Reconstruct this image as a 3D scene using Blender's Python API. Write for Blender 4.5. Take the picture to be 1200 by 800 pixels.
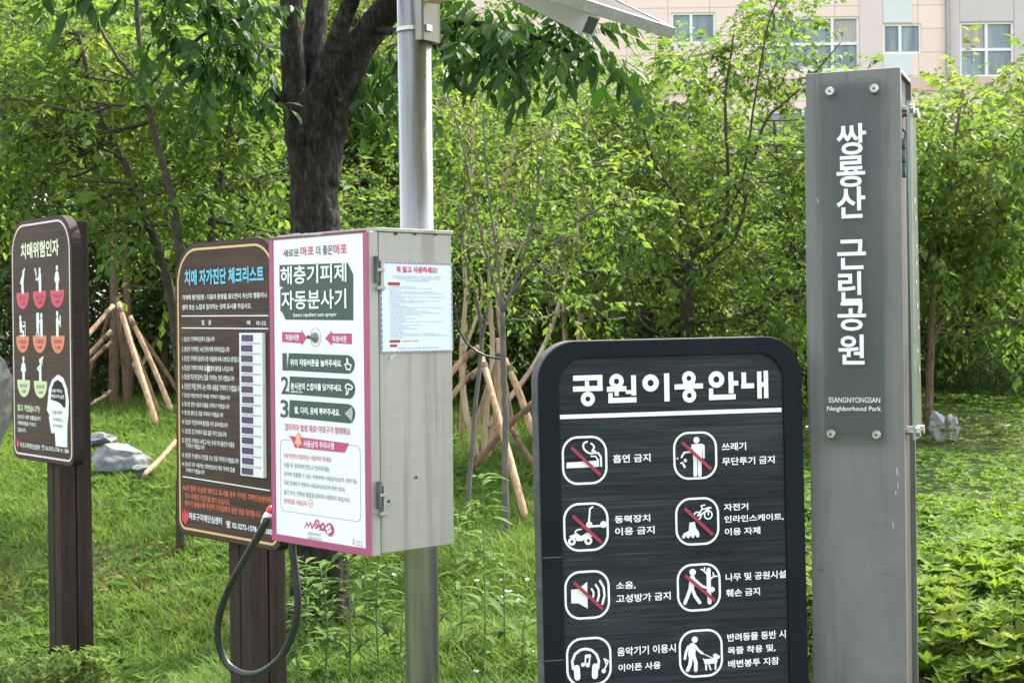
import bpy, math, random
import numpy as np
from mathutils import Vector, Matrix
random.seed(7); rng = np.random.default_rng(11)
for o in list(bpy.data.objects): bpy.data.objects.remove(o)
sc = bpy.context.scene
col = sc.collection

# ---------------------------------------------------------------- camera
F_PX, CAM_H = 1800.0, 1.5
pitch, roll = math.atan(11/1800), 0.0125
FW = np.array([0, math.cos(pitch), -math.sin(pitch)]); R0 = np.array([1., 0, 0]); U0 = np.cross(R0, FW)
UP = math.cos(roll)*U0 + math.sin(roll)*R0; RT = math.cos(roll)*R0 - math.sin(roll)*U0
CAM = np.array([0, 0, CAM_H])
cd = bpy.data.cameras.new('camera'); cam = bpy.data.objects.new('camera', cd); col.objects.link(cam)
cd.sensor_width = 36; cd.lens = 54; cd.clip_end = 600; cd.clip_start = 0.05
cam.matrix_world = Matrix(((RT[0], UP[0], -FW[0], 0), (RT[1], UP[1], -FW[1], 0), (RT[2], UP[2], -FW[2], CAM_H), (0, 0, 0, 1)))
cd.dof.use_dof = True; cd.dof.focus_distance = 4.4; cd.dof.aperture_fstop = 15
sc.camera = cam
# ---------------------------------------------------------------- sky, sun, exposure
SUN_DIR = Vector((0.50, 0.62, 0.92)).normalized()
w = bpy.data.worlds.new('World'); sc.world = w; w.use_nodes = True
nt = w.node_tree
sky = nt.nodes.new('ShaderNodeTexSky'); sky.sky_type = 'NISHITA'; sky.sun_disc = False
sky.sun_elevation = math.asin(SUN_DIR.z); sky.sun_rotation = math.atan2(SUN_DIR.x, SUN_DIR.y)
sky.air_density = 1.0; sky.dust_density = 3.0; sky.ozone_density = 1.0
bg = nt.nodes['Background']; hs = nt.nodes.new('ShaderNodeHueSaturation'); hs.inputs['Saturation'].default_value = .45     # thin bright haze over the blue
nt.links.new(sky.outputs[0], hs.inputs['Color']); nt.links.new(hs.outputs[0], bg.inputs[0]); bg.inputs[1].default_value = 0.15
sl = bpy.data.lights.new('sun', 'SUN'); sl.energy = 2.4; sl.angle = math.radians(0.6); sl.color = (1, 0.92, 0.76)
sun = bpy.data.objects.new('sun', sl); col.objects.link(sun)
sun.rotation_euler = SUN_DIR.to_track_quat('Z', 'Y').to_euler(); sun.location = (8, -6, 12)
vs = sc.view_settings
vs.view_transform = 'Standard'; vs.look = 'None'; vs.gamma = 1; vs.use_curve_mapping = False
vs.exposure = 2.35
sc.cycles.max_bounces = 12; sc.cycles.transparent_max_bounces = 12
sc.cycles.diffuse_bounces = 7; sc.cycles.transmission_bounces = 8; sc.cycles.glossy_bounces = 4

# ---------------------------------------------------------------- helpers
def ray(px, py): return FW + RT*(px-600)/F_PX - UP*(py-400)/F_PX
def at(px, py, Y):
    r = ray(px, py); return CAM + r*(Y/r[1])
def gz(x, y):
    """height of the ground (a grassy bank that rises gently behind the signs)"""
    y = np.asarray(y, float)
    z = np.where(y < 6.6, 0, np.where(y < 14, .112*(y-7), .784+.05*(y-14)))
    z = np.where((y >= 6.6) & (y < 7.4), .112*.5*(np.clip(y-6.6, 0, 1))**2/.8, z)
    return np.minimum(z, 1.25)
def ground_at(px, py):
    r = ray(px, py); t = 4.0
    while t < 40:
        p = CAM + r*t
        if p[2] <= gz(p[0], p[1]): return p
        t += .01
    return p

BASE = {}
def tag(o, label=None, cat=None, group=None, kind=None):
    if label: o['label'] = label
    if cat: o['category'] = cat
    if group: o['group'] = group
    if kind: o['kind'] = kind
    return o
def empty(name, loc, rz=0, label=None, cat=None, group=None):
    o = bpy.data.objects.new(name, None); col.objects.link(o)
    o.empty_display_size = .1
    o.location = loc; o.rotation_euler = (0, 0, rz)
    BASE[o.name] = Matrix.Translation(Vector(loc)) @ Matrix.Rotation(rz, 4, 'Z')
    return tag(o, label, cat, group)
def link_mesh(name, me, parent=None):
    o = bpy.data.objects.new(name, me); col.objects.link(o)
    if parent is not None:
        M = BASE[parent.name]; me.transform(M.inverted()); o.parent = parent; BASE[o.name] = M
    else: BASE[o.name] = Matrix.Identity(4)
    return o
def rootmesh(name, me, loc):
    """a thing that is one mesh: origin moved to its base"""
    me.transform(Matrix.Translation(-Vector(loc)))
    o = bpy.data.objects.new(name, me); col.objects.link(o); o.location = loc
    BASE[o.name] = Matrix.Translation(Vector(loc)); return o

class MB:
    def __init__(s): s.v = []; s.f = []; s.m = []; s.d = 0
    def add(s, vs_, fs, mi=0):
        n = len(s.v); s.v += [tuple(map(float, p)) for p in vs_]
        s.f += [tuple(n+i for i in f) for f in fs]; s.m += [mi]*len(fs); return s
    def box(s, c, a, b, d, mi=0):
        c, a, b, d = map(np.asarray, (c, a, b, d))
        P = [c+i*a+j*b+k*d for k in (-1, 1) for j in (-1, 1) for i in (-1, 1)]
        Fs = [(0, 2, 3, 1), (4, 5, 7, 6), (0, 1, 5, 4), (2, 6, 7, 3), (0, 4, 6, 2), (1, 3, 7, 5)]
        if np.dot(np.cross(a, b), d) < 0: Fs = [f[::-1] for f in Fs]
        return s.add(P, Fs, mi)
    def prism(s, fc, poly, d0, d1, mi=0):
        """2-D outline (s,t) on a face frame, from depth d0 (back) to d1 (front)"""
        n = len(poly); ar = sum(poly[i][0]*poly[(i+1) % n][1]-poly[(i+1) % n][0]*poly[i][1] for i in range(n))
        if ar > 0: poly = poly[::-1]          # t runs down: make front face look along +n
        B = [fc.P(a, b, d0) for a, b in poly]; T = [fc.P(a, b, d1) for a, b in poly]
        fs = [tuple(range(n, 2*n)), tuple(range(n-1, -1, -1))]
        fs += [(i, (i+1) % n, n+(i+1) % n, n+i) for i in range(n)]
        return s.add(B+T, fs, mi)
    def ring(s, fc, outer, inner, d0, d1, mi=0):
        n = len(outer)
        A = [fc.P(a, b, d1) for a, b in outer]; Bq = [fc.P(a, b, d1) for a, b in inner]
        A0 = [fc.P(a, b, d0) for a, b in outer]; B0 = [fc.P(a, b, d0) for a, b in inner]
        fs = []
        for i in range(n):
            j = (i+1) % n
            fs += [(i, j, n+j, n+i), (2*n+i, 2*n+j, j, i), (n+i, n+j, 3*n+j, 3*n+i), (2*n+j, 2*n+i, 3*n+i, 3*n+j)]
        return s.add(A+Bq+A0+B0, fs, mi)
    def tube(s, pts, rad, k=8, mi=0, cap=True):
        pts = [np.asarray(p, float) for p in pts]; n = len(pts)
        if not hasattr(rad, '__len__'): rad = [rad]*n
        P = []; ref = np.array([.31, .17, .93])
        prev = None
        for i in range(n):
            t = pts[min(i+1, n-1)]-pts[max(i-1, 0)]; t = t/(np.linalg.norm(t)+1e-12)
            if prev is None:
                a = np.cross(t, ref)
                if np.linalg.norm(a) < .2: a = np.cross(t, (1, 0, 0))
            else: a = prev - t*np.dot(prev, t)
            a = a/np.linalg.norm(a); b = np.cross(t, a); prev = a
            for j in range(k):
                q = 2*math.pi*j/k; P.append(pts[i]+rad[i]*(math.cos(q)*a+math.sin(q)*b))
        fs = [(i*k+j, i*k+(j+1) % k, (i+1)*k+(j+1) % k, (i+1)*k+j) for i in range(n-1) for j in range(k)]
        if cap: fs += [tuple(range(k-1, -1, -1)), tuple((n-1)*k+j for j in range(k))]
        return s.add(P, fs, mi)
    # flat marks on a face, in pixels of the face plane turned into metres
    def nd(s): s.d += .00006; return s.d
    def fill(s, fc, pxs, d=.0012, mi=0):
        d = d+s.nd(); return s.prism(fc, [fc.hit(*p) for p in pxs], d-.0012, d, mi)
    def fill_st(s, fc, pts, d=.0012, mi=0):
        d = d+s.nd(); return s.prism(fc, list(pts), d-.0012, d, mi)
    def disc_st(s, fc, c, rx, ry=None, d=.0012, mi=0, n=20):
        ry = ry or rx
        return s.fill_st(fc, [(c[0]+rx*math.cos(2*math.pi*i/n), c[1]+ry*math.sin(2*math.pi*i/n)) for i in range(n)], d, mi)
    def stroke_st(s, fc, pts, wd, d=.0012, mi=0, round_=True):
        for a, b in zip(pts, pts[1:]):
            dx, dy = b[0]-a[0], b[1]-a[1]; L = math.hypot(dx, dy) or 1e-9
            nx, ny = -dy/L*wd/2, dx/L*wd/2
            s.fill_st(fc, [(a[0]+nx, a[1]+ny), (b[0]+nx, b[1]+ny), (b[0]-nx, b[1]-ny), (a[0]-nx, a[1]-ny)], d, mi)
        if round_:
            for p in pts: s.disc_st(fc, p, wd/2, d=d, mi=mi, n=12)
    def stroke(s, fc, pxs, wd, d=.0012, mi=0, round_=True): s.stroke_st(fc, [fc.hit(*p) for p in pxs], wd, d, mi, round_)
    def ringdisc(s, fc, c, r, wd, d=.0012, mi=0, n=24):
        d = d+s.nd(); cc = [(math.cos(2*math.pi*i/n), math.sin(2*math.pi*i/n)) for i in range(n)]
        s.ring(fc, [(c[0]+(r+wd/2)*a, c[1]+(r+wd/2)*b) for a, b in cc], [(c[0]+(r-wd/2)*a, c[1]+(r-wd/2)*b) for a, b in cc], d-.0012, d, mi)
    def text(s, fc, body, TL, BL, TR, weight=.014, d=.0014, mi=0):
        s0, t0 = fc.hit(*TL); t1 = fc.hit(*BL)[1]; s1 = fc.hit(*TR)[0]
        return s.text_st(fc, body, s0, t0, s1, t1, weight, d, mi)
    def text_st(s, fc, body, s0, t0, s1, t1, weight=.014, d=.0014, mi=0):
        V, Fs = glyphs(body, weight); lo, hi = V.min(0), V.max(0)
        q = (V-lo)/np.maximum(hi-lo, 1e-6)
        P = [fc.P(s0+a*(s1-s0), t1+b*(t0-t1), d) for a, b in q]
        return s.add(P, Fs, mi)
    def mesh(s, name, mats, smooth=False):
        me = bpy.data.meshes.new(name); me.from_pydata(s.v, [], s.f)
        for m_ in (mats if isinstance(mats, (list, tuple)) else [mats]): me.materials.append(m_)
        me.polygons.foreach_set('material_index', s.m)
        if smooth: me.polygons.foreach_set('use_smooth', [True]*len(s.f))
        me.update(); return me
    def build(s, name, mats, parent=None, smooth=False, bevel=0, seg=2):
        o = link_mesh(name, s.mesh(name, mats, smooth), parent)
        if bevel: bev(o, bevel, seg)
        return o
def bev(o, wd, seg=2):
    b = o.modifiers.new('bevel', 'BEVEL'); b.width = wd; b.segments = seg; b.limit_method = 'ANGLE'; b.angle_limit = .7
_gl = {}
def glyphs(body, weight):
    """flat lettering from the outline table at the end of the helpers; weight swells the strokes"""
    k = (body, weight)
    if k not in _gl:
        cu = bpy.data.curves.new('t', 'CURVE'); cu.dimensions = '2D'; cu.fill_mode = 'BOTH'; cu.offset = weight; x = 0.
        for ch in body:
            if ch == ' ': x += .278; continue
            g = GLY[ord(ch)]; adv = g[0]/1000
            for q in g[1:]:
                n = len(q)//2; s = cu.splines.new('POLY'); s.points.add(n-1); s.use_cyclic_u = True
                for i in range(n): s.points[i].co = (q[2*i]/250-.2+x, q[2*i+1]/250-.2, 0, 1)
            x += adv
        o = bpy.data.objects.new('t', cu); me = bpy.data.meshes.new_from_object(o)
        a = np.zeros(len(me.vertices)*3); me.vertices.foreach_get('co', a)
        _gl[k] = (a.reshape(-1, 3)[:, :2].copy(), [tuple(p.vertices) for p in me.polygons])
        bpy.data.meshes.remove(me); bpy.data.objects.remove(o); bpy.data.curves.remove(cu)
    return _gl[k]
GLY = {
33:(271,(70,186,71,159,80,104,84,100,88,104,96,159,98,186,96,206,92,219,84,223,76,219,71,206),(84,78,73,73,69,63,73,52,84,48,95,52,99,63,95,73)),
39:(188,(68,165,79,165,85,200,85,229,63,229,63,200)),
40:(323,(92,108,96,151,108,189,128,223,115,223,89,190,72,150,66,108,72,66,89,26,115,-7,128,-7,108,27,96,65)),
41:(323,(89,108,85,65,73,27,53,-7,66,-7,92,26,109,66,115,108,109,150,92,190,66,223,53,223,73,189,85,151)),
44:(219,(65,20,81,29,91,42,94,57,92,69,86,78,76,81,66,77,62,67,65,57,74,53,73,38,65,25)),
45:(323,(121,117,60,117,60,93,121,93)),
46:(219,(77,78,67,73,62,63,67,52,77,48,88,52,92,63,88,73)),
48:(500,(167,135,161,181,141,212,112,223,84,212,64,181,58,135,64,89,84,59,112,48,141,59,161,89),(143,135,139,101,129,79,112,71,96,79,86,101,82,135,86,170,96,192,112,200,129,192,139,170)),
49:(500,(125,220,100,220,100,50,125,50)),
50:(500,(167,73,101,73,132,112,149,142,154,170,148,197,129,216,102,223,82,219,62,207,62,176,75,190,88,197,100,199,115,195,126,183,130,167,127,148,118,130,90,90,58,52,58,50,167,50)),
51:(500,(70,192,86,198,99,200,115,196,125,188,129,174,125,161,114,152,95,149,95,127,115,124,128,113,132,98,128,84,119,74,104,71,85,74,66,84,66,58,84,50,102,48,130,54,149,72,156,100,153,117,145,131,132,140,144,150,151,162,153,178,147,202,130,217,103,223,86,221,70,215)),
52:(500,(150,223,139,223,53,117,53,106,125,106,125,50,150,50,150,106,168,106,168,128,150,128),(125,177,125,128,85,128)),
53:(500,(151,220,75,220,75,132,107,133,128,121,135,102,130,86,118,75,100,71,81,74,63,83,63,58,83,50,104,48,132,55,152,74,160,102,152,131,131,150,97,156,97,198,151,198)),
54:(500,(129,223,92,190,69,150,61,108,68,77,87,55,116,48,141,55,159,73,166,99,160,124,143,142,118,148,103,146,92,142,103,165,121,187,144,204),(87,116,100,123,113,125,128,122,138,112,142,99,138,84,129,75,115,71,98,77,87,92)),
55:(500,(172,220,62,220,62,197,136,197,73,57,95,48)),
56:(500,(167,96,164,112,156,127,143,137,155,148,162,160,165,173,158,199,140,216,114,223,88,216,69,199,62,174,67,153,82,137,69,126,61,113,58,96,65,72,85,54,113,48,141,54,160,71),(140,174,136,161,127,152,113,148,100,152,90,161,87,174,90,188,100,196,114,200,127,196,137,187),(143,98,139,85,129,75,112,71,97,75,86,84,82,98,86,112,97,122,113,125,128,121,139,112)),
57:(500,(97,48,132,79,156,118,165,160,158,192,139,215,111,223,84,215,65,197,59,172,65,147,83,129,107,123,121,124,134,130,125,108,107,86,82,66),(83,172,87,187,97,196,112,200,126,195,136,184,140,169,139,155,125,148,112,146,98,149,88,159)),
58:(219,(77,165,67,160,62,150,67,139,77,135,88,139,92,150,88,160),(77,78,67,73,62,63,67,52,77,48,88,52,92,63,88,73)),
63:(333,(70,199,82,200,93,196,98,183,91,162,77,141,70,117,73,103,85,94,93,121,112,152,123,187,119,203,106,217,82,223),(88,78,78,73,73,63,78,52,88,48,99,52,103,63,99,73)),
65:(667,(140,222,123,222,50,50,75,50,97,100,169,100,192,50,217,50),(132,184,159,122,106,122)),
71:(740,(218,134,161,134,161,112,194,112,194,77,176,72,157,70,121,79,97,101,88,135,97,168,120,192,153,200,184,196,215,183,215,208,182,220,154,223,107,211,75,180,63,134,74,90,107,59,153,48,186,51,218,62)),
73:(250,(93,220,69,220,69,50,93,50)),
78:(781,(227,220,203,220,203,88,88,220,68,220,68,50,92,50,92,181,205,50,227,50)),
79:(823,(61,135,72,92,104,60,152,48,202,60,233,92,245,135,233,179,202,211,153,223,105,211,73,179),(87,135,95,169,119,192,153,200,187,192,210,169,219,135,210,102,187,79,153,70,119,79,95,102)),
80:(510,(67,220,67,50,92,50,92,124,118,124,150,130,169,147,175,172,169,196,151,214,121,220),(92,198,121,198,138,195,147,185,150,172,146,158,136,149,120,146,92,146)),
83:(458,(150,211,131,220,112,223,84,217,66,201,60,177,79,142,115,119,134,91,131,81,122,73,106,70,90,73,75,81,61,95,61,63,83,52,109,48,133,54,150,70,157,94,137,133,102,156,83,180,86,191,96,198,110,201,129,197,150,183)),
89:(604,(125,162,80,220,50,220,113,140,113,50,138,50,138,140,201,220,172,220)),
97:(427,(153,70,141,64,138,65,137,70,137,128,131,148,117,161,96,165,75,161,59,149,59,125,76,139,94,143,105,142,112,135,115,124,115,118,77,104,62,93,57,75,60,62,70,52,84,48,99,51,114,59,120,50,131,48,141,50,153,57),(115,73,105,66,95,63,84,68,79,79,84,90,97,99,115,105)),
98:(500,(87,220,65,220,65,56,84,50,107,48,139,55,159,76,167,108,160,137,143,157,118,165,102,162,87,154),(87,133,100,142,112,145,129,140,140,126,144,105,139,86,127,73,110,69,87,72)),
99:(438,(148,157,133,162,116,165,86,157,67,136,60,104,68,75,88,55,117,48,136,50,151,54,151,76,135,71,121,69,101,73,88,86,83,106,87,126,99,139,117,144,132,142,148,133)),
100:(510,(163,220,140,220,140,160,117,165,88,157,68,138,61,109,68,78,86,57,115,50,163,50),(140,69,118,69,98,74,87,87,84,105,88,126,101,140,120,145,140,140)),
101:(479,(160,82,140,72,120,69,102,73,89,84,82,103,162,103,155,137,139,158,113,165,85,157,67,137,60,108,67,78,85,56,115,48,139,51,160,61),(83,118,88,133,99,142,113,145,127,142,136,132,140,118)),
103:(427,(155,162,109,162,83,158,66,144,60,123,61,112,66,102,74,94,85,88,72,82,67,72,70,65,78,58,62,51,53,41,50,27,57,9,75,-3,102,-7,130,-3,148,9,155,28,152,42,141,53,122,60,97,66,88,74,96,82,115,86,133,95,141,106,144,120,141,133,132,145,155,145),(124,123,121,112,114,105,102,102,91,105,83,112,80,123,83,133,91,140,102,143,113,140,121,133),(133,27,130,18,119,12,102,10,85,12,75,18,71,27,74,36,83,42,97,45,112,43,127,38)),
104:(500,(88,220,65,220,65,50,88,50,88,130,102,143,115,147,127,143,135,134,138,120,138,50,160,50,160,119,155,144,141,160,122,165,103,160,88,148)),
105:(219,(88,162,66,162,66,50,88,50),(91,196,87,206,78,210,68,206,64,196,68,187,78,183,87,187)),
107:(479,(165,162,138,162,89,107,145,50,175,50,117,107),(88,220,65,220,65,50,88,50)),
108:(219,(88,220,66,220,66,50,88,50)),
109:(771,(65,162,65,50,87,50,87,132,100,143,115,146,125,143,132,135,135,120,135,50,158,50,158,132,170,142,182,146,194,143,202,134,206,120,206,50,228,50,228,120,223,144,210,159,191,165,176,162,164,154,153,144,139,159,120,165,104,160,87,148,87,162)),
110:(500,(88,162,65,162,65,50,88,50,88,130,102,143,115,147,127,143,135,134,138,120,138,50,160,50,160,119,155,145,141,160,122,165,103,160,88,148)),
111:(552,(118,165,88,157,67,136,59,107,67,77,88,55,118,48,150,55,171,76,179,107,171,137,150,157),(118,145,138,140,151,126,156,107,152,86,138,72,118,68,99,73,86,86,82,107,86,126,99,140)),
112:(500,(87,53,98,49,109,48,139,55,159,75,166,105,159,136,137,156,103,162,64,162,64,-7,87,-7),(87,142,107,142,127,138,139,125,143,105,139,86,126,73,108,68,97,69,87,73)),
114:(396,(67,162,67,50,90,50,90,109,93,126,103,139,117,143,127,140,138,132,149,152,136,161,123,165,112,162,101,153,90,137,90,162)),
115:(385,(131,155,114,162,98,165,78,161,66,150,61,134,75,110,100,94,113,80,109,71,97,67,81,71,60,82,60,58,80,50,99,48,118,52,131,63,136,81,131,96,111,112,90,126,84,135,88,142,98,145,113,142,131,133)),
116:(333,(92,185,50,145,50,142,70,142,70,83,74,65,86,52,106,48,119,50,133,55,133,76,120,70,108,68,101,69,95,75,92,85,92,142,127,142,127,162,92,162)),
117:(500,(159,50,159,162,137,162,137,82,125,70,110,66,97,69,90,78,87,91,87,162,65,162,65,93,70,68,84,53,104,48,121,52,137,64,137,50)),
121:(438,(160,162,135,162,105,99,75,162,50,162,93,74,55,-7,80,-7)),
126:(584,(56,100,74,111,92,116,106,113,138,100,153,97,173,102,190,113,190,134,173,122,155,117,140,120,109,133,93,136,74,132,56,120)),
8251:(635,(91,77,75,93,170,191,186,174),(170,77,75,174,91,191,186,93),(62,135,63,140,66,145,70,148,77,149,83,148,88,145,91,135,88,125,83,122,77,121,70,122,63,129),(115,80,116,86,123,93,129,94,136,93,143,86,144,80,143,75,136,68,129,67,123,68,116,75),(115,187,116,192,119,197,123,200,129,201,136,200,140,197,143,192,144,187,143,182,136,175,129,173,123,175,116,182),(167,135,168,140,171,145,176,148,182,149,188,148,193,145,196,140,197,135,196,129,193,125,188,122,182,121,176,122,171,125,168,129)),
9742:(1269,(137,58,120,60,109,63,102,70,100,80,118,171,121,180,125,186,149,196,153,199,157,209,159,230,194,230,194,195,223,195,223,230,258,230,261,209,265,199,268,196,287,189,292,186,296,180,299,171,317,80,315,70,309,63,297,60,280,58),(122,8,113,10,106,14,102,21,100,29,100,80,110,78,110,29,113,21,122,18,295,18,304,21,307,25,308,29,308,75,317,79,317,29,316,21,311,14,304,10,295,8),(158,101,177,101,180,102,182,105,183,115,182,118,179,119,160,119,157,118,155,102),(163,125,181,125,185,129,186,140,185,143,182,144,165,144,162,143,159,130,160,127),(198,101,220,101,223,102,224,105,222,118,220,119,198,119,195,118,194,105,195,102),(167,150,183,150,186,151,189,165,188,168,185,169,169,169,166,168,163,155,164,152),(147,84,145,85,144,105,160,175,258,175,274,98,273,85,270,84),(198,125,219,125,222,127,222,140,221,143,218,144,199,144,197,143,195,130),(137,68,280,68,302,71,306,74,308,80,290,169,286,179,264,187,258,191,254,198,250,220,232,220,232,186,186,186,186,220,167,220,164,198,160,191,154,187,140,183,132,179,128,169,110,80,112,74,116,71,124,69),(241,101,259,101,262,102,263,106,260,118,258,119,238,119,235,118,236,105,238,102),(200,150,217,150,220,151,222,154,220,168,217,169,200,169,198,168,196,154,197,151),(237,125,255,125,258,127,257,140,253,144,235,144,232,143,234,126),(234,150,251,150,254,152,255,155,251,168,249,169,232,169,230,168,229,165,231,151),(83,145,69,151,61,161,58,175,61,196,69,214,82,229,99,241,121,251,147,257,176,261,209,262,241,261,271,257,297,251,318,241,336,229,349,214,357,196,360,175,357,161,348,151,334,145,305,143,298,145,298,155,305,153,330,154,341,159,348,166,350,175,347,194,340,210,328,224,312,234,291,242,267,248,239,252,209,253,178,252,150,248,126,242,106,234,89,224,78,210,70,194,68,175,70,166,76,159,87,154,112,153,120,155,120,145,112,143),(190,205,190,214,227,214,227,205,199,206),(355,191,355,181,331,175,292,172,290,182,310,182),(63,191,107,182,128,182,125,172,87,175,71,178,62,181)),
44032:(920,(215,257,215,31,236,31,236,148,272,148,272,165,236,165,236,257),(74,232,74,215,157,215,144,165,112,123,64,90,75,73,134,117,168,171,178,232)),
44033:(920,(91,114,91,97,217,97,217,30,238,30,238,114),(217,257,217,124,238,124,238,182,271,182,271,200,238,200,238,257),(72,242,72,225,154,225,141,190,110,162,62,143,70,127,127,152,164,191,176,242)),
44036:(920,(217,257,217,92,238,92,238,171,271,171,271,188,238,188,238,257),(72,239,72,222,155,222,141,185,110,155,63,134,72,117,128,145,164,186,177,239),(97,108,97,35,248,35,248,53,118,53,118,108)),
44048:(920,(95,118,95,34,238,34,238,118),(217,101,217,50,116,50,116,101),(217,257,217,128,238,128,238,185,271,185,271,202,238,202,238,257),(72,242,72,225,154,225,141,190,110,162,62,143,70,126,128,152,164,191,177,242)),
44060:(920,(184,251,184,42,203,42,203,149,234,149,234,30,254,30,254,257,234,257,234,166,203,166,203,251),(71,227,71,210,139,210,129,166,105,127,63,94,75,79,125,121,151,171,159,227)),
44144:(920,(175,166,175,149,228,149,228,30,248,30,248,257,228,257,228,166),(72,232,72,215,155,215,143,166,112,124,63,90,74,73,134,117,166,171,175,232)),
44148:(920,(179,187,179,170,228,170,228,90,248,90,248,257,228,257,228,187),(77,239,77,222,157,222,143,185,111,154,66,132,75,115,130,144,167,186,180,239),(105,107,105,35,254,35,254,53,127,53,127,107)),
44152:(920,(179,202,179,185,228,185,228,141,248,141,248,257,228,257,228,202),(78,246,78,229,155,229,142,196,112,170,66,153,73,136,129,159,165,196,177,246),(103,33,256,33,256,50,124,50,124,75,248,75,248,131,103,131,103,114,228,114,228,91,103,91)),
44160:(920,(103,118,103,34,248,34,248,118),(228,102,228,50,123,50,123,102),(77,242,77,225,156,225,143,190,111,162,65,142,73,126,129,152,165,191,178,242),(179,198,179,181,228,181,228,128,248,128,248,257,228,257,228,198)),
44163:(920,(179,193,179,176,228,176,228,104,248,104,248,257,228,257,228,193),(77,239,77,222,156,222,143,185,112,156,66,135,75,118,131,146,166,186,178,239),(165,123,165,113,155,83,127,60,90,48,98,31,130,42,157,58,175,82,194,59,221,42,252,32,261,48,224,61,196,83,186,113,186,123)),
44172:(920,(235,257,235,30,255,30,255,257),(72,228,72,211,139,211,128,166,103,127,63,94,75,79,103,99,125,122,141,148,188,148,188,42,207,42,207,251,188,251,188,164,148,164,157,195,159,228)),
44200:(920,(165,134,165,117,228,117,228,31,248,31,248,257,228,257,228,195,173,195,176,232,72,232,72,215,155,215,143,166,112,124,63,90,73,73,119,103,150,138,169,178,228,178,228,134)),
44221:(920,(175,119,135,113,109,99,100,75,109,52,135,37,175,32,215,37,240,52,250,75,240,99,215,113),(175,102,204,99,222,90,229,75,222,61,204,51,175,48,146,51,127,61,120,75,127,90,146,99),(77,240,77,223,157,223,143,187,112,158,65,138,74,121,118,139,150,165,171,198,228,198,228,168,169,168,169,151,228,151,228,121,248,121,248,257,228,257,228,215,177,215,179,240)),
44228:(920,(235,257,235,30,255,30,255,257),(72,228,72,211,138,211,128,166,103,127,62,94,75,79,111,108,137,140,152,177,189,177,189,137,148,137,148,120,189,120,189,42,209,42,209,251,189,251,189,194,156,194,159,228)),
44256:(920,(84,234,84,217,222,217,221,167,213,110,234,107,241,166,242,234),(142,160,142,80,63,80,63,62,267,62,267,80,162,80,162,160)),
44275:(920,(87,246,87,229,220,229,220,202,215,168,235,166,240,202,241,246),(147,196,147,151,63,151,63,134,267,134,267,151,167,151,167,196),(153,116,153,106,143,79,115,59,77,48,85,32,118,40,145,56,164,78,183,56,210,40,242,32,250,48,212,59,185,79,174,106,174,116)),
44277:(920,(164,114,122,109,95,95,85,72,95,50,122,36,164,31,206,36,233,50,242,72,233,95,206,109),(164,98,195,95,215,86,222,72,215,59,195,50,164,47,133,50,113,59,106,72,113,86,133,95),(87,245,87,228,220,228,220,199,214,168,235,166,240,198,241,245),(147,195,147,152,63,152,63,135,267,135,267,152,167,152,167,195)),
44284:(920,(73,232,73,215,166,215,165,181,160,132,180,130,186,184,187,232),(63,80,130,81,202,88,201,104,165,100,128,98,128,167,108,167,108,98,60,97),(215,257,215,30,236,30,236,145,272,145,272,162,236,162,236,257)),
44288:(920,(75,239,75,222,167,222,165,197,160,162,181,160,186,199,187,239),(63,123,131,124,204,132,202,147,167,143,129,141,129,189,109,189,109,140,61,140),(217,257,217,87,238,87,238,166,271,166,271,183,238,183,238,257),(95,102,95,35,246,35,246,53,116,53,116,102)),
44396:(920,(63,145,63,128,154,128,154,30,175,30,175,128,267,128,267,145,234,145,239,188,240,242,88,242,88,225,220,225,219,188,212,145)),
44397:(920,(84,107,84,90,222,90,222,30,242,30,242,107,175,107,175,148,268,148,268,165,235,165,240,201,241,246,88,246,88,229,220,229,220,201,215,165,63,165,63,148,154,148,154,107)),
44404:(920,(87,33,247,33,247,50,108,50,108,75,242,75,242,130,175,130,175,158,268,158,268,175,236,175,240,207,241,248,88,248,88,231,220,231,220,206,215,175,63,175,63,158,154,158,154,130,87,130,87,113,221,113,221,90,87,90)),
44480:(920,(229,257,229,30,250,30,250,257),(81,239,81,222,167,222,165,193,160,151,109,149,61,149,64,132,124,132,124,44,145,44,145,133,214,140,213,155,181,153,186,200,187,239)),
44540:(920,(63,153,63,136,268,136,268,153,235,153,240,194,241,243,88,243,88,226,220,226,220,194,214,153),(90,110,90,36,248,36,248,53,110,53,110,110)),
44552:(920,(88,114,88,33,242,33,242,114),(221,97,221,50,108,50,108,97),(63,162,63,145,268,145,268,162,235,162,240,199,241,245,88,245,88,228,220,228,220,199,214,162)),
44592:(920,(227,257,227,30,248,30,248,257),(76,232,76,215,160,215,147,165,116,123,65,90,76,73,137,116,171,170,182,232)),
44600:(920,(227,257,227,141,248,141,248,257),(78,246,78,229,158,229,145,196,114,171,66,153,74,137,131,159,168,195,180,246),(102,33,255,33,255,49,123,49,123,75,248,75,248,130,102,130,102,114,227,114,227,91,102,91)),
44611:(920,(227,257,227,105,247,105,247,257),(78,239,78,222,159,222,145,185,114,155,67,135,75,118,132,145,168,186,181,239),(164,120,164,112,153,82,126,60,88,48,97,31,129,41,156,58,175,82,193,58,220,41,252,31,260,48,223,60,196,82,185,112,185,120)),
44620:(920,(219,257,219,30,240,30,240,146,274,146,274,163,240,163,240,257),(69,232,69,215,111,215,104,171,89,130,62,93,78,82,110,128,126,179,130,232),(138,232,138,215,172,215,167,167,153,121,126,78,143,67,174,119,188,176,192,232)),
44648:(920,(190,252,190,42,210,42,210,148,237,148,237,31,257,31,257,257,237,257,237,165,210,165,210,252),(68,229,68,212,100,212,96,172,84,133,63,97,79,87,104,132,115,181,118,229),(126,229,126,212,153,212,150,168,139,123,116,80,132,71,158,123,169,178,171,229)),
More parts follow.
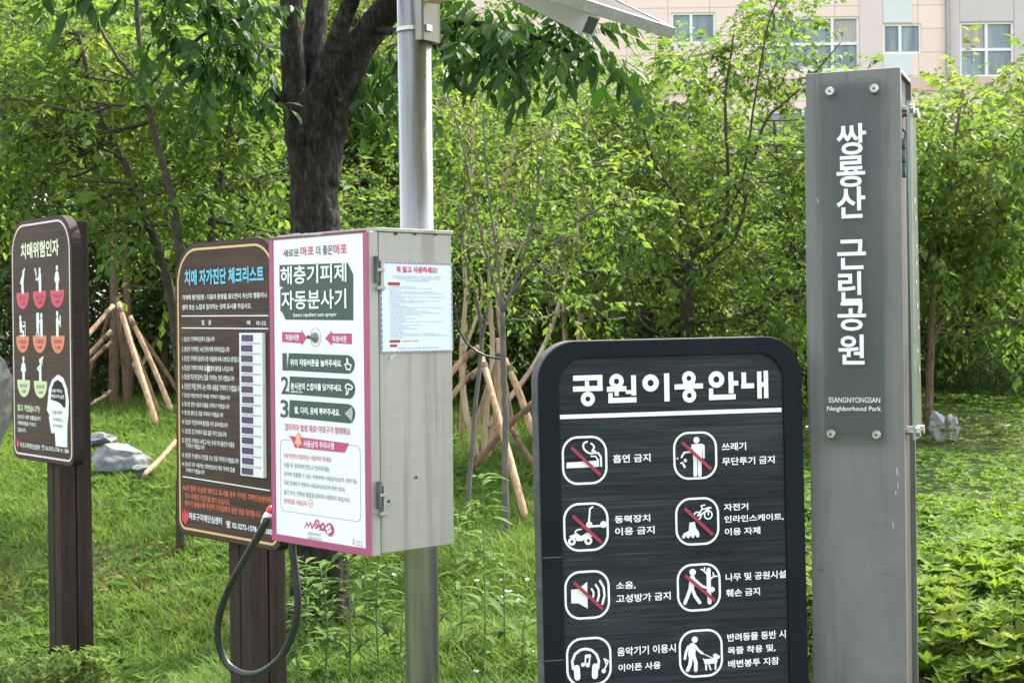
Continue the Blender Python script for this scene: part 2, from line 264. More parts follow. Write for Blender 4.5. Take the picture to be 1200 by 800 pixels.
44760:(920,(235,257,235,30,255,30,255,257),(67,230,67,212,100,212,96,171,84,131,63,93,79,84,104,131,115,180,118,230),(194,251,194,168,165,168,168,230,125,230,125,212,150,212,147,168,136,122,113,79,129,70,150,109,162,151,194,151,194,42,213,42,213,251)),
44845:(920,(85,108,85,92,220,92,220,32,241,32,241,108),(167,247,167,230,223,230,222,205,217,171,237,168,243,209,244,247),(159,195,159,149,63,149,63,132,267,132,267,149,179,149,179,195),(80,247,80,230,128,230,126,206,118,171,138,168,148,211,149,247)),
45124:(920,(63,82,63,64,267,64,267,82),(78,232,78,215,132,215,129,172,117,109,137,106,148,158,152,197,153,232),(169,232,169,215,223,215,222,170,213,108,234,106,242,170,243,232)),
45180:(920,(227,257,227,30,248,30,248,257),(71,232,71,215,112,215,106,171,90,131,63,94,79,82,111,128,127,179,132,232),(140,232,140,215,175,215,170,167,155,121,128,78,146,67,177,120,191,176,195,232)),
45196:(920,(227,257,227,126,248,126,248,257),(100,115,100,33,248,33,248,115),(227,98,227,50,120,50,120,98),(71,242,71,225,111,225,104,196,89,172,65,152,78,138,109,167,125,201,130,242),(139,242,139,225,176,225,170,193,155,165,131,140,146,128,175,161,191,199,195,242)),
45208:(920,(215,257,215,31,236,31,236,149,272,149,272,167,236,167,236,257),(72,88,142,90,197,98,195,115,142,108,92,105,92,235,72,235)),
45212:(920,(73,134,143,136,197,144,195,161,143,154,94,152,94,240,73,240),(217,257,217,93,238,93,238,172,271,172,271,190,238,190,238,257),(98,109,98,35,246,35,246,53,118,53,118,109)),
45236:(920,(183,252,183,42,202,42,202,148,234,148,234,30,254,30,254,257,234,257,234,165,202,165,202,252),(73,89,126,90,169,96,167,115,128,109,94,107,94,230,73,230)),
45376:(920,(160,153,160,136,228,136,228,30,249,30,249,257,228,257,228,204,160,204,160,187,228,187,228,153),(75,83,145,84,192,91,190,108,145,102,95,100,95,232,75,232)),
45380:(920,(164,184,164,167,228,167,228,89,248,89,248,257,228,257,228,227,164,227,164,210,228,210,228,184),(104,103,104,35,255,35,255,53,125,53,125,103),(76,123,141,124,192,131,190,148,142,142,96,140,96,240,76,240)),
45458:(920,(63,154,63,137,267,137,267,154,175,154,175,182,244,182,244,199,111,199,111,252,90,252,90,182,154,182,154,154),(83,50,83,33,246,33,246,50,210,50,210,98,244,98,244,115,85,115,85,98,120,98,120,50),(140,98,190,98,190,50,140,50)),
45516:(920,(227,257,227,30,247,30,247,257),(81,235,81,147,128,147,128,98,63,97,66,80,137,81,213,88,212,103,149,98,149,147,198,147,198,164,102,164,102,235)),
45576:(920,(90,248,90,172,244,172,244,188,111,188,111,248),(63,145,63,128,156,128,156,82,177,82,177,128,267,128,267,145),(88,102,88,35,245,35,245,53,109,53,109,102)),
45580:(920,(88,33,249,33,249,50,109,50,109,74,241,74,241,126,175,126,175,150,267,150,267,167,62,167,62,150,154,150,154,126,88,126,88,110,221,110,221,89,88,89),(90,253,90,186,243,186,243,203,110,203,110,253)),
45712:(920,(63,79,63,62,268,62,268,79),(88,237,88,137,244,137,244,155,108,155,108,237)),
45716:(920,(62,142,62,125,267,125,267,142),(90,248,90,172,244,172,244,189,110,189,110,248),(88,102,88,36,245,36,245,53,109,53,109,102)),
45720:(920,(62,164,62,147,267,147,267,164),(90,253,90,186,243,186,243,203,110,203,110,253),(88,33,249,33,249,50,109,50,109,74,241,74,241,127,88,127,88,111,221,111,221,89,88,89)),
45768:(920,(227,257,227,30,248,30,248,257),(77,89,149,91,206,100,203,117,149,109,97,107,97,235,77,235)),
45796:(920,(215,257,215,30,236,30,236,150,273,150,273,167,236,167,236,257),(72,235,72,87,146,88,197,94,195,112,146,106,93,104,93,218,177,218,177,235)),
45800:(920,(217,257,217,93,238,93,238,172,272,172,272,190,238,190,238,257),(73,237,73,133,149,135,196,141,193,158,149,152,93,150,93,220,173,220,173,237),(97,110,97,35,248,35,248,53,118,53,118,110)),
45817:(920,(166,118,126,112,101,97,92,74,101,51,126,36,166,31,205,36,231,51,240,74,231,97,205,112),(166,101,195,98,213,89,220,74,213,60,195,51,166,48,137,51,118,60,112,74,118,89,137,98),(217,257,217,122,238,122,238,181,271,181,271,198,238,198,238,257),(72,240,72,140,149,142,196,148,193,165,149,159,93,157,93,222,172,222,172,240)),
45824:(920,(183,252,183,42,202,42,202,149,235,149,235,30,254,30,254,257,235,257,235,166,202,166,202,252),(70,229,70,86,130,88,169,93,167,110,131,105,91,104,91,212,155,212,155,229)),
45908:(920,(74,235,74,86,146,88,194,94,192,111,147,105,95,103,95,218,177,218,177,235),(163,175,163,158,228,158,228,30,249,30,249,257,228,257,228,175)),
46020:(920,(88,238,88,134,154,134,154,76,63,76,63,59,268,59,268,76,175,76,175,134,244,134,244,151,109,151,109,222,242,222,242,238)),
46041:(920,(165,112,123,108,96,94,87,72,96,49,123,35,165,31,206,35,232,49,242,72,232,94,206,108),(165,96,195,93,214,85,221,72,214,58,195,50,165,47,134,50,115,58,108,72,115,85,134,93),(88,246,88,171,155,171,155,145,63,145,63,128,267,128,267,145,175,145,175,171,243,171,243,188,109,188,109,230,242,230,242,246)),
46104:(920,(226,257,226,30,247,30,247,257),(67,79,137,81,213,88,211,103,148,98,148,142,196,142,196,159,101,159,101,218,195,218,195,235,80,235,80,142,127,142,127,97,64,97)),
46112:(920,(227,257,227,135,248,135,248,257),(67,140,137,142,211,149,210,163,148,159,148,181,193,181,193,198,105,198,105,231,190,231,190,247,84,247,84,181,127,181,127,158,64,157),(99,33,255,33,255,50,120,50,120,72,248,72,248,125,99,125,99,108,227,108,227,88,99,88)),
46160:(920,(90,243,90,156,242,156,242,172,112,172,112,227,238,227,238,243),(62,126,62,109,154,109,154,31,175,31,175,109,267,109,267,126)),
46164:(920,(88,245,88,165,243,165,243,182,109,182,109,228,242,228,242,245),(63,141,63,124,157,124,157,80,178,80,178,124,267,124,267,141),(88,100,88,35,245,35,245,53,109,53,109,100)),
46300:(920,(63,78,63,61,268,61,268,78),(88,236,88,131,244,131,244,148,109,148,109,219,242,219,242,236)),
46308:(920,(63,162,63,145,267,145,267,162),(90,249,90,180,242,180,242,197,110,197,110,232,240,232,240,249),(88,33,247,33,247,50,108,50,108,73,240,73,240,126,87,126,87,110,220,110,220,88,88,88)),
46321:(920,(63,149,63,132,267,132,267,149),(165,112,123,108,96,94,87,72,96,50,123,36,165,31,206,36,232,50,242,72,232,94,206,108),(165,96,195,93,214,85,221,72,214,58,195,50,165,47,134,50,115,58,108,72,115,85,134,93),(88,248,88,170,243,170,243,188,109,188,109,231,242,231,242,248)),
46412:(920,(238,257,238,165,211,165,211,252,192,252,192,42,211,42,211,148,238,148,238,30,257,30,257,257),(69,228,69,89,96,90,121,94,119,111,88,107,88,211,118,211,118,228),(127,228,127,89,158,90,183,95,182,112,163,108,146,107,146,211,177,211,177,228)),
46608:(920,(170,235,170,135,252,135,252,152,191,152,191,218,249,218,249,235),(154,124,154,77,63,77,63,60,268,60,268,77,175,77,175,124),(80,135,126,136,160,142,158,159,129,154,101,153,101,218,157,218,157,235,80,235)),
46972:(920,(216,257,216,30,236,30,236,150,273,150,273,167,236,167,236,257),(71,236,71,219,153,219,153,172,72,172,72,85,147,86,198,93,196,110,147,104,92,102,92,155,173,155,173,236)),
46988:(920,(95,111,95,33,238,33,238,111),(218,94,218,50,116,50,116,94),(217,257,217,122,238,122,238,181,272,181,272,199,238,199,238,257),(72,245,72,227,153,227,153,198,72,198,72,133,146,135,198,141,195,158,146,152,93,151,93,182,173,182,173,245)),
47084:(920,(185,170,185,153,228,153,228,30,248,30,248,257,228,257,228,170),(70,236,70,219,151,219,151,173,71,173,71,85,142,86,192,92,190,109,143,103,92,102,92,157,171,157,171,236)),
47112:(920,(235,257,235,30,254,30,254,257),(70,232,70,215,130,215,130,170,70,170,70,86,127,87,171,93,169,110,128,105,90,103,90,153,150,153,150,232),(189,251,189,175,161,175,161,158,189,158,189,42,208,42,208,251)),
47140:(920,(182,143,182,126,228,126,228,30,248,30,248,257,228,257,228,205,183,205,183,188,228,188,228,143),(70,236,70,219,149,219,149,172,71,172,71,83,138,84,188,90,186,107,139,102,92,100,92,155,169,155,169,236)),
47141:(920,(97,105,97,88,228,88,228,30,248,30,248,105),(72,243,72,226,148,226,148,195,72,195,72,128,143,129,184,133,182,150,143,146,93,145,93,179,169,179,169,243),(184,176,184,159,228,159,228,118,248,118,248,257,228,257,228,223,184,223,184,206,228,206,228,176)),
47157:(920,(102,121,102,33,248,33,248,121,228,121,228,95,123,95,123,121),(123,78,228,78,228,50,123,50),(184,183,184,167,228,167,228,130,248,130,248,257,228,257,228,227,184,227,184,210,228,210,228,183),(72,247,72,230,148,230,148,201,72,201,72,137,142,138,184,143,182,160,143,155,93,154,93,185,169,185,169,247)),
47196:(920,(88,118,154,118,154,76,63,76,63,58,268,58,268,76,175,76,175,118,247,118,247,135,108,135,108,172,242,172,242,240,88,240,88,223,222,223,222,188,88,188)),
47197:(920,(85,98,85,81,222,81,222,33,242,33,242,98),(89,156,155,156,155,132,62,132,62,115,267,115,267,132,175,132,175,156,246,156,246,172,109,172,109,196,241,196,241,251,88,251,88,235,220,235,220,212,89,212)),
47329:(920,(165,103,122,99,95,87,86,67,95,47,122,35,165,31,207,35,233,47,242,67,233,87,207,99),(165,88,195,86,215,78,222,67,215,56,195,49,165,46,133,49,114,56,107,67,114,78,133,86),(89,157,120,157,120,135,62,135,62,118,267,118,267,135,210,135,210,157,246,157,246,173,109,173,109,196,241,196,241,250,88,250,88,234,220,234,220,212,89,212),(140,135,140,157,190,157,190,135)),
47336:(920,(88,143,248,143,248,160,108,160,108,188,242,188,242,248,87,248,87,231,222,231,222,205,88,205),(62,120,62,102,154,102,154,30,175,30,175,102,267,102,267,120)),
47476:(920,(63,76,63,59,268,59,268,76),(88,118,247,118,247,134,108,134,108,171,242,171,242,240,88,240,88,222,222,222,222,188,88,188)),
47480:(920,(62,132,62,115,267,115,267,132),(89,97,89,35,246,35,246,53,110,53,110,97),(89,152,246,152,246,168,109,168,109,193,241,193,241,249,88,249,88,233,220,233,220,208,89,208)),
47484:(920,(62,152,62,136,267,136,267,152),(87,33,249,33,249,48,108,48,108,70,242,70,242,118,87,118,87,103,221,103,221,84,87,84),(89,168,245,168,245,183,109,183,109,203,241,203,241,250,88,250,88,235,220,235,220,217,89,217)),
47492:(920,(62,140,62,123,267,123,267,140),(90,103,90,33,241,33,241,103),(221,86,221,50,110,50,110,86),(89,159,246,159,246,175,109,175,109,198,241,198,241,251,88,251,88,235,220,235,220,213,89,213)),
47532:(920,(227,257,227,30,248,30,248,257),(75,236,75,219,158,219,158,172,75,172,75,85,150,87,208,93,206,110,150,104,97,102,97,155,180,155,180,236)),
47536:(920,(227,257,227,90,248,90,248,257),(100,103,100,35,254,35,254,53,121,53,121,103),(74,240,74,224,156,224,156,191,74,191,74,122,150,124,202,130,200,147,150,141,95,139,95,175,176,175,176,240)),
47540:(920,(227,257,227,138,248,138,248,257),(73,246,73,230,157,230,157,205,74,205,74,146,150,148,202,153,200,169,150,164,94,163,94,190,177,190,177,246),(102,33,255,33,255,50,123,50,123,74,248,74,248,128,102,128,102,112,227,112,227,90,102,90)),
47549:(920,(227,257,227,132,248,132,248,257),(102,121,102,33,248,33,248,121,227,121,227,95,122,95,122,121),(122,78,227,78,227,50,122,50),(74,246,74,229,156,229,156,200,74,200,74,137,149,138,202,144,200,161,149,155,95,154,95,184,176,184,176,246)),
47560:(920,(72,234,72,88,175,88,175,234),(155,217,155,105,92,105,92,217),(215,257,215,30,236,30,236,149,273,149,273,167,236,167,236,257)),
47561:(920,(72,240,72,140,176,140,176,240),(155,223,155,156,92,156,92,223),(91,111,91,94,217,94,217,30,238,30,238,111),(217,257,217,123,238,123,238,181,271,181,271,198,238,198,238,257)),
47564:(920,(72,236,72,132,176,132,176,236),(155,220,155,148,92,148,92,220),(217,257,217,91,238,91,238,171,271,171,271,188,238,188,238,257),(97,107,97,35,248,35,248,53,118,53,118,107)),
47568:(920,(72,244,72,153,176,153,176,244),(155,227,155,170,92,170,92,227),(217,257,217,142,238,142,238,191,271,191,271,208,238,208,238,257),(95,33,246,33,246,50,115,50,115,75,238,75,238,131,95,131,95,115,217,115,217,91,95,91)),
47588:(920,(70,230,70,91,157,91,157,230),(137,214,137,108,90,108,90,214),(185,252,185,42,204,42,204,150,235,150,235,30,255,30,255,257,235,257,235,167,204,167,204,252)),
47728:(920,(154,218,154,104,92,104,92,218),(174,185,228,185,228,140,174,140),(228,257,228,202,174,202,174,235,72,235,72,88,174,88,174,123,228,123,228,30,248,30,248,257)),
47732:(920,(156,220,156,148,93,148,93,220),(176,200,228,200,228,168,176,168),(228,257,228,217,176,217,176,237,73,237,73,131,176,131,176,152,228,152,228,92,248,92,248,257),(103,106,103,35,254,35,254,53,124,53,124,106)),
47785:(920,(220,231,220,187,109,187,109,231),(85,102,85,85,221,85,221,30,242,30,242,102),(63,142,63,125,267,125,267,142,175,142,175,170,240,170,240,247,89,247,89,170,154,170,154,142)),
47924:(920,(88,244,88,156,241,156,241,244),(220,227,220,172,109,172,109,227),(62,125,62,108,154,108,154,31,175,31,175,108,267,108,267,125)),
47928:(920,(89,246,89,167,240,167,240,246),(220,230,220,183,109,183,109,230),(62,141,62,124,156,124,156,78,177,78,177,124,267,124,267,141),(88,100,88,35,245,35,245,53,109,53,109,100)),
47932:(920,(89,249,89,180,240,180,240,249),(220,233,220,197,109,197,109,233),(88,33,247,33,247,49,108,49,108,72,240,72,240,123,175,123,175,145,267,145,267,162,63,162,63,145,154,145,154,123,87,123,87,107,220,107,220,87,88,87)),
48120:(920,(75,235,75,87,179,87,179,235),(159,218,159,104,96,104,96,218),(227,257,227,30,248,30,248,257)),
48124:(920,(74,237,74,132,180,132,180,237),(160,220,160,148,95,148,95,220),(227,257,227,94,248,94,248,257),(102,110,102,38,255,38,255,55,123,55,123,110)),
48143:(920,(74,242,74,150,180,150,180,242),(160,225,160,166,95,166,95,225),(227,257,227,127,248,127,248,257),(166,133,166,112,99,112,99,95,165,95,155,74,127,57,90,47,97,31,130,39,157,54,176,72,195,54,221,39,254,31,261,47,225,57,198,74,187,95,253,95,253,112,187,112,187,133)),
48152:(920,(72,240,72,128,177,128,177,240,156,240,156,202,92,202,92,240),(92,186,156,186,156,145,92,145),(217,257,217,90,238,90,238,171,271,171,271,188,238,188,238,257),(97,107,97,35,248,35,248,53,118,53,118,107)),
48155:(920,(72,244,72,138,177,138,177,244,156,244,156,210,92,210,92,244),(92,193,156,193,156,155,92,155),(217,257,217,125,238,125,238,185,271,185,271,202,238,202,238,257),(97,34,244,34,244,50,117,50,117,95,240,95,240,112,97,112)),
48156:(920,(72,247,72,149,177,149,177,247,156,247,156,215,92,215,92,247),(92,199,156,199,156,165,92,165),(217,257,217,140,238,140,238,191,271,191,271,208,238,208,238,257),(95,33,246,33,246,50,115,50,115,74,238,74,238,129,95,129,95,113,217,113,217,90,95,90)),
48169:(920,(166,115,126,110,100,95,92,73,100,50,126,36,166,31,206,36,231,50,240,73,231,95,206,110),(166,98,195,95,213,87,220,73,213,59,195,50,166,47,137,50,119,59,112,73,119,87,137,95),(72,242,72,138,177,138,177,242,156,242,156,208,92,208,92,242),(92,192,156,192,156,155,92,155),(217,257,217,121,238,121,238,182,271,182,271,200,238,200,238,257)),
48176:(920,(70,235,70,87,157,87,157,235,138,235,138,180,90,180,90,235),(90,163,138,163,138,104,90,104),(185,252,185,42,204,42,204,150,235,150,235,30,255,30,255,257,235,257,235,167,204,167,204,252)),
48260:(920,(92,164,155,164,155,104,92,104),(72,239,72,87,175,87,175,156,228,156,228,30,248,30,248,257,228,257,228,173,175,173,175,239,155,239,155,180,92,180,92,239)),
48264:(920,(94,185,155,185,155,145,94,145),(73,242,73,128,176,128,176,176,228,176,228,89,248,89,248,257,228,257,228,193,176,193,176,242,155,242,155,202,94,202,94,242),(103,105,103,35,254,35,254,53,124,53,124,105)),
48320:(920,(94,185,155,185,155,145,94,145),(228,198,228,167,176,167,176,198),(73,242,73,128,176,128,176,150,228,150,228,89,248,89,248,257,228,257,228,215,176,215,176,242,155,242,155,202,94,202,94,242),(103,105,103,35,254,35,254,53,124,53,124,105)),
48341:(920,(94,196,155,196,155,162,94,162),(104,33,253,33,253,49,125,49,125,71,246,71,246,87,125,87,125,108,249,108,249,123,104,123),(228,207,228,182,176,182,176,207),(73,246,73,145,176,145,176,166,228,166,228,135,248,135,248,257,228,257,228,224,176,224,176,246,155,246,155,212,94,212,94,246)),
48372:(920,(107,183,222,183,222,142,107,142),(87,241,87,125,154,125,154,77,63,77,63,59,268,59,268,77,175,77,175,125,243,125,243,241,222,241,222,200,107,200,107,241)),
48376:(920,(110,203,220,203,220,174,110,174),(63,133,63,116,267,116,267,133,175,133,175,157,240,157,240,248,220,248,220,220,110,220,110,248,90,248,90,157,154,157,154,133),(89,98,89,35,244,35,244,53,110,53,110,98)),
48393:(920,(165,110,123,105,97,92,87,70,97,49,123,36,165,31,206,36,232,49,242,70,232,92,206,105),(165,94,195,91,214,83,221,70,214,58,195,50,165,47,134,50,115,58,108,70,115,83,134,91),(110,210,220,210,220,184,110,184),(90,251,90,167,154,167,154,143,63,143,63,127,267,127,267,143,175,143,175,167,240,167,240,251,220,251,220,226,110,226,110,251)),
48512:(920,(88,248,88,150,241,150,241,248,220,248,220,217,109,217,109,248),(109,200,220,200,220,167,109,167),(62,123,62,106,154,106,154,30,175,30,175,106,267,106,267,123)),
48516:(920,(90,250,90,159,240,159,240,250,220,250,220,221,110,221,110,250),(110,205,220,205,220,176,110,176),(62,137,62,120,156,120,156,77,177,77,177,120,267,120,267,137),(88,97,88,35,245,35,245,53,109,53,109,97)),
48520:(920,(90,253,90,178,240,178,240,253,220,253,220,232,110,232,110,253),(110,216,220,216,220,195,110,195),(88,33,247,33,247,49,108,49,108,71,240,71,240,122,175,122,175,143,267,143,267,160,63,160,63,143,154,143,154,122,87,122,87,106,220,106,220,86,88,86)),
48708:(920,(227,257,227,30,248,30,248,257),(75,238,75,85,182,85,182,238,161,238,161,178,96,178,96,238),(96,162,161,162,161,102,96,102)),
49100:(920,(80,247,80,149,155,149,155,247,135,247,135,216,100,216,100,247),(100,199,135,199,135,166,100,166),(173,247,173,149,249,149,249,247,229,247,229,216,194,216,194,247),(194,199,229,199,229,166,194,166),(62,124,62,107,154,107,154,30,175,30,175,107,267,107,267,124)),
49240:(920,(78,238,78,123,155,123,155,238,135,238,135,198,98,198,98,238),(98,182,135,182,135,140,98,140),(175,238,175,123,252,123,252,238,231,238,231,198,195,198,195,238),(195,182,231,182,231,140,195,140),(63,77,63,60,267,60,267,77)),
49244:(920,(62,137,62,120,267,120,267,137),(81,248,81,157,156,157,156,248,137,248,137,220,101,220,101,248),(101,204,137,204,137,174,101,174),(173,248,173,157,248,157,248,248,228,248,228,220,193,220,193,248),(193,204,228,204,228,174,193,174),(88,100,88,35,245,35,245,53,109,53,109,100)),
49324:(920,(118,237,118,197,110,156,89,120,59,95,72,79,96,97,115,123,128,154,141,124,160,100,183,83,196,100,167,123,146,157,138,197,138,237),(215,257,215,30,236,30,236,148,273,148,273,165,236,165,236,257)),
49328:(920,(118,243,118,215,111,182,91,155,62,138,73,121,97,135,116,154,129,178,142,156,161,139,184,127,194,143,165,160,146,185,138,215,138,243),(217,257,217,90,238,90,238,170,271,170,271,188,238,188,238,257),(97,106,97,35,248,35,248,53,118,53,118,106)),
49345:(920,(166,113,126,109,100,95,92,72,100,50,126,36,166,31,206,36,231,50,240,72,231,95,206,109),(166,97,195,94,213,86,220,72,213,59,195,50,166,48,137,50,119,59,112,72,119,86,137,94),(118,245,118,222,110,189,91,162,62,144,72,128,97,141,115,161,128,185,141,163,159,146,182,134,193,150,164,167,145,191,138,220,138,245),(217,257,217,120,238,120,238,181,271,181,271,198,238,198,238,257)),
49352:(920,(110,235,110,192,104,154,87,120,60,95,73,80,93,97,109,120,120,147,130,122,145,101,165,85,177,102,152,124,136,157,130,193,130,235),(185,252,185,42,205,42,205,149,235,149,235,30,255,30,255,257,235,257,235,166,205,166,205,252)),
49373:(920,(179,112,138,107,112,93,103,72,112,50,138,36,179,31,219,36,245,50,254,72,245,93,219,107),(179,96,208,93,227,85,233,72,227,58,208,50,179,47,149,50,130,58,124,72,130,85,149,93),(110,242,110,212,104,186,88,162,63,145,74,128,94,141,109,158,120,179,130,161,145,146,165,135,175,151,151,166,135,188,130,212,130,242),(185,252,185,124,204,124,204,179,233,179,233,117,253,117,253,257,233,257,233,196,204,196,204,252)),
49436:(920,(228,257,228,180,175,180,175,163,228,163,228,30,248,30,248,257),(121,237,121,197,113,155,92,119,62,95,75,78,99,97,118,123,132,154,145,124,164,100,188,82,200,99,170,122,150,157,142,197,142,237)),
49444:(920,(228,257,228,216,178,216,178,199,228,199,228,140,248,140,248,257),(103,33,257,33,257,50,124,50,124,74,248,74,248,128,103,128,103,112,228,112,228,90,103,90),(119,250,119,228,112,198,92,172,62,156,73,140,97,152,117,171,130,194,143,173,161,156,184,145,195,161,166,177,146,200,139,228,139,250)),
49457:(920,(174,116,134,111,108,97,99,73,108,50,134,36,174,31,214,36,240,50,249,73,240,97,214,111),(174,100,203,97,222,88,229,73,222,60,203,51,174,48,145,51,126,60,119,73,126,88,145,97),(120,244,120,221,112,188,93,161,62,143,73,127,98,140,117,160,130,185,143,163,161,146,184,133,195,150,166,166,147,191,140,222,140,244),(178,209,178,192,228,192,228,123,248,123,248,257,228,257,228,209)),
49464:(920,(235,257,235,30,255,30,255,257),(189,252,189,176,152,176,152,158,189,158,189,42,208,42,208,252),(110,235,110,192,104,154,87,120,60,95,73,79,93,97,109,120,120,148,130,123,145,101,164,84,176,100,151,124,135,157,130,193,130,235)),
49468:(920,(233,257,233,87,253,87,253,257),(189,252,189,200,154,200,154,182,189,182,189,93,209,93,209,252),(105,108,105,35,260,35,260,53,126,53,126,108),(109,241,109,207,104,180,88,154,63,135,75,120,94,133,109,151,120,172,129,153,144,137,162,125,173,141,150,158,134,181,129,207,129,241)),
49512:(920,(228,257,228,230,183,230,183,213,228,213,228,185,183,185,183,168,228,168,228,124,248,124,248,257),(119,248,119,225,112,191,93,164,63,145,74,129,98,143,117,162,130,187,142,164,160,146,182,132,194,149,165,167,146,194,139,225,139,248),(204,116,204,106,200,87,190,68,172,52,154,67,144,85,140,106,140,116,120,116,120,106,115,84,99,63,75,49,85,33,105,44,120,58,130,75,139,58,153,42,172,32,191,43,205,58,214,76,224,58,239,44,259,33,270,49,245,63,229,83,224,106,224,116)),
49548:(920,(154,132,154,77,63,77,63,60,268,60,268,77,174,77,174,132),(153,242,153,224,140,189,110,161,70,147,80,129,114,142,143,163,164,192,185,163,215,142,249,129,258,147,218,161,187,189,175,224,175,242)),
49549:(920,(85,104,85,88,221,88,221,30,242,30,242,104),(154,178,154,143,63,143,63,126,267,126,267,143,175,143,175,178),(154,253,154,243,142,215,113,194,75,182,82,166,116,175,145,192,165,215,184,192,213,175,246,166,254,182,216,194,187,215,175,243,175,253)),
49552:(920,(89,100,89,35,244,35,244,53,110,53,110,100),(154,173,154,135,63,135,63,118,267,118,267,135,175,135,175,173),(154,251,154,241,143,211,114,188,76,175,84,159,117,170,145,187,165,212,184,187,212,170,245,159,253,175,215,188,186,211,175,241,175,251)),
49688:(920,(154,249,154,236,142,206,112,183,73,171,81,154,115,164,145,182,165,207,185,182,214,164,248,154,257,171,217,183,188,206,175,236,175,249),(63,130,63,112,154,112,154,30,175,30,175,112,267,112,267,130)),
49828:(920,(63,78,63,61,268,61,268,78),(153,241,153,224,140,188,110,159,71,143,80,126,114,139,143,161,164,191,185,161,214,139,248,126,257,143,218,159,187,188,175,224,175,241)),
49845:(920,(88,121,88,33,240,33,240,121,220,121,220,95,109,95,109,121),(109,79,220,79,220,50,109,50),(63,154,63,137,267,137,267,154),(154,254,154,244,142,217,113,197,74,186,82,170,116,179,145,195,165,217,185,195,214,179,248,170,255,186,217,197,187,218,175,244,175,254)),
49884:(920,(227,257,227,30,248,30,248,257),(122,237,122,197,114,155,92,119,61,95,74,78,99,95,119,121,133,153,147,123,167,99,190,82,203,98,173,122,151,156,143,197,143,237)),
49888:(920,(227,257,227,91,248,91,248,257),(102,106,102,35,255,35,255,53,123,53,123,106),(121,244,121,221,114,187,95,159,65,140,76,123,100,138,119,158,132,183,145,160,164,141,188,128,198,144,169,162,149,189,142,221,142,244)),
49892:(920,(227,257,227,140,248,140,248,257),(102,33,255,33,255,50,122,50,122,74,248,74,248,128,102,128,102,112,227,112,227,90,102,90),(121,250,121,233,114,202,94,176,64,158,75,142,99,155,119,174,132,198,145,176,165,158,189,146,199,162,170,178,150,203,142,233,142,250)),
49900:(920,(227,257,227,128,248,128,248,257),(102,115,102,33,248,33,248,115),(227,98,227,50,122,50,122,98),(121,248,121,226,114,194,94,168,64,150,75,134,99,147,119,166,132,190,145,168,165,150,189,138,199,154,170,171,150,196,142,226,142,248)),
49901:(920,(227,257,227,135,248,135,248,257),(102,124,102,33,248,33,248,124,227,124,227,97,123,97,123,124),(123,80,227,80,227,50,123,50),(121,249,121,228,114,197,94,171,64,154,74,138,99,150,119,170,132,193,146,171,165,154,189,142,199,158,170,174,150,199,142,228,142,249)),
49933:(920,(169,116,129,111,103,96,94,73,103,51,129,36,169,31,210,36,236,51,245,73,236,96,210,111),(169,99,198,96,217,87,224,73,217,60,198,51,169,48,140,51,121,60,115,73,121,87,140,96),(222,257,222,118,242,118,242,180,271,180,271,198,242,198,242,257),(158,243,158,222,156,201,149,179,137,159,123,179,117,201,115,222,115,243,95,243,95,222,92,197,81,172,60,152,72,137,87,149,98,165,105,182,112,164,122,147,137,134,151,147,161,163,168,181,175,164,186,148,201,137,212,152,192,171,181,195,177,222,177,243)),
50416:(920,(63,78,63,61,267,61,267,78),(199,238,199,210,195,187,184,164,165,145,146,164,134,187,130,210,130,238,110,238,110,210,104,184,89,159,65,141,75,125,95,138,110,156,120,176,130,155,145,136,165,123,185,136,199,154,209,175,219,155,234,138,253,125,265,141,240,158,225,182,220,210,220,238)),
50491:(920,(230,257,230,101,250,101,250,257),(166,116,166,110,156,81,128,60,91,48,99,32,131,41,158,58,177,81,196,58,223,41,255,32,263,48,226,60,198,81,188,110,188,116),(159,243,159,220,157,199,150,177,137,157,124,178,118,200,116,220,116,243,96,243,96,220,93,195,81,170,61,150,72,135,87,147,98,163,105,181,112,162,123,146,137,132,152,145,162,162,169,180,176,162,187,147,202,135,214,150,193,169,182,194,178,220,178,243)),
50500:(920,(123,239,93,230,73,202,66,160,73,119,93,91,123,82,152,91,172,119,179,160,172,202,152,230),(123,221,142,213,155,192,160,160,155,128,142,108,123,100,103,108,90,128,85,160,90,192,103,213),(215,257,215,30,236,30,236,149,273,149,273,167,236,167,236,257)),
50501:(920,(125,243,95,236,74,218,67,190,74,162,95,143,125,136,156,143,177,162,185,190,177,218,156,236),(125,225,146,221,159,208,165,190,159,171,146,158,125,154,106,158,92,171,87,190,92,208,106,221),(91,112,91,95,217,95,217,30,238,30,238,112),(217,257,217,124,238,124,238,181,271,181,271,198,238,198,238,257)),
50504:(920,(125,241,95,234,74,214,67,185,74,156,95,136,125,129,156,136,177,156,185,185,177,214,156,234),(125,223,145,218,159,205,165,185,159,165,145,152,125,148,106,152,92,165,87,185,92,205,106,218),(217,257,217,90,238,90,238,171,271,171,271,188,238,188,238,257),(97,107,97,35,248,35,248,53,118,53,118,107)),
50506:(920,(125,244,95,237,74,219,67,192,74,165,95,146,125,140,155,146,176,165,183,192,176,219,155,237),(125,227,145,222,158,210,163,192,158,173,145,161,125,157,105,161,92,173,87,192,92,210,105,222),(203,95,182,91,167,80,162,63,167,46,182,35,203,31,225,35,240,46,245,63,240,80,225,91),(203,80,215,78,224,72,227,63,224,54,215,48,203,46,191,48,183,54,180,63,183,72,191,78),(217,257,217,144,238,144,238,189,271,189,271,206,238,206,238,257),(86,120,86,37,124,38,155,45,152,61,128,56,106,54,106,120),(193,138,193,118,147,118,147,102,260,102,260,118,214,118,214,138)),
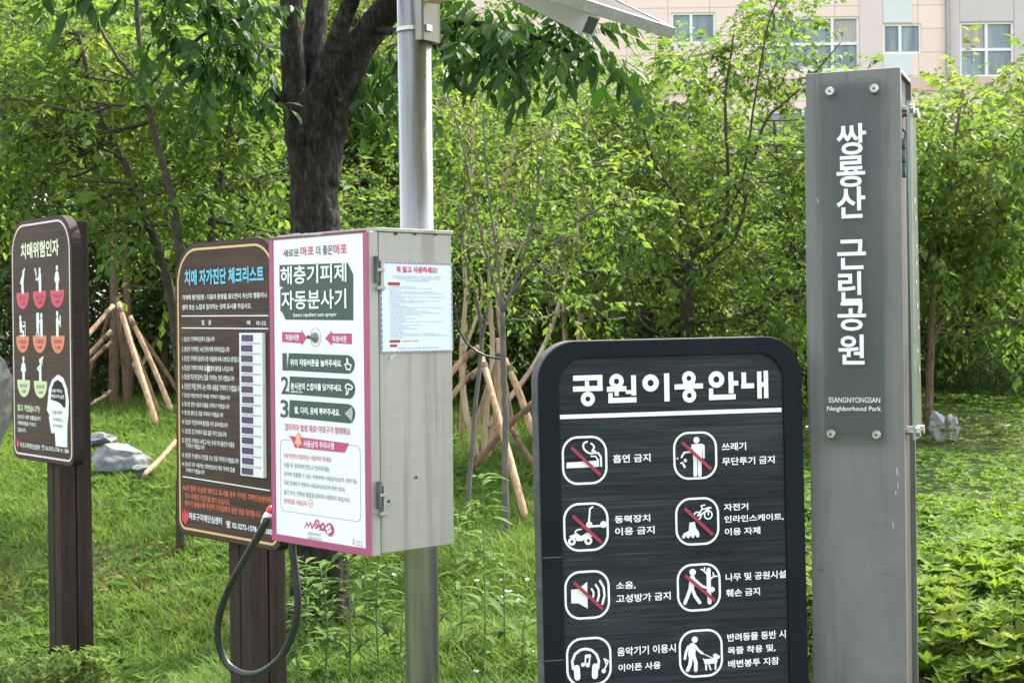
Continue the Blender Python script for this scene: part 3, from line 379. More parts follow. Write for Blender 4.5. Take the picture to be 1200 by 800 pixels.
50508:(920,(125,248,95,242,74,225,67,198,74,172,95,155,125,148,155,155,176,172,183,198,176,225,155,242),(125,232,145,227,158,215,163,198,158,181,145,169,125,165,105,169,92,181,87,198,92,215,105,227),(217,257,217,142,238,142,238,191,271,191,271,208,238,208,238,257),(95,33,246,33,246,50,115,50,115,75,238,75,238,131,95,131,95,115,217,115,217,91,95,91)),
50517:(920,(125,245,95,239,74,220,67,193,74,166,95,147,125,141,156,147,177,166,184,193,177,220,156,239),(125,228,145,224,159,211,164,193,159,175,145,163,125,158,106,163,92,175,87,193,92,211,106,224),(95,123,95,33,238,33,238,123,217,123,217,95,116,95,116,123),(116,79,217,79,217,50,116,50),(217,257,217,134,238,134,238,188,271,188,271,205,238,205,238,257)),
50557:(920,(91,112,91,95,217,95,217,30,238,30,238,112),(125,243,95,236,74,218,67,190,74,162,95,143,125,136,156,143,177,162,185,190,177,218,156,236),(125,225,146,221,159,208,165,190,159,171,146,158,125,154,106,158,92,171,87,190,92,208,106,221),(217,257,217,123,238,123,238,157,271,157,271,174,238,174,238,205,271,205,271,222,238,222,238,257)),
50612:(920,(123,221,142,213,155,192,160,160,155,128,142,108,123,100,104,108,91,128,86,160,91,192,104,213),(228,257,228,170,179,170,170,207,150,231,123,239,93,230,74,202,67,160,74,119,93,91,123,82,151,90,170,115,179,154,228,154,228,30,248,30,248,257)),
50613:(920,(97,111,97,94,228,94,228,30,248,30,248,111),(124,226,144,222,157,209,162,190,157,171,144,158,124,153,105,158,91,171,86,190,91,209,105,222),(124,244,94,237,74,218,66,190,74,161,94,142,124,135,152,141,172,157,182,181,228,181,228,123,248,123,248,257,228,257,228,198,182,198,172,222,152,238)),
50620:(920,(124,232,144,227,158,215,162,198,158,180,144,168,124,163,104,168,91,180,86,198,91,215,104,227),(124,249,94,242,74,225,66,198,74,171,94,153,124,146,152,152,172,167,182,190,228,190,228,142,248,142,248,257,228,257,228,207,182,207,172,229,152,244),(103,33,257,33,257,50,124,50,124,75,248,75,248,129,103,129,103,113,228,113,228,90,103,90)),
50632:(920,(124,227,144,222,157,209,162,191,157,172,144,160,124,155,105,160,91,172,86,191,91,209,105,222),(204,119,204,106,200,87,190,68,172,52,154,67,144,85,140,106,140,119,120,119,120,106,115,84,99,63,75,49,85,33,105,44,120,58,130,75,139,58,153,42,172,32,191,43,205,58,214,76,224,58,239,44,259,33,270,49,245,63,229,83,224,106,224,119),(228,257,228,200,181,200,171,223,151,238,124,244,94,237,74,219,66,191,74,163,94,145,124,138,152,144,172,159,182,183,228,183,228,128,248,128,248,257)),
50640:(920,(235,257,235,30,255,30,255,257),(113,218,129,211,139,191,143,159,139,128,129,107,113,100,98,107,88,128,85,159,88,191,98,211),(113,238,88,228,71,201,65,159,71,117,88,90,113,80,138,89,154,114,162,152,190,152,190,42,210,42,210,252,190,252,190,169,162,169,154,206,138,229)),
50668:(920,(123,221,142,213,155,192,160,160,155,128,142,108,123,100,104,108,91,128,86,160,91,192,104,213),(176,189,228,189,228,135,177,135,179,160),(228,257,228,206,170,206,158,224,142,235,123,239,93,230,74,202,67,160,74,119,93,91,123,82,143,86,160,98,172,118,228,118,228,30,248,30,248,257)),
50672:(920,(124,224,144,219,157,205,162,185,157,166,144,152,124,147,104,152,91,166,86,185,91,205,104,219),(228,204,228,167,180,167,182,195,179,204),(124,242,94,235,74,215,66,185,74,156,94,136,124,129,143,132,158,139,170,150,228,150,228,90,248,90,248,257,228,257,228,221,170,221,158,232,142,240),(104,107,104,35,255,35,255,53,125,53,125,107)),
50689:(920,(124,225,144,221,158,208,162,190,158,171,144,158,124,153,104,158,91,171,86,190,91,208,104,221),(174,118,134,112,108,97,99,74,108,51,134,36,174,31,214,36,240,51,249,74,240,97,214,112),(174,101,203,98,222,89,229,74,222,60,203,51,174,48,145,51,126,60,119,74,126,89,145,98),(179,207,228,207,228,172,180,172,182,199),(228,257,228,224,170,224,150,238,124,243,94,236,74,217,66,190,74,162,94,143,124,136,150,141,170,155,228,155,228,123,248,123,248,257)),
50696:(920,(235,257,235,30,255,30,255,257),(113,218,129,211,139,191,143,159,139,128,129,107,113,100,98,107,88,128,84,159,88,191,98,211),(190,185,190,133,160,133,162,159,160,185),(113,238,88,228,71,201,65,159,71,117,88,90,113,80,131,85,145,97,155,116,190,116,190,42,210,42,210,252,190,252,190,202,155,202,145,221,131,234)),
50724:(920,(165,225,197,220,219,205,227,183,219,160,197,145,165,140,132,145,111,160,102,183,111,205,132,220),(63,77,63,60,268,60,268,77,175,77,175,124,212,133,238,153,247,183,236,214,207,235,165,242,122,235,93,214,82,183,92,153,117,133,154,124,154,77)),
50743:(920,(165,236,195,233,216,224,223,209,216,195,195,186,165,183,133,186,113,195,106,209,113,224,133,233),(165,252,122,247,95,232,85,209,93,188,117,173,154,167,154,145,63,145,63,128,267,128,267,145,175,145,175,167,212,173,235,188,244,209,234,232,207,247),(154,113,154,106,143,79,116,59,78,48,86,32,119,41,146,56,165,78,183,56,210,41,243,32,251,48,213,59,185,79,175,106,175,113)),
50752:(920,(130,224,150,220,164,207,170,189,164,170,150,158,130,153,110,158,95,170,90,189,95,207,110,220),(63,80,130,81,203,88,201,103,140,98,140,137,166,145,183,163,190,189,182,217,161,235,130,242,99,235,78,217,70,189,76,163,94,145,120,137,120,97,60,97),(215,257,215,30,236,30,236,146,272,146,272,163,236,163,236,257)),
50836:(920,(165,226,197,221,219,206,227,184,219,162,197,148,165,143,132,148,110,162,102,184,110,206,132,221),(165,242,122,235,93,215,82,184,86,165,97,150,113,138,113,77,63,77,63,60,268,60,268,77,217,77,217,138,233,150,243,165,247,184,236,215,207,235),(133,77,133,130,148,127,165,126,181,127,196,130,196,77)),
50857:(920,(165,111,123,106,96,93,87,71,96,49,123,36,165,31,206,36,232,49,242,71,232,93,206,106),(165,95,195,92,214,84,221,71,214,58,195,50,165,47,134,50,115,58,108,71,115,84,134,92),(165,236,196,233,216,224,223,210,216,197,196,188,165,185,133,188,113,197,106,210,113,224,133,233),(165,252,122,248,95,233,85,210,88,197,98,185,113,177,113,145,63,145,63,128,267,128,267,145,216,145,216,177,231,185,241,197,244,210,234,233,207,248),(133,145,133,171,148,169,181,169,196,171,196,145)),
50864:(920,(164,248,123,242,95,225,85,198,95,172,123,155,164,148,206,155,233,172,243,198,233,225,206,242),(164,231,195,227,215,215,222,198,215,181,195,169,164,165,134,169,114,181,107,198,114,215,134,227),(62,127,62,110,154,110,154,30,175,30,175,110,267,110,267,127)),
50868:(920,(165,251,123,245,95,230,85,205,95,181,123,166,165,160,206,166,234,181,244,205,234,230,206,245),(165,234,195,231,215,221,222,205,215,190,195,181,165,177,134,181,115,190,107,205,115,221,134,231),(62,142,62,125,156,125,156,79,177,79,177,125,267,125,267,142),(88,102,88,35,245,35,245,53,109,53,109,102)),
50872:(920,(165,254,122,249,95,236,85,215,95,194,122,180,165,176,207,180,235,194,244,215,235,236,207,249),(165,238,196,235,216,228,223,215,216,202,196,194,165,192,133,194,113,202,107,215,113,228,133,235),(88,33,247,33,247,49,108,49,108,72,240,72,240,123,175,123,175,144,267,144,267,161,63,161,63,144,154,144,154,123,87,123,87,108,220,108,220,88,88,88)),
50883:(920,(165,253,122,248,95,234,85,212,95,189,122,175,165,170,207,175,234,189,244,212,234,234,207,248),(165,238,196,234,216,226,223,212,216,198,196,190,165,187,133,190,113,198,106,212,113,226,133,234),(63,153,63,136,154,136,154,112,175,112,175,136,267,136,267,153),(153,101,153,94,143,72,115,56,77,48,84,32,118,39,145,52,164,70,183,52,211,39,245,32,251,48,213,56,185,72,175,94,175,101)),
50896:(920,(135,248,106,242,86,229,79,208,86,187,106,174,135,169,164,174,183,187,190,208,183,229,164,242),(135,232,153,229,166,221,170,208,166,195,153,187,135,184,116,187,103,195,99,208,103,221,116,229),(64,135,127,136,127,93,147,93,147,137,208,144,207,159,132,153,61,152),(181,123,181,108,227,108,227,85,248,85,248,257,227,257,227,123),(93,102,93,35,253,35,253,53,114,53,114,102)),
50948:(920,(136,246,106,240,86,224,79,200,86,175,106,159,136,153,166,159,187,175,194,200,187,224,166,240),(136,229,156,225,169,215,174,200,169,184,156,174,136,170,117,174,104,184,99,200,104,215,117,225),(227,257,227,30,248,30,248,257),(65,117,127,118,127,38,148,38,148,119,180,122,212,127,211,142,134,135,62,134)),
50976:(920,(164,248,123,242,95,225,85,198,95,172,123,155,164,149,206,155,233,172,243,198,233,225,206,242),(164,231,195,227,215,216,222,198,215,181,195,170,164,166,134,170,114,181,107,198,114,216,134,227),(62,128,62,111,115,111,115,30,136,30,136,111,193,111,193,30,214,30,214,111,267,111,267,128)),
51004:(920,(165,242,123,234,93,213,82,180,93,147,123,125,165,118,207,125,236,147,247,180,236,213,207,234),(165,225,197,220,219,204,227,180,219,156,197,140,165,135,133,140,110,156,102,180,110,204,133,220),(63,78,63,60,268,60,268,78)),
51008:(920,(63,138,63,121,267,121,267,138),(165,249,122,244,95,228,85,204,95,180,122,164,165,159,207,164,234,180,244,204,234,228,207,244),(165,232,195,229,216,219,223,204,216,189,195,179,165,176,134,179,113,189,106,204,113,219,134,229),(89,101,89,35,244,35,244,53,110,53,110,101)),
51012:(920,(165,253,122,248,95,235,85,214,95,192,122,179,165,175,207,179,235,192,244,214,235,235,207,248),(165,237,196,234,216,226,223,214,216,201,196,193,165,190,133,193,113,201,107,214,113,226,133,234),(63,159,63,143,267,143,267,159),(88,33,247,33,247,49,108,49,108,72,240,72,240,123,87,123,87,108,220,108,220,88,88,88)),
51020:(920,(165,252,122,247,95,232,85,209,95,186,122,171,165,166,207,171,234,186,244,209,234,232,207,247),(165,235,195,232,216,223,223,209,216,195,195,186,165,183,133,186,113,195,106,209,113,223,133,232),(88,108,88,33,242,33,242,108),(222,91,222,50,108,50,108,91),(63,147,63,130,267,130,267,147)),
51025:(920,(63,147,63,130,267,130,267,147),(165,111,123,107,96,93,87,71,96,49,123,35,165,30,206,35,232,49,242,71,232,93,206,107),(165,95,195,92,214,84,221,71,214,58,195,50,165,47,134,50,115,58,108,71,115,84,134,92),(165,251,122,246,95,231,85,208,95,185,122,170,165,165,207,170,234,185,244,208,234,231,207,246),(165,235,195,231,216,222,223,208,216,194,195,185,165,182,133,185,113,194,106,208,113,222,133,231)),
51032:(920,(136,240,104,233,83,215,75,187,83,159,104,141,136,134,167,141,188,159,196,187,188,215,167,233),(136,222,157,218,171,205,176,187,171,169,157,156,136,152,115,156,101,169,95,187,101,205,115,218),(226,257,226,30,247,30,247,257),(67,80,136,81,213,90,211,105,135,98,64,97)),
51060:(920,(227,257,227,30,248,30,248,257),(128,239,98,230,78,202,71,160,78,119,98,91,128,82,158,91,178,119,185,160,178,202,158,230),(128,221,148,213,161,192,165,160,161,128,148,108,128,100,109,108,95,128,91,160,95,192,109,213)),
51064:(920,(227,257,227,92,248,92,248,257),(127,241,96,234,75,214,67,185,75,156,96,137,127,130,157,137,178,156,185,185,178,214,157,234),(127,223,146,218,160,205,165,185,160,166,146,153,127,148,107,153,93,166,88,185,93,205,107,218),(102,108,102,35,255,35,255,53,123,53,123,108)),
51068:(920,(126,248,96,242,75,224,67,198,75,172,96,155,126,148,156,155,177,172,184,198,177,224,156,242),(126,231,146,227,159,215,164,198,159,181,146,170,126,165,106,170,93,181,88,198,93,215,106,227),(227,257,227,141,248,141,248,257),(102,33,255,33,255,50,122,50,122,75,248,75,248,130,102,130,102,113,227,113,227,90,102,90)),
51069:(920,(227,257,227,137,248,137,248,257),(175,127,175,110,227,110,227,32,248,32,248,127),(126,247,96,240,75,222,67,196,75,169,96,152,126,145,156,152,177,169,184,196,177,222,156,240),(126,229,146,225,159,213,164,196,159,178,146,166,126,162,106,166,93,178,88,196,93,213,106,225),(91,127,91,111,145,111,145,89,91,89,91,33,147,34,183,39,181,55,148,50,111,50,111,74,165,74,165,127)),
51075:(920,(227,257,227,143,248,143,248,257),(215,93,195,89,181,79,176,62,181,46,195,35,215,31,235,35,249,46,254,62,249,79,235,89),(215,78,226,76,234,71,236,62,234,53,226,48,215,46,204,48,196,53,194,62,196,71,204,76),(126,248,96,242,75,224,67,198,75,172,96,155,126,148,156,155,177,172,184,198,177,224,156,242),(126,231,146,227,159,215,164,198,159,181,146,170,126,165,106,170,93,181,88,198,93,215,106,227),(89,34,138,35,168,39,166,54,140,51,108,50,108,75,158,75,158,128,88,128,88,112,138,112,138,90,89,90),(205,139,205,118,167,118,167,102,263,102,263,118,225,118,225,139)),
51077:(920,(227,257,227,135,248,135,248,257),(102,124,102,33,248,33,248,124,227,124,227,97,123,97,123,124),(123,80,227,80,227,50,123,50),(127,246,96,239,75,221,67,194,75,167,96,148,127,142,157,148,178,167,185,194,178,221,157,239),(127,228,147,224,160,212,165,194,160,176,147,163,127,159,106,163,93,176,88,194,93,212,106,224)),
51080:(920,(227,257,227,128,248,128,248,257),(127,243,96,237,75,218,67,190,75,163,96,145,127,138,157,145,178,163,185,190,178,218,157,237),(127,226,147,221,160,209,165,190,160,172,147,160,127,155,106,160,93,172,88,190,93,209,106,221),(202,118,202,105,199,87,188,68,170,52,153,67,142,85,139,105,139,118,119,118,119,105,113,84,98,63,73,49,84,34,103,44,118,58,128,75,138,58,152,43,171,32,189,43,203,58,212,76,222,59,238,44,258,34,268,49,243,63,228,82,223,105,223,118)),
51088:(920,(67,233,67,216,118,216,118,188,110,149,89,114,59,90,71,74,95,92,115,118,129,149,142,120,162,96,185,80,197,96,167,119,147,151,139,188,139,216,189,216,189,233),(215,257,215,30,236,30,236,148,273,148,273,165,236,165,236,257)),
51089:(920,(91,108,91,92,217,92,217,30,238,30,238,108),(68,241,68,224,118,224,118,215,111,185,91,159,62,142,72,126,97,138,116,157,129,180,142,159,160,142,183,130,194,146,165,163,146,187,139,215,139,224,189,224,189,241),(217,257,217,120,238,120,238,180,271,180,271,197,238,197,238,257)),
51105:(920,(95,122,95,33,238,33,238,122,217,122,217,95,116,95,116,122),(116,78,217,78,217,50,116,50),(67,242,67,225,118,225,118,217,111,188,91,163,61,147,72,130,96,143,115,161,128,184,142,163,160,146,184,135,194,151,165,167,146,190,139,217,139,225,188,225,188,242),(217,257,217,133,238,133,238,187,271,187,271,205,238,205,238,257)),
51109:(920,(166,114,126,109,100,95,92,73,100,50,126,36,166,31,206,36,231,50,240,73,231,95,206,109),(166,98,195,95,213,86,220,73,213,59,195,50,166,48,137,50,119,59,112,73,119,86,137,95),(68,240,68,223,118,223,118,214,111,183,91,158,62,141,72,124,97,137,116,156,129,180,142,159,160,143,184,131,193,147,165,163,146,186,139,214,139,223,189,223,189,240),(217,257,217,120,238,120,238,182,271,182,271,199,238,199,238,257)),
51200:(920,(179,175,179,158,228,158,228,30,248,30,248,257,228,257,228,175),(69,233,69,217,120,217,120,190,112,150,90,115,60,92,73,75,97,93,117,120,130,151,144,122,164,97,188,80,200,96,170,119,149,153,141,190,141,217,192,217,192,233)),
51201:(920,(97,109,97,92,228,92,228,30,248,30,248,109),(70,241,70,224,120,224,120,215,113,185,93,159,63,142,74,125,98,138,118,157,131,181,144,160,162,142,185,130,196,147,167,163,148,187,141,215,141,224,190,224,190,241),(228,257,228,198,183,198,183,180,228,180,228,122,248,122,248,257)),
51204:(920,(228,257,228,194,182,194,182,177,228,177,228,91,248,91,248,257),(104,105,104,35,255,35,255,53,125,53,125,105),(70,238,70,221,120,221,120,210,113,179,93,153,63,136,74,120,98,133,118,152,131,176,144,154,162,137,185,125,196,141,167,158,148,182,141,210,141,221,190,221,190,238)),
51216:(920,(102,113,102,33,248,33,248,113),(228,97,228,50,122,50,122,97),(228,257,228,200,183,200,183,183,228,183,228,125,248,125,248,257),(70,242,70,225,120,225,120,217,113,186,93,160,63,143,74,127,98,140,118,159,131,183,144,161,162,144,185,132,196,148,167,165,148,189,141,217,141,225,190,225,190,242)),
51217:(920,(104,123,104,33,248,33,248,123,228,123,228,95,124,95,124,123),(124,79,228,79,228,50,124,50),(228,257,228,202,183,202,183,185,228,185,228,134,248,134,248,257),(70,243,70,226,120,226,120,220,113,190,93,164,63,147,74,130,98,143,118,162,131,187,144,165,162,148,185,135,196,152,167,168,148,192,141,220,141,226,190,226,190,243)),
51221:(920,(174,115,134,110,108,96,99,73,108,50,134,36,174,31,214,36,240,50,249,73,240,96,214,110),(174,99,203,96,222,87,229,73,222,59,203,50,174,47,145,50,126,59,119,73,126,87,145,96),(228,257,228,198,183,198,183,181,228,181,228,122,248,122,248,257),(70,240,70,223,120,223,120,215,113,184,93,158,63,140,74,124,98,138,118,157,131,181,144,160,162,143,185,130,196,147,167,163,148,187,141,216,141,223,190,223,190,240)),
51228:(920,(235,257,235,30,254,30,254,257),(189,252,189,175,152,175,152,158,189,158,189,42,209,42,209,252),(66,230,66,213,109,213,109,193,103,152,86,117,60,91,72,76,93,94,108,118,119,147,129,120,145,98,164,81,177,97,150,121,134,154,129,193,129,213,169,213,169,230)),
51312:(920,(155,132,155,77,63,77,63,60,268,60,268,77,175,77,175,132),(80,236,80,219,154,219,154,214,141,180,111,154,72,140,81,123,115,135,144,156,165,184,186,156,215,136,250,125,258,141,219,155,188,181,175,214,175,219,250,219,250,236)),
51313:(920,(85,104,85,87,221,87,221,30,242,30,242,104),(81,248,81,231,151,231,140,208,111,190,74,181,82,165,117,173,146,189,165,211,183,189,212,173,248,165,255,181,218,190,190,208,178,231,248,231,248,248),(154,177,154,143,63,143,63,126,267,126,267,143,175,143,175,177)),
51339:(920,(165,89,128,86,105,76,97,59,105,43,128,33,165,29,201,33,225,43,232,59,225,76,201,86),(165,75,190,73,206,68,211,59,206,51,190,45,165,43,139,45,123,51,118,59,123,68,139,73),(62,163,62,146,267,146,267,163,175,163,175,190,154,190,154,163),(81,250,81,233,151,233,138,213,110,199,73,192,80,176,116,183,146,197,165,217,184,197,213,183,249,176,256,192,219,199,191,213,178,233,248,233,248,250),(154,137,154,116,82,116,82,100,248,100,248,116,175,116,175,137)),
51452:(920,(82,242,82,226,153,226,141,197,112,175,75,163,82,147,116,157,145,175,165,199,184,175,213,157,247,147,255,163,217,175,188,197,176,226,247,226,247,242),(63,128,63,111,154,111,154,31,175,31,175,111,267,111,267,128)),
51460:(920,(88,33,247,33,247,49,108,49,108,72,240,72,240,123,175,123,175,146,267,146,267,162,63,162,63,146,154,146,154,123,87,123,87,108,220,108,220,87,88,87),(81,249,81,232,153,232,139,212,111,197,73,189,80,173,116,181,145,194,165,214,184,194,214,181,249,173,256,189,218,197,190,212,177,232,248,232,248,249)),
51613:(920,(63,149,63,132,267,132,267,149),(165,113,123,108,96,94,87,72,96,50,123,36,165,31,206,36,232,50,242,72,232,94,206,108),(165,96,195,93,214,85,221,72,214,59,195,50,165,48,134,50,115,59,108,72,115,85,134,93),(81,245,81,228,151,228,139,205,111,188,74,179,81,163,117,171,146,187,165,209,183,187,212,171,248,163,255,179,218,188,190,205,178,228,248,228,248,245)),
51648:(920,(227,257,227,30,248,30,248,257),(70,233,70,216,122,216,122,188,114,149,93,114,63,90,75,74,99,92,119,117,133,148,147,120,167,96,192,80,203,96,173,118,151,150,143,188,143,216,196,216,196,233)),
51649:(920,(227,257,227,120,248,120,248,257),(97,108,97,91,227,91,227,30,248,30,248,108),(71,241,71,224,123,224,123,215,115,185,95,159,65,142,76,126,101,139,120,158,134,181,147,159,166,142,190,130,201,146,171,162,151,186,144,215,144,224,195,224,195,241)),
51652:(920,(227,257,227,91,248,91,248,257),(71,238,71,221,123,221,123,209,115,178,95,153,65,135,76,119,101,132,120,151,134,175,147,153,166,135,190,123,201,140,171,156,151,180,144,209,144,221,195,221,195,238),(102,107,102,35,255,35,255,53,123,53,123,107)),
51656:(920,(227,257,227,140,248,140,248,257),(102,33,255,33,255,50,122,50,122,74,248,74,248,128,102,128,102,112,227,112,227,90,102,90),(71,244,71,227,123,227,115,196,95,172,65,155,75,139,100,151,120,170,134,193,147,172,167,155,191,144,201,160,171,175,151,197,144,227,195,227,195,244)),
51665:(920,(227,257,227,134,248,134,248,257),(102,123,102,33,248,33,248,123,227,123,227,96,123,96,123,123),(123,80,227,80,227,50,123,50),(71,242,71,225,123,225,123,220,115,190,95,166,65,150,76,134,101,146,120,164,133,187,147,166,167,149,191,138,201,154,171,169,151,192,144,220,144,225,195,225,195,242)),
52265:(920,(91,107,91,90,217,90,217,30,238,30,238,107),(119,258,119,229,69,229,69,212,119,212,119,207,112,179,92,155,63,140,73,123,97,135,116,153,130,175,143,155,161,139,185,128,195,144,166,159,146,181,140,207,140,212,190,212,190,229,140,229,140,258),(217,257,217,119,238,119,238,179,271,179,271,197,238,197,238,257)),
52280:(920,(96,112,96,33,238,33,238,112),(217,96,217,50,116,50,116,96),(119,258,119,230,69,230,69,213,119,213,112,182,92,159,63,143,72,127,97,139,116,156,130,178,143,158,161,142,185,132,195,148,166,162,146,184,140,213,190,213,190,230,140,230,140,258),(217,257,217,123,238,123,238,182,271,182,271,200,238,200,238,257)),
52376:(920,(179,166,179,149,228,149,228,30,248,30,248,257,228,257,228,166),(120,252,120,217,69,217,69,201,120,201,120,183,112,146,93,113,63,90,75,74,98,91,117,115,130,144,144,117,163,94,187,78,198,94,169,116,148,147,140,183,140,201,191,201,191,217,141,217,141,252)),
52380:(920,(119,255,119,227,69,227,69,210,119,210,119,203,112,173,92,148,63,132,73,115,97,128,117,146,130,168,143,148,162,131,186,120,196,136,166,151,147,175,140,203,140,210,190,210,190,227,140,227,140,255),(228,257,228,187,182,187,182,170,228,170,228,88,248,88,248,257),(104,103,104,35,255,35,255,53,125,53,125,103)),
52404:(920,(235,257,235,30,254,30,254,257),(189,252,189,167,155,167,155,150,189,150,189,42,209,42,209,252),(109,248,109,215,67,215,67,198,109,198,109,187,103,150,87,117,60,93,73,77,93,94,108,117,119,144,130,119,145,97,165,82,177,97,151,120,134,151,128,187,128,198,170,198,170,215,128,215,128,248)),
52488:(920,(155,128,155,76,63,76,63,59,268,59,268,76,175,76,175,128),(155,252,155,221,82,221,82,204,154,204,143,172,114,149,74,136,82,120,116,130,145,148,165,172,185,148,213,130,248,120,256,136,215,149,186,172,175,204,248,204,248,221,175,221,175,252)),
52572:(920,(226,257,226,30,247,30,247,257),(67,77,136,78,213,87,211,102,180,98,148,96,148,137,127,137,127,95,64,94),(127,255,127,227,76,227,76,210,127,210,119,182,100,160,70,146,80,130,105,141,125,158,138,180,151,159,171,143,195,132,205,148,176,162,156,183,148,210,200,210,200,227,148,227,148,255)),
52649:(920,(165,90,195,88,214,80,221,68,214,57,195,49,165,47,134,49,115,57,108,68,115,80,134,88),(63,145,63,128,154,128,154,106,118,100,95,88,87,68,96,48,123,35,165,31,206,35,232,48,242,68,234,88,211,100,175,106,175,128,267,128,267,145),(83,235,83,218,153,218,141,196,113,181,74,173,81,157,116,164,145,177,165,197,184,177,213,164,248,157,255,173,216,181,188,196,176,218,246,218,246,235,175,235,175,257,154,257,154,235)),
52824:(920,(227,257,227,30,248,30,248,257),(125,252,125,217,73,217,73,201,125,201,125,183,118,145,97,112,67,90,78,74,103,91,122,115,136,144,150,116,169,94,193,78,205,94,175,116,154,147,146,183,146,201,197,201,197,217,146,217,146,252)),
52825:(920,(227,257,227,118,248,118,248,257),(97,106,97,89,227,89,227,30,248,30,248,106),(124,258,124,229,72,229,72,212,124,212,124,207,117,178,97,154,67,138,77,121,102,133,121,151,135,174,148,153,168,137,192,125,202,142,172,157,152,180,144,207,144,212,195,212,195,229,145,229,145,258)),
52828:(920,(227,257,227,90,248,90,248,257),(102,105,102,35,255,35,255,53,123,53,123,105),(124,255,124,227,72,227,72,210,124,210,124,204,117,174,97,149,67,133,77,117,102,129,121,147,134,170,148,149,167,132,192,121,202,137,172,153,152,176,144,204,144,210,195,210,195,227,145,227,145,255)),
52832:(920,(227,257,227,137,248,137,248,257),(102,33,255,33,255,50,122,50,122,73,248,73,248,126,102,126,102,110,227,110,227,88,102,88),(124,258,124,233,72,233,72,216,124,216,115,190,95,169,67,155,76,139,101,150,121,167,134,188,148,168,168,153,193,143,202,158,173,171,153,191,144,216,195,216,195,233,145,233,145,258)),
52992:(920,(235,257,235,30,255,30,255,257),(188,251,188,167,153,167,159,198,161,230,75,230,75,213,141,213,139,195,135,178,63,173,67,155,130,161,115,136,94,112,64,92,75,78,107,99,130,124,146,150,188,150,188,42,207,42,207,251)),
53076:(920,(87,235,87,218,222,218,221,180,80,175,84,157,220,165,217,139,212,111,233,108,241,168,242,235),(142,137,142,78,63,78,63,61,267,61,267,78,162,78,162,137)),
53356:(920,(63,79,63,62,267,62,267,79),(87,234,87,217,222,217,221,171,81,165,84,148,220,155,212,98,232,96,241,156,242,234)),
53412:(920,(227,257,227,30,248,30,248,257),(79,233,79,216,162,216,160,196,155,177,68,171,71,153,148,160,130,131,103,106,67,84,78,67,142,114,174,170,183,233)),
53444:(920,(73,238,73,123,147,125,193,130,191,147,148,142,93,140,93,174,172,174,172,190,93,190,93,222,176,222,176,238),(217,257,217,89,238,89,238,169,271,169,271,187,238,187,238,257),(97,104,97,35,248,35,248,53,118,53,118,104)),
53552:(920,(181,172,181,155,228,155,228,30,248,30,248,257,228,257,228,172),(73,236,73,85,146,86,193,92,191,108,146,103,93,102,93,156,167,156,167,172,93,172,93,219,178,219,178,236)),
53748:(920,(226,257,226,30,247,30,247,257),(67,76,136,77,213,86,211,101,180,97,148,95,148,131,198,131,198,148,102,148,102,176,192,176,192,192,102,192,102,220,197,220,197,236,81,236,81,131,128,131,128,94,64,93)),
53804:(920,(62,120,62,103,154,103,154,30,175,30,175,103,267,103,267,120),(90,246,90,143,244,143,244,160,110,160,110,187,237,187,237,203,110,203,110,230,242,230,242,246)),
53944:(920,(63,77,63,60,268,60,268,77),(89,237,89,118,244,118,244,135,110,135,110,170,237,170,237,187,110,187,110,220,242,220,242,237)),
53948:(920,(62,132,62,115,267,115,267,132),(89,98,89,35,245,35,245,53,109,53,109,98),(89,248,89,153,243,153,243,169,110,169,110,193,235,193,235,209,110,209,110,232,242,232,242,248)),
54036:(920,(65,147,131,148,202,155,201,170,168,167,168,225,190,225,190,241,69,241,69,225,92,225,92,165,63,164),(112,225,148,225,148,166,112,165),(217,257,217,140,238,140,238,190,271,190,271,207,238,207,238,257),(95,33,246,33,246,50,115,50,115,74,238,74,238,128,95,128,95,112,217,112,217,90,95,90)),
54200:(920,(190,171,190,153,228,153,228,88,248,88,248,257,228,257,228,214,190,214,190,197,228,197,228,171),(65,123,128,124,196,130,195,145,166,143,166,222,188,222,188,238,69,238,69,222,92,222,92,140,63,140),(112,222,146,222,146,142,112,140),(104,102,104,35,255,35,255,53,125,53,125,102)),
54217:(920,(174,112,134,108,108,94,99,72,108,50,134,36,174,31,214,36,240,50,249,72,240,94,214,108),(174,96,203,93,222,85,229,72,222,58,203,50,174,47,145,50,126,58,119,72,126,85,145,93),(228,257,228,216,190,216,190,200,228,200,228,176,190,176,190,159,228,159,228,117,248,117,248,257),(65,130,128,132,196,138,195,154,166,151,166,223,188,223,188,240,69,240,69,223,92,223,92,148,63,148),(112,223,146,223,146,150,112,148)),
54252:(920,(81,144,81,128,154,128,154,76,63,76,63,58,268,58,268,76,175,76,175,128,248,128,248,144,213,144,213,218,248,218,248,235,80,235,80,218,115,218,115,144),(136,218,192,218,192,144,136,144)),
54256:(920,(63,134,63,118,267,118,267,134,175,134,175,162,247,162,247,178,213,178,213,230,247,230,247,247,82,247,82,230,115,230,115,178,82,178,82,162,154,162,154,134),(136,230,192,230,192,178,136,178),(89,98,89,35,244,35,244,53,110,53,110,98)),
54364:(920,(81,145,81,128,119,128,119,75,63,75,63,58,268,58,268,75,210,75,210,128,248,128,248,145,213,145,213,219,248,219,248,236,80,236,80,219,115,219,115,145),(140,75,140,128,189,128,189,75),(136,219,192,219,192,145,136,145)),
54408:(920,(222,88,222,50,108,50,108,88),(88,104,88,33,242,33,242,104,175,104,175,131,267,131,267,148,63,148,63,131,154,131,154,104),(82,185,82,168,247,168,247,185,213,185,213,232,247,232,247,250,82,250,82,232,115,232,115,185),(136,232,192,232,192,185,136,185)),
54588:(920,(227,257,227,30,248,30,248,257),(65,87,134,88,209,95,207,110,171,107,171,215,196,215,196,232,68,232,68,215,93,215,93,104,62,104),(113,215,151,215,151,106,113,105)),
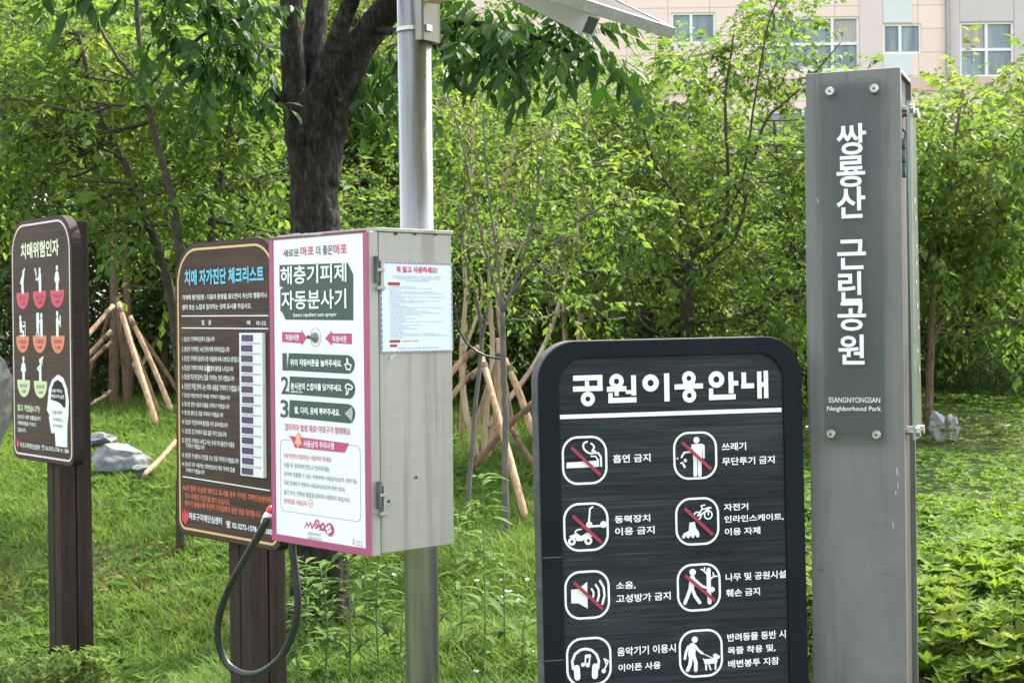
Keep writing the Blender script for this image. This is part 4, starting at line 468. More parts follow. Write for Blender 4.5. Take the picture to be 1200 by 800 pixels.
54596:(920,(227,257,227,140,248,140,248,257),(101,33,256,33,256,50,122,50,122,74,248,74,248,128,101,128,101,112,227,112,227,90,101,90),(69,147,135,149,206,156,205,171,172,168,172,225,194,225,194,241,72,241,72,225,95,225,95,165,66,164),(115,225,152,225,152,167,115,165)),
54616:(920,(129,185,100,178,81,160,74,133,81,106,100,88,129,81,157,88,177,106,184,133,177,160,157,178),(129,168,147,163,160,151,164,133,160,115,147,103,129,98,111,103,98,115,93,133,98,151,111,163),(216,257,216,30,236,30,236,147,273,147,273,164,236,164,236,257),(118,254,118,220,61,220,61,203,195,203,195,220,139,220,139,254)),
54617:(920,(130,204,101,199,82,185,75,163,82,142,101,128,130,123,158,128,177,142,184,163,177,185,158,199),(130,188,148,185,160,177,164,163,160,150,148,142,130,139,112,142,100,150,95,163,100,177,112,185),(91,103,91,86,217,86,217,30,238,30,238,103),(120,258,120,233,63,233,63,216,197,216,197,233,140,233,140,258),(217,257,217,115,238,115,238,177,271,177,271,194,238,194,238,257)),
54620:(920,(130,200,101,195,82,180,75,158,82,135,101,121,130,116,158,121,177,135,184,158,177,180,158,195),(130,184,148,180,160,172,164,158,160,144,148,135,130,132,112,135,100,144,95,158,100,172,112,180),(217,257,217,87,238,87,238,165,271,165,271,182,238,182,238,257),(120,257,120,229,63,229,63,212,197,212,197,229,140,229,140,257),(97,100,97,35,248,35,248,53,118,53,118,100)),
54624:(920,(130,210,101,205,82,193,75,173,82,153,101,140,130,136,158,140,177,153,184,173,177,193,158,205),(130,195,148,192,160,185,164,173,160,161,148,154,130,151,112,154,100,161,95,173,100,185,112,192),(217,258,217,132,238,132,238,186,272,186,272,203,238,203,238,258),(95,33,246,33,246,49,115,49,115,70,238,70,238,121,95,121,95,105,217,105,217,85,95,85),(120,259,120,236,63,236,63,220,197,220,197,236,140,236,140,259)),
54632:(920,(96,108,96,33,238,33,238,108),(217,91,217,50,116,50,116,91),(130,205,101,200,82,186,75,165,82,143,101,129,130,124,158,129,177,143,184,165,177,186,158,200),(130,189,148,186,160,177,164,165,160,151,148,143,130,140,112,143,100,151,95,165,100,177,112,186),(217,257,217,120,238,120,238,179,271,179,271,197,238,197,238,257),(120,258,120,233,63,233,63,216,197,216,197,233,140,233,140,258)),
54633:(920,(96,115,96,33,238,33,238,115,217,115,217,92,116,92,116,115),(116,75,217,75,217,50,116,50),(130,206,101,201,82,188,75,167,82,146,101,132,130,127,158,132,177,146,184,167,177,188,158,201),(130,190,148,188,160,179,164,167,160,154,148,146,130,143,112,146,100,154,95,167,100,179,112,188),(217,257,217,125,238,125,238,182,271,182,271,199,238,199,238,257),(120,259,120,233,63,233,63,217,197,217,197,233,140,233,140,259)),
54637:(920,(167,109,128,105,102,91,93,70,102,49,128,36,167,31,206,36,232,49,240,70,232,91,206,105),(167,93,195,90,214,82,220,70,214,58,195,50,167,47,138,50,120,58,114,70,120,82,138,90),(130,203,101,198,82,184,75,163,82,142,101,128,130,123,158,128,177,142,184,163,177,184,158,198),(130,188,148,185,160,176,164,163,160,150,148,142,130,139,112,142,100,150,95,163,100,176,112,185),(217,257,217,111,238,111,238,177,271,177,271,194,238,194,238,257),(120,258,120,231,63,231,63,215,197,215,197,231,140,231,140,258)),
54644:(920,(118,186,93,179,76,161,70,135,76,108,93,89,118,83,143,89,160,108,167,135,160,161,143,179),(118,168,134,164,144,152,148,135,144,117,134,105,118,100,103,105,92,117,88,135,92,152,103,164),(108,250,108,218,62,218,62,201,174,201,174,218,128,218,128,250),(185,252,185,42,205,42,205,145,234,145,234,30,254,30,254,257,234,257,234,162,205,162,205,252)),
54663:(920,(119,200,94,195,77,181,71,160,77,139,94,125,119,120,144,125,161,139,167,160,161,181,144,195),(119,185,134,181,145,173,148,160,145,147,134,139,119,136,103,139,93,147,89,160,93,173,103,181),(185,253,185,117,205,117,205,176,233,176,233,98,253,98,253,257,233,257,233,193,205,193,205,253),(108,255,108,228,61,228,61,212,176,212,176,228,129,228,129,255),(167,108,167,102,156,77,128,58,90,48,97,32,130,40,158,55,178,75,197,55,225,40,258,32,266,48,228,58,199,77,188,102,188,108)),
54665:(920,(119,202,94,197,77,183,71,163,77,142,94,129,119,124,144,129,161,142,167,163,161,183,144,197),(119,186,134,183,145,175,148,163,145,150,134,142,119,140,103,142,93,150,89,163,93,175,103,183),(179,110,138,105,112,92,103,70,112,49,138,36,179,31,219,36,245,49,254,70,245,92,219,105),(179,94,208,91,227,83,233,70,227,58,208,50,179,47,149,50,130,58,124,70,130,83,149,91),(185,252,185,122,204,122,204,178,233,178,233,114,253,114,253,257,233,257,233,195,204,195,204,252),(108,255,108,230,61,230,61,213,176,213,176,230,129,230,129,255)),
54693:(920,(167,109,128,105,102,91,93,70,102,49,128,36,167,31,206,36,232,49,240,70,232,91,206,105),(167,93,195,90,214,82,220,70,214,58,195,50,167,47,138,50,120,58,114,70,120,82,138,90),(130,203,101,198,82,184,75,163,82,142,101,128,130,123,158,128,177,142,184,163,177,184,158,198),(130,188,148,185,160,176,164,163,160,150,148,142,130,139,112,142,100,150,95,163,100,176,112,185),(217,257,217,111,238,111,238,152,271,152,271,170,238,170,238,200,271,200,271,218,238,218,238,257),(120,258,120,231,63,231,63,215,197,215,197,231,140,231,140,258)),
54744:(920,(102,108,102,33,248,33,248,108),(228,91,228,50,122,50,122,91),(128,205,101,200,83,185,76,165,83,143,101,129,128,124,155,129,174,143,180,165,174,185,155,200),(128,189,145,186,156,177,160,165,156,152,145,143,128,140,111,143,100,152,96,165,100,177,111,186),(190,188,190,171,228,171,228,120,248,120,248,257,228,257,228,188),(118,259,118,233,63,233,63,216,193,216,193,233,138,233,138,259)),
54792:(920,(127,210,100,205,82,192,76,172,82,151,100,138,127,133,154,138,172,151,178,172,172,192,154,205),(127,195,143,192,154,184,158,172,154,159,143,151,127,148,110,151,99,159,95,172,99,184,110,192),(228,257,228,207,190,207,190,190,228,190,228,167,189,167,189,150,228,150,228,131,248,131,248,257),(117,260,117,237,63,237,63,221,190,221,190,237,137,237,137,260),(103,33,255,33,255,49,124,49,124,70,248,70,248,120,103,120,103,104,228,104,228,85,103,85)),
54840:(920,(165,175,193,172,211,163,217,148,211,134,193,125,165,122,136,125,118,134,112,148,118,163,136,172),(154,253,154,223,72,223,72,207,256,207,256,223,175,223,175,253),(165,192,125,186,100,172,90,148,98,127,120,112,154,105,154,74,63,74,63,57,268,57,268,74,175,74,175,105,209,112,231,127,238,148,229,172,204,186)),
54841:(920,(165,197,193,195,210,189,216,179,210,169,193,163,165,161,136,163,119,169,113,179,119,189,136,195),(85,93,85,77,219,77,219,30,240,30,240,93),(154,260,154,237,73,237,73,221,255,221,255,237,175,237,175,260),(63,128,63,112,267,112,267,128,175,128,175,147,209,151,230,162,238,179,229,197,204,208,165,212,125,208,100,197,92,179,99,162,120,151,154,147,154,128)),
54868:(920,(132,183,149,180,161,171,165,158,161,144,149,135,132,132,114,135,102,144,98,158,102,171,114,180),(132,200,104,194,85,180,78,158,84,138,98,124,121,117,121,92,60,91,63,73,130,75,204,83,202,98,142,93,142,117,164,123,179,138,185,158,178,180,159,194),(216,257,216,30,237,30,237,143,272,143,272,161,237,161,237,257),(121,256,121,229,64,229,64,212,199,212,199,229,142,229,142,256)),
54869:(920,(89,93,89,77,217,77,217,30,238,30,238,93),(132,198,149,195,161,189,165,178,161,168,149,162,132,159,114,162,103,168,99,178,103,189,114,195),(132,212,104,208,86,196,79,178,84,162,99,151,122,145,122,129,61,128,64,112,131,113,205,120,203,135,142,130,142,145,165,151,179,162,185,178,178,196,160,208),(217,257,217,105,238,105,238,171,271,171,271,188,238,188,238,257),(122,258,122,236,67,236,67,220,197,220,197,236,142,236,142,258)),
54876:(920,(132,204,149,202,161,196,165,188,161,179,149,174,132,172,114,174,103,179,99,188,103,196,114,202),(217,257,217,123,238,123,238,182,271,182,271,199,238,199,238,257),(92,33,246,33,246,48,112,48,112,67,238,67,238,113,91,113,91,98,217,98,217,81,92,81),(132,217,104,214,86,204,79,188,84,173,99,163,122,158,122,145,61,144,64,128,131,130,205,137,203,150,142,145,142,158,165,163,179,173,185,188,178,204,160,214),(122,259,122,240,67,240,67,225,197,225,197,240,142,240,142,259)),
54980:(920,(165,201,125,197,100,184,91,163,100,143,125,130,165,126,204,130,229,143,238,163,229,184,204,197),(165,185,193,183,210,175,217,163,210,152,193,144,165,142,136,144,119,152,112,163,119,175,136,183),(154,258,154,231,73,231,73,214,255,214,255,231,175,231,175,258),(63,110,63,93,154,93,154,30,175,30,175,93,268,93,268,110)),
55036:(920,(120,205,95,201,78,190,72,172,78,154,95,142,120,138,145,142,162,154,168,172,162,190,145,201),(120,191,136,188,146,182,150,172,146,161,136,155,120,153,105,155,95,161,91,172,95,182,105,188),(234,257,234,30,254,30,254,257),(110,253,110,230,65,230,65,214,176,214,176,230,130,230,130,253),(150,95,150,79,192,79,192,42,211,42,211,252,192,252,192,95),(61,107,110,108,110,42,129,42,129,110,179,115,178,131,117,126,59,125)),
55137:(920,(88,107,88,33,241,33,241,107,220,107,220,87,109,87,109,107),(109,72,220,72,220,50,109,50),(165,213,125,210,100,199,92,182,100,165,125,154,165,150,204,154,229,165,238,182,229,199,204,210),(165,199,192,197,210,191,215,182,210,172,192,167,165,165,137,167,120,172,114,182,120,191,137,197),(63,137,63,120,267,120,267,137),(154,260,154,238,73,238,73,222,255,222,255,238,175,238,175,260)),
}

class Face:
    """an upright panel: origin at its top left corner, s to the right, t down, d out of the panel"""
    def __init__(s, TL, yaw, roll_, lean=0):
        yaw, roll_, lean = map(math.radians, (yaw, roll_, lean))
        u = np.array([math.cos(yaw), -math.sin(yaw), 0]); n = np.array([-math.sin(yaw), -math.cos(yaw), 0]); z = np.array([0, 0, 1.])
        v = math.cos(lean)*z-math.sin(lean)*n; s.n = math.cos(lean)*n+math.sin(lean)*z
        s.u = math.cos(roll_)*u+math.sin(roll_)*v; s.v = math.cos(roll_)*v-math.sin(roll_)*u; s.O = np.array(TL, float); s.yaw = yaw
    def P(s, a, b, d=0): return s.O+s.u*a-s.v*b+s.n*d
    def hit(s, px, py, d=0):
        r = ray(px, py); O = s.O+s.n*d; t = np.dot(O-CAM, s.n)/np.dot(r, s.n); q = CAM+r*t-O
        return (float(np.dot(q, s.u)), float(-np.dot(q, s.v)))
def rrect(s0, t0, s1, t1, r, n=7):
    """rounded rectangle outline; r = one radius or (tl,tr,br,bl)"""
    if not hasattr(r, '__len__'): r = (r,)*4
    out = []
    for (cx, cy, a0, rr) in ((s0+r[0], t0+r[0], 180, r[0]), (s1-r[1], t0+r[1], 270, r[1]), (s1-r[2], t1-r[2], 0, r[2]), (s0+r[3], t1-r[3], 90, r[3])):
        for i in range(n+1):
            a = math.radians(a0+90*i/n); out.append((cx+rr*math.cos(a), cy+rr*math.sin(a)))
    return out

# ---------------------------------------------------------------- materials
def new_mat(name):
    m_ = bpy.data.materials.new(name); m_.use_nodes = True; return m_, m_.node_tree, m_.node_tree.nodes['Principled BSDF']
def N(nt_, typ, **kw):
    n = nt_.nodes.new(typ)
    for k, v in kw.items():
        if k in n.inputs: n.inputs[k].default_value = v
        else: setattr(n, k, v)
    return n
def ramp(nt_, fac, stops):
    r = nt_.nodes.new('ShaderNodeValToRGB'); nt_.links.new(fac, r.inputs[0]); e = r.color_ramp.elements
    while len(e) < len(stops): e.new(.5)
    for el, (p, c) in zip(e, stops): el.position = p; el.color = (*c, 1)
    return r.outputs[0]
def objco(nt_, scale=(1, 1, 1), rot=(0, 0, 0)):
    tc = nt_.nodes.new('ShaderNodeTexCoord'); mp = nt_.nodes.new('ShaderNodeMapping')
    mp.inputs['Scale'].default_value = scale; mp.inputs['Rotation'].default_value = rot
    nt_.links.new(tc.outputs['Object'], mp.inputs[0]); return mp.outputs[0]
def bump(nt_, b, h, strength=.3, dist=.01):
    bn = N(nt_, 'ShaderNodeBump', Strength=strength, Distance=dist); nt_.links.new(h, bn.inputs['Height']); nt_.links.new(bn.outputs[0], b.inputs['Normal'])
def noise_mat(name, stops, scale=5, stretch=(1, 1, 1), rough=.6, metallic=0, detail=5, bmp=0, bdist=.004, spec=.5, rot=(0, 0, 0), dist=0.):
    m_, t, b = new_mat(name)
    n = N(t, 'ShaderNodeTexNoise', Scale=scale, Detail=detail, Roughness=.6, Distortion=dist)
    t.links.new(objco(t, stretch, rot), n.inputs['Vector'])
    t.links.new(ramp(t, n.outputs[0], stops), b.inputs['Base Color'])
    b.inputs['Roughness'].default_value = rough; b.inputs['Metallic'].default_value = metallic; b.inputs['Specular IOR Level'].default_value = spec
    if bmp: bump(t, b, n.outputs[0], bmp, bdist)
    return m_
def flat_mat(name, c, rough=.5, metallic=0, spec=.5, var=.06):
    """paint or print, with a little wear so that it is never one flat value"""
    a = tuple(min(1, x*(1-var)) for x in c); b = tuple(min(1, x*(1+var)) for x in c)
    return noise_mat(name, [(.3, a), (.7, b)], 14, rough=rough, metallic=metallic, spec=spec)
def leaf_mat(name, dark, mid, light, trans, tmix=.4, rough=.45, spec=.35):
    m_, t, b = new_mat(name)
    at_ = t.nodes.new('ShaderNodeAttribute'); at_.attribute_name = 'var'
    c = ramp(t, at_.outputs['Fac'], [(0, dark), (.5, mid), (.9, light), (1, tuple(x*y for x, y in zip(light, (1.12, 1.0, .9))))])
    t.links.new(c, b.inputs['Base Color']); b.inputs['Roughness'].default_value = rough; b.inputs['Specular IOR Level'].default_value = spec
    tr = t.nodes.new('ShaderNodeBsdfTranslucent'); mx = N(t, 'ShaderNodeMix', data_type='RGBA', blend_type='MULTIPLY')
    mx.inputs[0].default_value = 1; t.links.new(c, mx.inputs[6]); mx.inputs[7].default_value = (*trans, 1)
    t.links.new(mx.outputs[2], tr.inputs[0])
    ms = N(t, 'ShaderNodeMixShader'); ms.inputs[0].default_value = tmix
    t.links.new(b.outputs[0], ms.inputs[1]); t.links.new(tr.outputs[0], ms.inputs[2])
    t.links.new(ms.outputs[0], t.nodes['Material Output'].inputs[0]); return m_

M = {}
def wood_sign(name, stops, rough=.55, freq=90):
    m_, t, b = new_mat(name)
    co = objco(t, (3, 3, freq))
    n = N(t, 'ShaderNodeTexNoise', Scale=1.0, Detail=7, Roughness=.65, Distortion=.9); t.links.new(co, n.inputs['Vector'])
    n2 = N(t, 'ShaderNodeTexNoise', Scale=1.0, Detail=3); t.links.new(objco(t, (2, 2, 7)), n2.inputs['Vector'])
    mx = N(t, 'ShaderNodeMath', operation='MULTIPLY_ADD'); mx.inputs[1].default_value = .7
    t.links.new(n.outputs[0], mx.inputs[0])
    m2 = N(t, 'ShaderNodeMath', operation='MULTIPLY'); m2.inputs[1].default_value = .3; t.links.new(n2.outputs[0], m2.inputs[0]); t.links.new(m2.outputs[0], mx.inputs[2])
    t.links.new(ramp(t, mx.outputs[0], stops), b.inputs['Base Color']); b.inputs['Roughness'].default_value = rough; b.inputs['Specular IOR Level'].default_value = .22
    bump(t, b, mx.outputs[0], .5, .0025); return m_
M['brown_board'] = wood_sign('brown_board', [(.35, (.044, .026, .017)), (.6, (.092, .058, .041))], .65, 110)
M['brown_edge'] = noise_mat('brown_edge', [(.3, (.014, .009, .007)), (.7, (.034, .025, .021))], 8, (1, 1, 8), .65, bmp=.3, spec=.2)
M['brown_post'] = noise_mat('brown_post', [(.3, (.022, .013, .010)), (.62, (.043, .028, .022)), (.8, (.074, .052, .043))], 4, (14, 14, .8), .65, bmp=.35, dist=.4, spec=.2)
M['slate_board'] = wood_sign('slate_board', [(.36, (.009, .0115, .014)), (.5, (.020, .0245, .029)), (.64, (.044, .050, .055))], .75, 125)
M['navy_frame'] = noise_mat('navy_frame', [(.3, (.004, .007, .010)), (.75, (.008, .012, .016))], 6, (1, 1, 1), .6, spec=.15)
M['slate_edge'] = noise_mat('slate_edge', [(.3, (.05, .055, .06)), (.7, (.12, .125, .13))], 9, (1, 1, 3), .7)
M['white_print'] = flat_mat('white_print', (.86, .86, .85), .5)
M['red_print'] = flat_mat('red_print', (.34, .025, .055), .5)
M['crimson'] = flat_mat('crimson', (.62, .045, .10), .5, var=.15)
M['salmon'] = flat_mat('salmon', (.72, .21, .12), .5)
M['pale_green'] = flat_mat('pale_green', (.60, .70, .38), .5)
M['cream'] = flat_mat('cream', (.78, .82, .58), .5)
M['cyan_print'] = flat_mat('cyan_print', (.16, .55, .72), .5)
M['navy_print'] = flat_mat('navy_print', (.02, .03, .06), .5)
M['orange_print'] = flat_mat('orange_print', (.75, .17, .08), .5)
M['amber_line'] = flat_mat('amber_line', (.75, .46, .20), .5)
M['pink_line'] = flat_mat('pink_line', (.80, .62, .62), .5)
M['purple_tab'] = flat_mat('purple_tab', (.075, .045, .11), .5)
M['magenta'] = flat_mat('magenta', (.52, .065, .20), .5)
M['frame_pink'] = noise_mat('frame_pink', [(.3, (.43, .075, .19)), (.7, (.36, .08, .16))], 7, rough=.45)
M['maroon'] = noise_mat('maroon', [(.3, (.11, .015, .035)), (.75, (.2, .035, .075))], 9, rough=.4)
M['dark_green'] = flat_mat('dark_green', (.045, .075, .065), .5)
M['grey_print'] = flat_mat('grey_print', (.16, .17, .18), .5)
M['light_grey'] = flat_mat('light_grey', (.42, .43, .43), .5)
M['skin_bell'] = flat_mat('skin_bell', (.80, .42, .18), .5)
M['poster'] = noise_mat('poster', [(.3, (.80, .80, .80)), (.7, (.86, .86, .86))], 3, rough=.35)
M['paper_blue'] = noise_mat('paper_blue', [(.3, (.62, .70, .84)), (.7, (.70, .77, .88))], 3, rough=.3)
M['black_rubber'] = noise_mat('black_rubber', [(.3, (.012, .014, .015)), (.7, (.03, .033, .034))], 30, rough=.45)
M['red_plastic'] = flat_mat('red_plastic', (.65, .06, .05), .4)
M['white_plastic'] = flat_mat('white_plastic', (.8, .8, .76), .4)
def steel(name, c0, c1, rough=.38, stretch=(40, 40, 1.2), met=.85, scale=3, blot=True):
    m_, t, b = new_mat(name)
    n = N(t, 'ShaderNodeTexNoise', Scale=scale, Detail=6, Roughness=.6); t.links.new(objco(t, stretch), n.inputs['Vector'])
    n2 = N(t, 'ShaderNodeTexNoise', Scale=2.6, Detail=6, Roughness=.7, Distortion=.6); t.links.new(objco(t), n2.inputs['Vector'])
    a = N(t, 'ShaderNodeMath', operation='MULTIPLY_ADD'); a.inputs[1].default_value = .35; t.links.new(n.outputs[0], a.inputs[0])
    m3 = N(t, 'ShaderNodeMath', operation='MULTIPLY'); m3.inputs[1].default_value = .65; t.links.new(n2.outputs[0], m3.inputs[0]); t.links.new(m3.outputs[0], a.inputs[2])
    n3 = N(t, 'ShaderNodeTexNoise', Scale=1.0, Detail=5, Roughness=.65); t.links.new(objco(t, (22, 22, .9)), n3.inputs['Vector'])
    gr = ramp(t, n3.outputs[0], [(.34, (.74, .72, .68)), (.46, (1, 1, 1)), (.62, (1, 1, 1)), (.72, (1.12, 1.12, 1.1))])
    mg = N(t, 'ShaderNodeMix', data_type='RGBA', blend_type='MULTIPLY'); mg.inputs[0].default_value = .8 if blot else 0
    t.links.new(ramp(t, a.outputs[0], [(.32, c0), (.68, c1)]), mg.inputs[6]); t.links.new(gr, mg.inputs[7]); t.links.new(mg.outputs[2], b.inputs['Base Color'])
    rr = N(t, 'ShaderNodeMapRange'); rr.inputs[1].default_value = .3; rr.inputs[2].default_value = .7; rr.inputs[3].default_value = rough*.8; rr.inputs[4].default_value = rough*1.35
    t.links.new(n2.outputs[0], rr.inputs[0]); t.links.new(rr.outputs[0], b.inputs['Roughness'])
    b.inputs['Metallic'].default_value = met
    bump(t, b, n.outputs[0], .05, .001); return m_
M['box_steel'] = steel('box_steel', (.33, .31, .285), (.41, .39, .36), .5, (2, 2, 14), met=.35)
M['pole_steel'] = steel('pole_steel', (.27, .262, .25), (.36, .35, .335), .26, met=.75)
M['pillar_steel'] = steel('pillar_steel', (.12, .12, .116), (.225, .22, .21), .5, (3, 3, .6), met=.3)
M['pillar_inner'] = steel('pillar_inner', (.105, .11, .11), (.15, .155, .155), .5, (3, 3, 1), met=.25)
M['bolt_steel'] = steel('bolt_steel', (.34, .33, .31), (.46, .45, .43), .32, met=.9)
M['dark_recess'] = noise_mat('dark_recess', [(.3, (.020, .014, .012)), (.75, (.055, .036, .028))], 9, (3, 3, 1), .7)
M['panel_alu'] = noise_mat('panel_alu', [(.3, (.26, .26, .265)), (.7, (.36, .36, .37))], 6, (6, 6, 6), .45, metallic=.4)
M['beige_steel'] = noise_mat('beige_steel', [(.3, (.30, .28, .255)), (.7, (.38, .355, .33))], 5, rough=.5, metallic=.2)
M['pink_steel'] = noise_mat('pink_steel', [(.3, (.50, .36, .29)), (.7, (.62, .46, .38))], 5, rough=.5)
m_, t, b = new_mat('solar_glass'); b.inputs['Base Color'].default_value = (.012, .014, .022, 1); b.inputs['Roughness'].default_value = .08
cell = N(t, 'ShaderNodeTexBrick', Scale=8.0); cell.offset = 0
cell.inputs['Color1'].default_value = (.010, .013, .028, 1); cell.inputs['Color2'].default_value = (.013, .016, .032, 1); cell.inputs['Mortar'].default_value = (.2, .2, .21, 1); cell.inputs['Mortar Size'].default_value = .008
t.links.new(objco(t), cell.inputs[0]); t.links.new(cell.outputs[0], b.inputs['Base Color']); M['solar_glass'] = m_
# clear acrylic plate: a thin clear sheet that mostly lets the panel behind through
m_, t, b = new_mat('acrylic')
b.inputs['Base Color'].default_value = (.16, .17, .17, 1); b.inputs['Roughness'].default_value = .12
tr = t.nodes.new('ShaderNodeBsdfTransparent'); tr.inputs[0].default_value = (.93, .95, .945, 1)
ms = N(t, 'ShaderNodeMixShader'); lw = N(t, 'ShaderNodeLayerWeight', Blend=.25)
mr = N(t, 'ShaderNodeMapRange'); mr.inputs[3].default_value = .12; mr.inputs[4].default_value = .8; t.links.new(lw.outputs['Facing'], mr.inputs[0])
t.links.new(mr.outputs[0], ms.inputs[0]); t.links.new(tr.outputs[0], ms.inputs[1]); t.links.new(b.outputs[0], ms.inputs[2])
t.links.new(ms.outputs[0], t.nodes['Material Output'].inputs[0]); M['acrylic'] = m_
m_, t, b = new_mat('acrylic_edge'); b.inputs['Base Color'].default_value = (.30, .42, .38, 1); b.inputs['Roughness'].default_value = .2
tr = t.nodes.new('ShaderNodeBsdfTransparent'); tr.inputs[0].default_value = (.75, .86, .82, 1); ms = N(t, 'ShaderNodeMixShader'); ms.inputs[0].default_value = .55
t.links.new(tr.outputs[0], ms.inputs[1]); t.links.new(b.outputs[0], ms.inputs[2]); t.links.new(ms.outputs[0], t.nodes['Material Output'].inputs[0]); M['acrylic_edge'] = m_
def bark(name, c0, c1, c2, scale=9, stretch=(1, 1, .28), bs=.9, bd=.02):
    m_, t, b = new_mat(name)
    v = N(t, 'ShaderNodeTexVoronoi', Scale=scale, feature='DISTANCE_TO_EDGE'); n = N(t, 'ShaderNodeTexNoise', Scale=scale*2.2, Detail=7, Roughness=.7)
    co = objco(t, stretch); ad = N(t, 'ShaderNodeVectorMath', operation='MULTIPLY_ADD'); nn = N(t, 'ShaderNodeTexNoise', Scale=scale*.8, Detail=3); t.links.new(co, nn.inputs['Vector'])
    t.links.new(nn.outputs['Color'], ad.inputs[0]); ad.inputs[1].default_value = (.18, .18, .18); t.links.new(co, ad.inputs[2])
    t.links.new(ad.outputs[0], v.inputs['Vector']); t.links.new(co, n.inputs['Vector'])
    mm = N(t, 'ShaderNodeMath', operation='MULTIPLY_ADD'); mm.inputs[1].default_value = .55; t.links.new(v.outputs['Distance'], mm.inputs[0]); t.links.new(n.outputs[0], mm.inputs[2])
    t.links.new(ramp(t, mm.outputs[0], [(.3, c0), (.55, c1), (.85, c2)]), b.inputs['Base Color']); b.inputs['Roughness'].default_value = .85; b.inputs['Specular IOR Level'].default_value = .2
    bump(t, b, mm.outputs[0], bs, bd); return m_
M['bark_dark'] = bark('bark_dark', (.009, .007, .006), (.050, .042, .034), (.135, .118, .100), 21, (1, 1, .33), 1.0, .09)
M['bark_twig'] = noise_mat('bark_twig', [(.3, (.030, .025, .019)), (.7, (.080, .066, .050))], 30, rough=.85, spec=.2)
M['bark_brown'] = bark('bark_brown', (.05, .030, .018), (.13, .085, .055), (.21, .15, .10), 26, (1, 1, .5), .6, .008)
M['bark_grey'] = noise_mat('bark_grey', [(.3, (.10, .09, .08)), (.7, (.20, .18, .155))], 26, (1, 1, .4), .8, bmp=.4, spec=.2)
M['bark_pale'] = noise_mat('bark_pale', [(.3, (.30, .20, .13)), (.5, (.46, .33, .23)), (.7, (.60, .49, .38))], 7, (1, 1, .5), .7, bmp=.2, spec=.2)
M['stake_wood'] = noise_mat('stake_wood', [(.3, (.20, .115, .062)), (.5, (.37, .235, .135)), (.72, (.54, .39, .26))], 9, (3, 3, .6), .75, bmp=.6, dist=.6, spec=.25)
M['stake_dark'] = noise_mat('stake_dark', [(.3, (.10, .060, .035)), (.7, (.22, .135, .08))], 7, (3, 3, .7), .75, bmp=.3, spec=.2)
M['stone'] = noise_mat('stone', [(.30, (.075, .080, .088)), (.5, (.15, .16, .17)), (.68, (.31, .32, .325))], 5, (1, 1, 2), .8, bmp=.8, bdist=.03, dist=.8)
M['stone_warm'] = noise_mat('stone_warm', [(.28, (.10, .092, .085)), (.5, (.19, .175, .16)), (.72, (.30, .28, .26))], 14, rough=.9, bmp=1.0, bdist=.02, dist=.6)
M['stone_white'] = noise_mat('stone_white', [(.3, (.12, .115, .11)), (.5, (.32, .31, .29)), (.7, (.54, .53, .50))], 7, (1, 1, .4), .8, bmp=.6, bdist=.02, dist=.5)
M['leaf_bright'] = leaf_mat('leaf_bright', (.056, .104, .022), (.094, .152, .032), (.158, .202, .046), (1.55, 1.62, .95), .5, .55, .2)
M['leaf_mid'] = leaf_mat('leaf_mid', (.050, .102, .024), (.084, .145, .034), (.140, .190, .044), (1.5, 1.6, .95), .48, .6, .15)
M['leaf_far'] = leaf_mat('leaf_far', (.060, .108, .026), (.098, .152, .036), (.160, .198, .052), (1.55, 1.6, .95), .5, .6, .15)
M['leaf_cherry'] = leaf_mat('leaf_cherry', (.018, .046, .012), (.032, .070, .016), (.058, .105, .022), (1.5, 1.8, .9), .24, .6, .18)
M['leaf_azalea'] = leaf_mat('leaf_azalea', (.048, .110, .028), (.104, .180, .030), (.185, .245, .040), (1.5, 1.5, .7), .36, .65, .12)
M['leaf_shade'] = leaf_mat('leaf_shade', (.058, .108, .028), (.090, .148, .036), (.140, .188, .048), (1.5, 1.6, .95), .5, .6, .15)
M['leaf_weed'] = leaf_mat('leaf_weed', (.060, .120, .032), (.095, .165, .040), (.15, .215, .055), (1.4, 1.5, .9), .38, .65, .12)
M['grass'] = leaf_mat('grass', (.066, .130, .028), (.116, .195, .042), (.19, .235, .068), (1.4, 1.4, .7), .34, .75, .08)
M['white_petal'] = flat_mat('white_petal', (.75, .74, .70), .6)
# ---------------------------------------------------------------- ground
m_, t, b = new_mat('turf_soil')
n1 = N(t, 'ShaderNodeTexNoise', Scale=.9, Detail=6, Roughness=.65); n2 = N(t, 'ShaderNodeTexNoise', Scale=14., Detail=6, Roughness=.7)
for n_ in (n1, n2): t.links.new(objco(t), n_.inputs['Vector'])
mm = N(t, 'ShaderNodeMath', operation='MULTIPLY_ADD'); mm.inputs[1].default_value = .45; t.links.new(n2.outputs[0], mm.inputs[0]); m3 = N(t, 'ShaderNodeMath', operation='MULTIPLY'); m3.inputs[1].default_value = .55
t.links.new(n1.outputs[0], m3.inputs[0]); t.links.new(m3.outputs[0], mm.inputs[2])
t.links.new(ramp(t, mm.outputs[0], [(.34, (.075, .065, .035)), (.44, (.085, .10, .040)), (.60, (.080, .125, .036)), (.76, (.17, .15, .09))]), b.inputs['Base Color'])
b.inputs['Roughness'].default_value = .95; b.inputs['Specular IOR Level'].default_value = .1; bump(t, b, n2.outputs[0], .8, .03); M['turf_soil'] = m_
xs = np.concatenate([np.linspace(-200, -20, 10), np.linspace(-14, 14, 57), np.linspace(20, 200, 10)])
ys = np.concatenate([np.linspace(-60, -6, 6), np.linspace(-2, 24, 79), np.linspace(30, 400, 14)])
X, Y = np.meshgrid(xs, ys); Zg = gz(X, Y) + np.where((abs(X) < 15) & (Y > 5) & (Y < 25), .02*np.sin(X*2.1+Y)*np.cos(Y*1.7), 0)
mb = MB(); nx = len(xs)
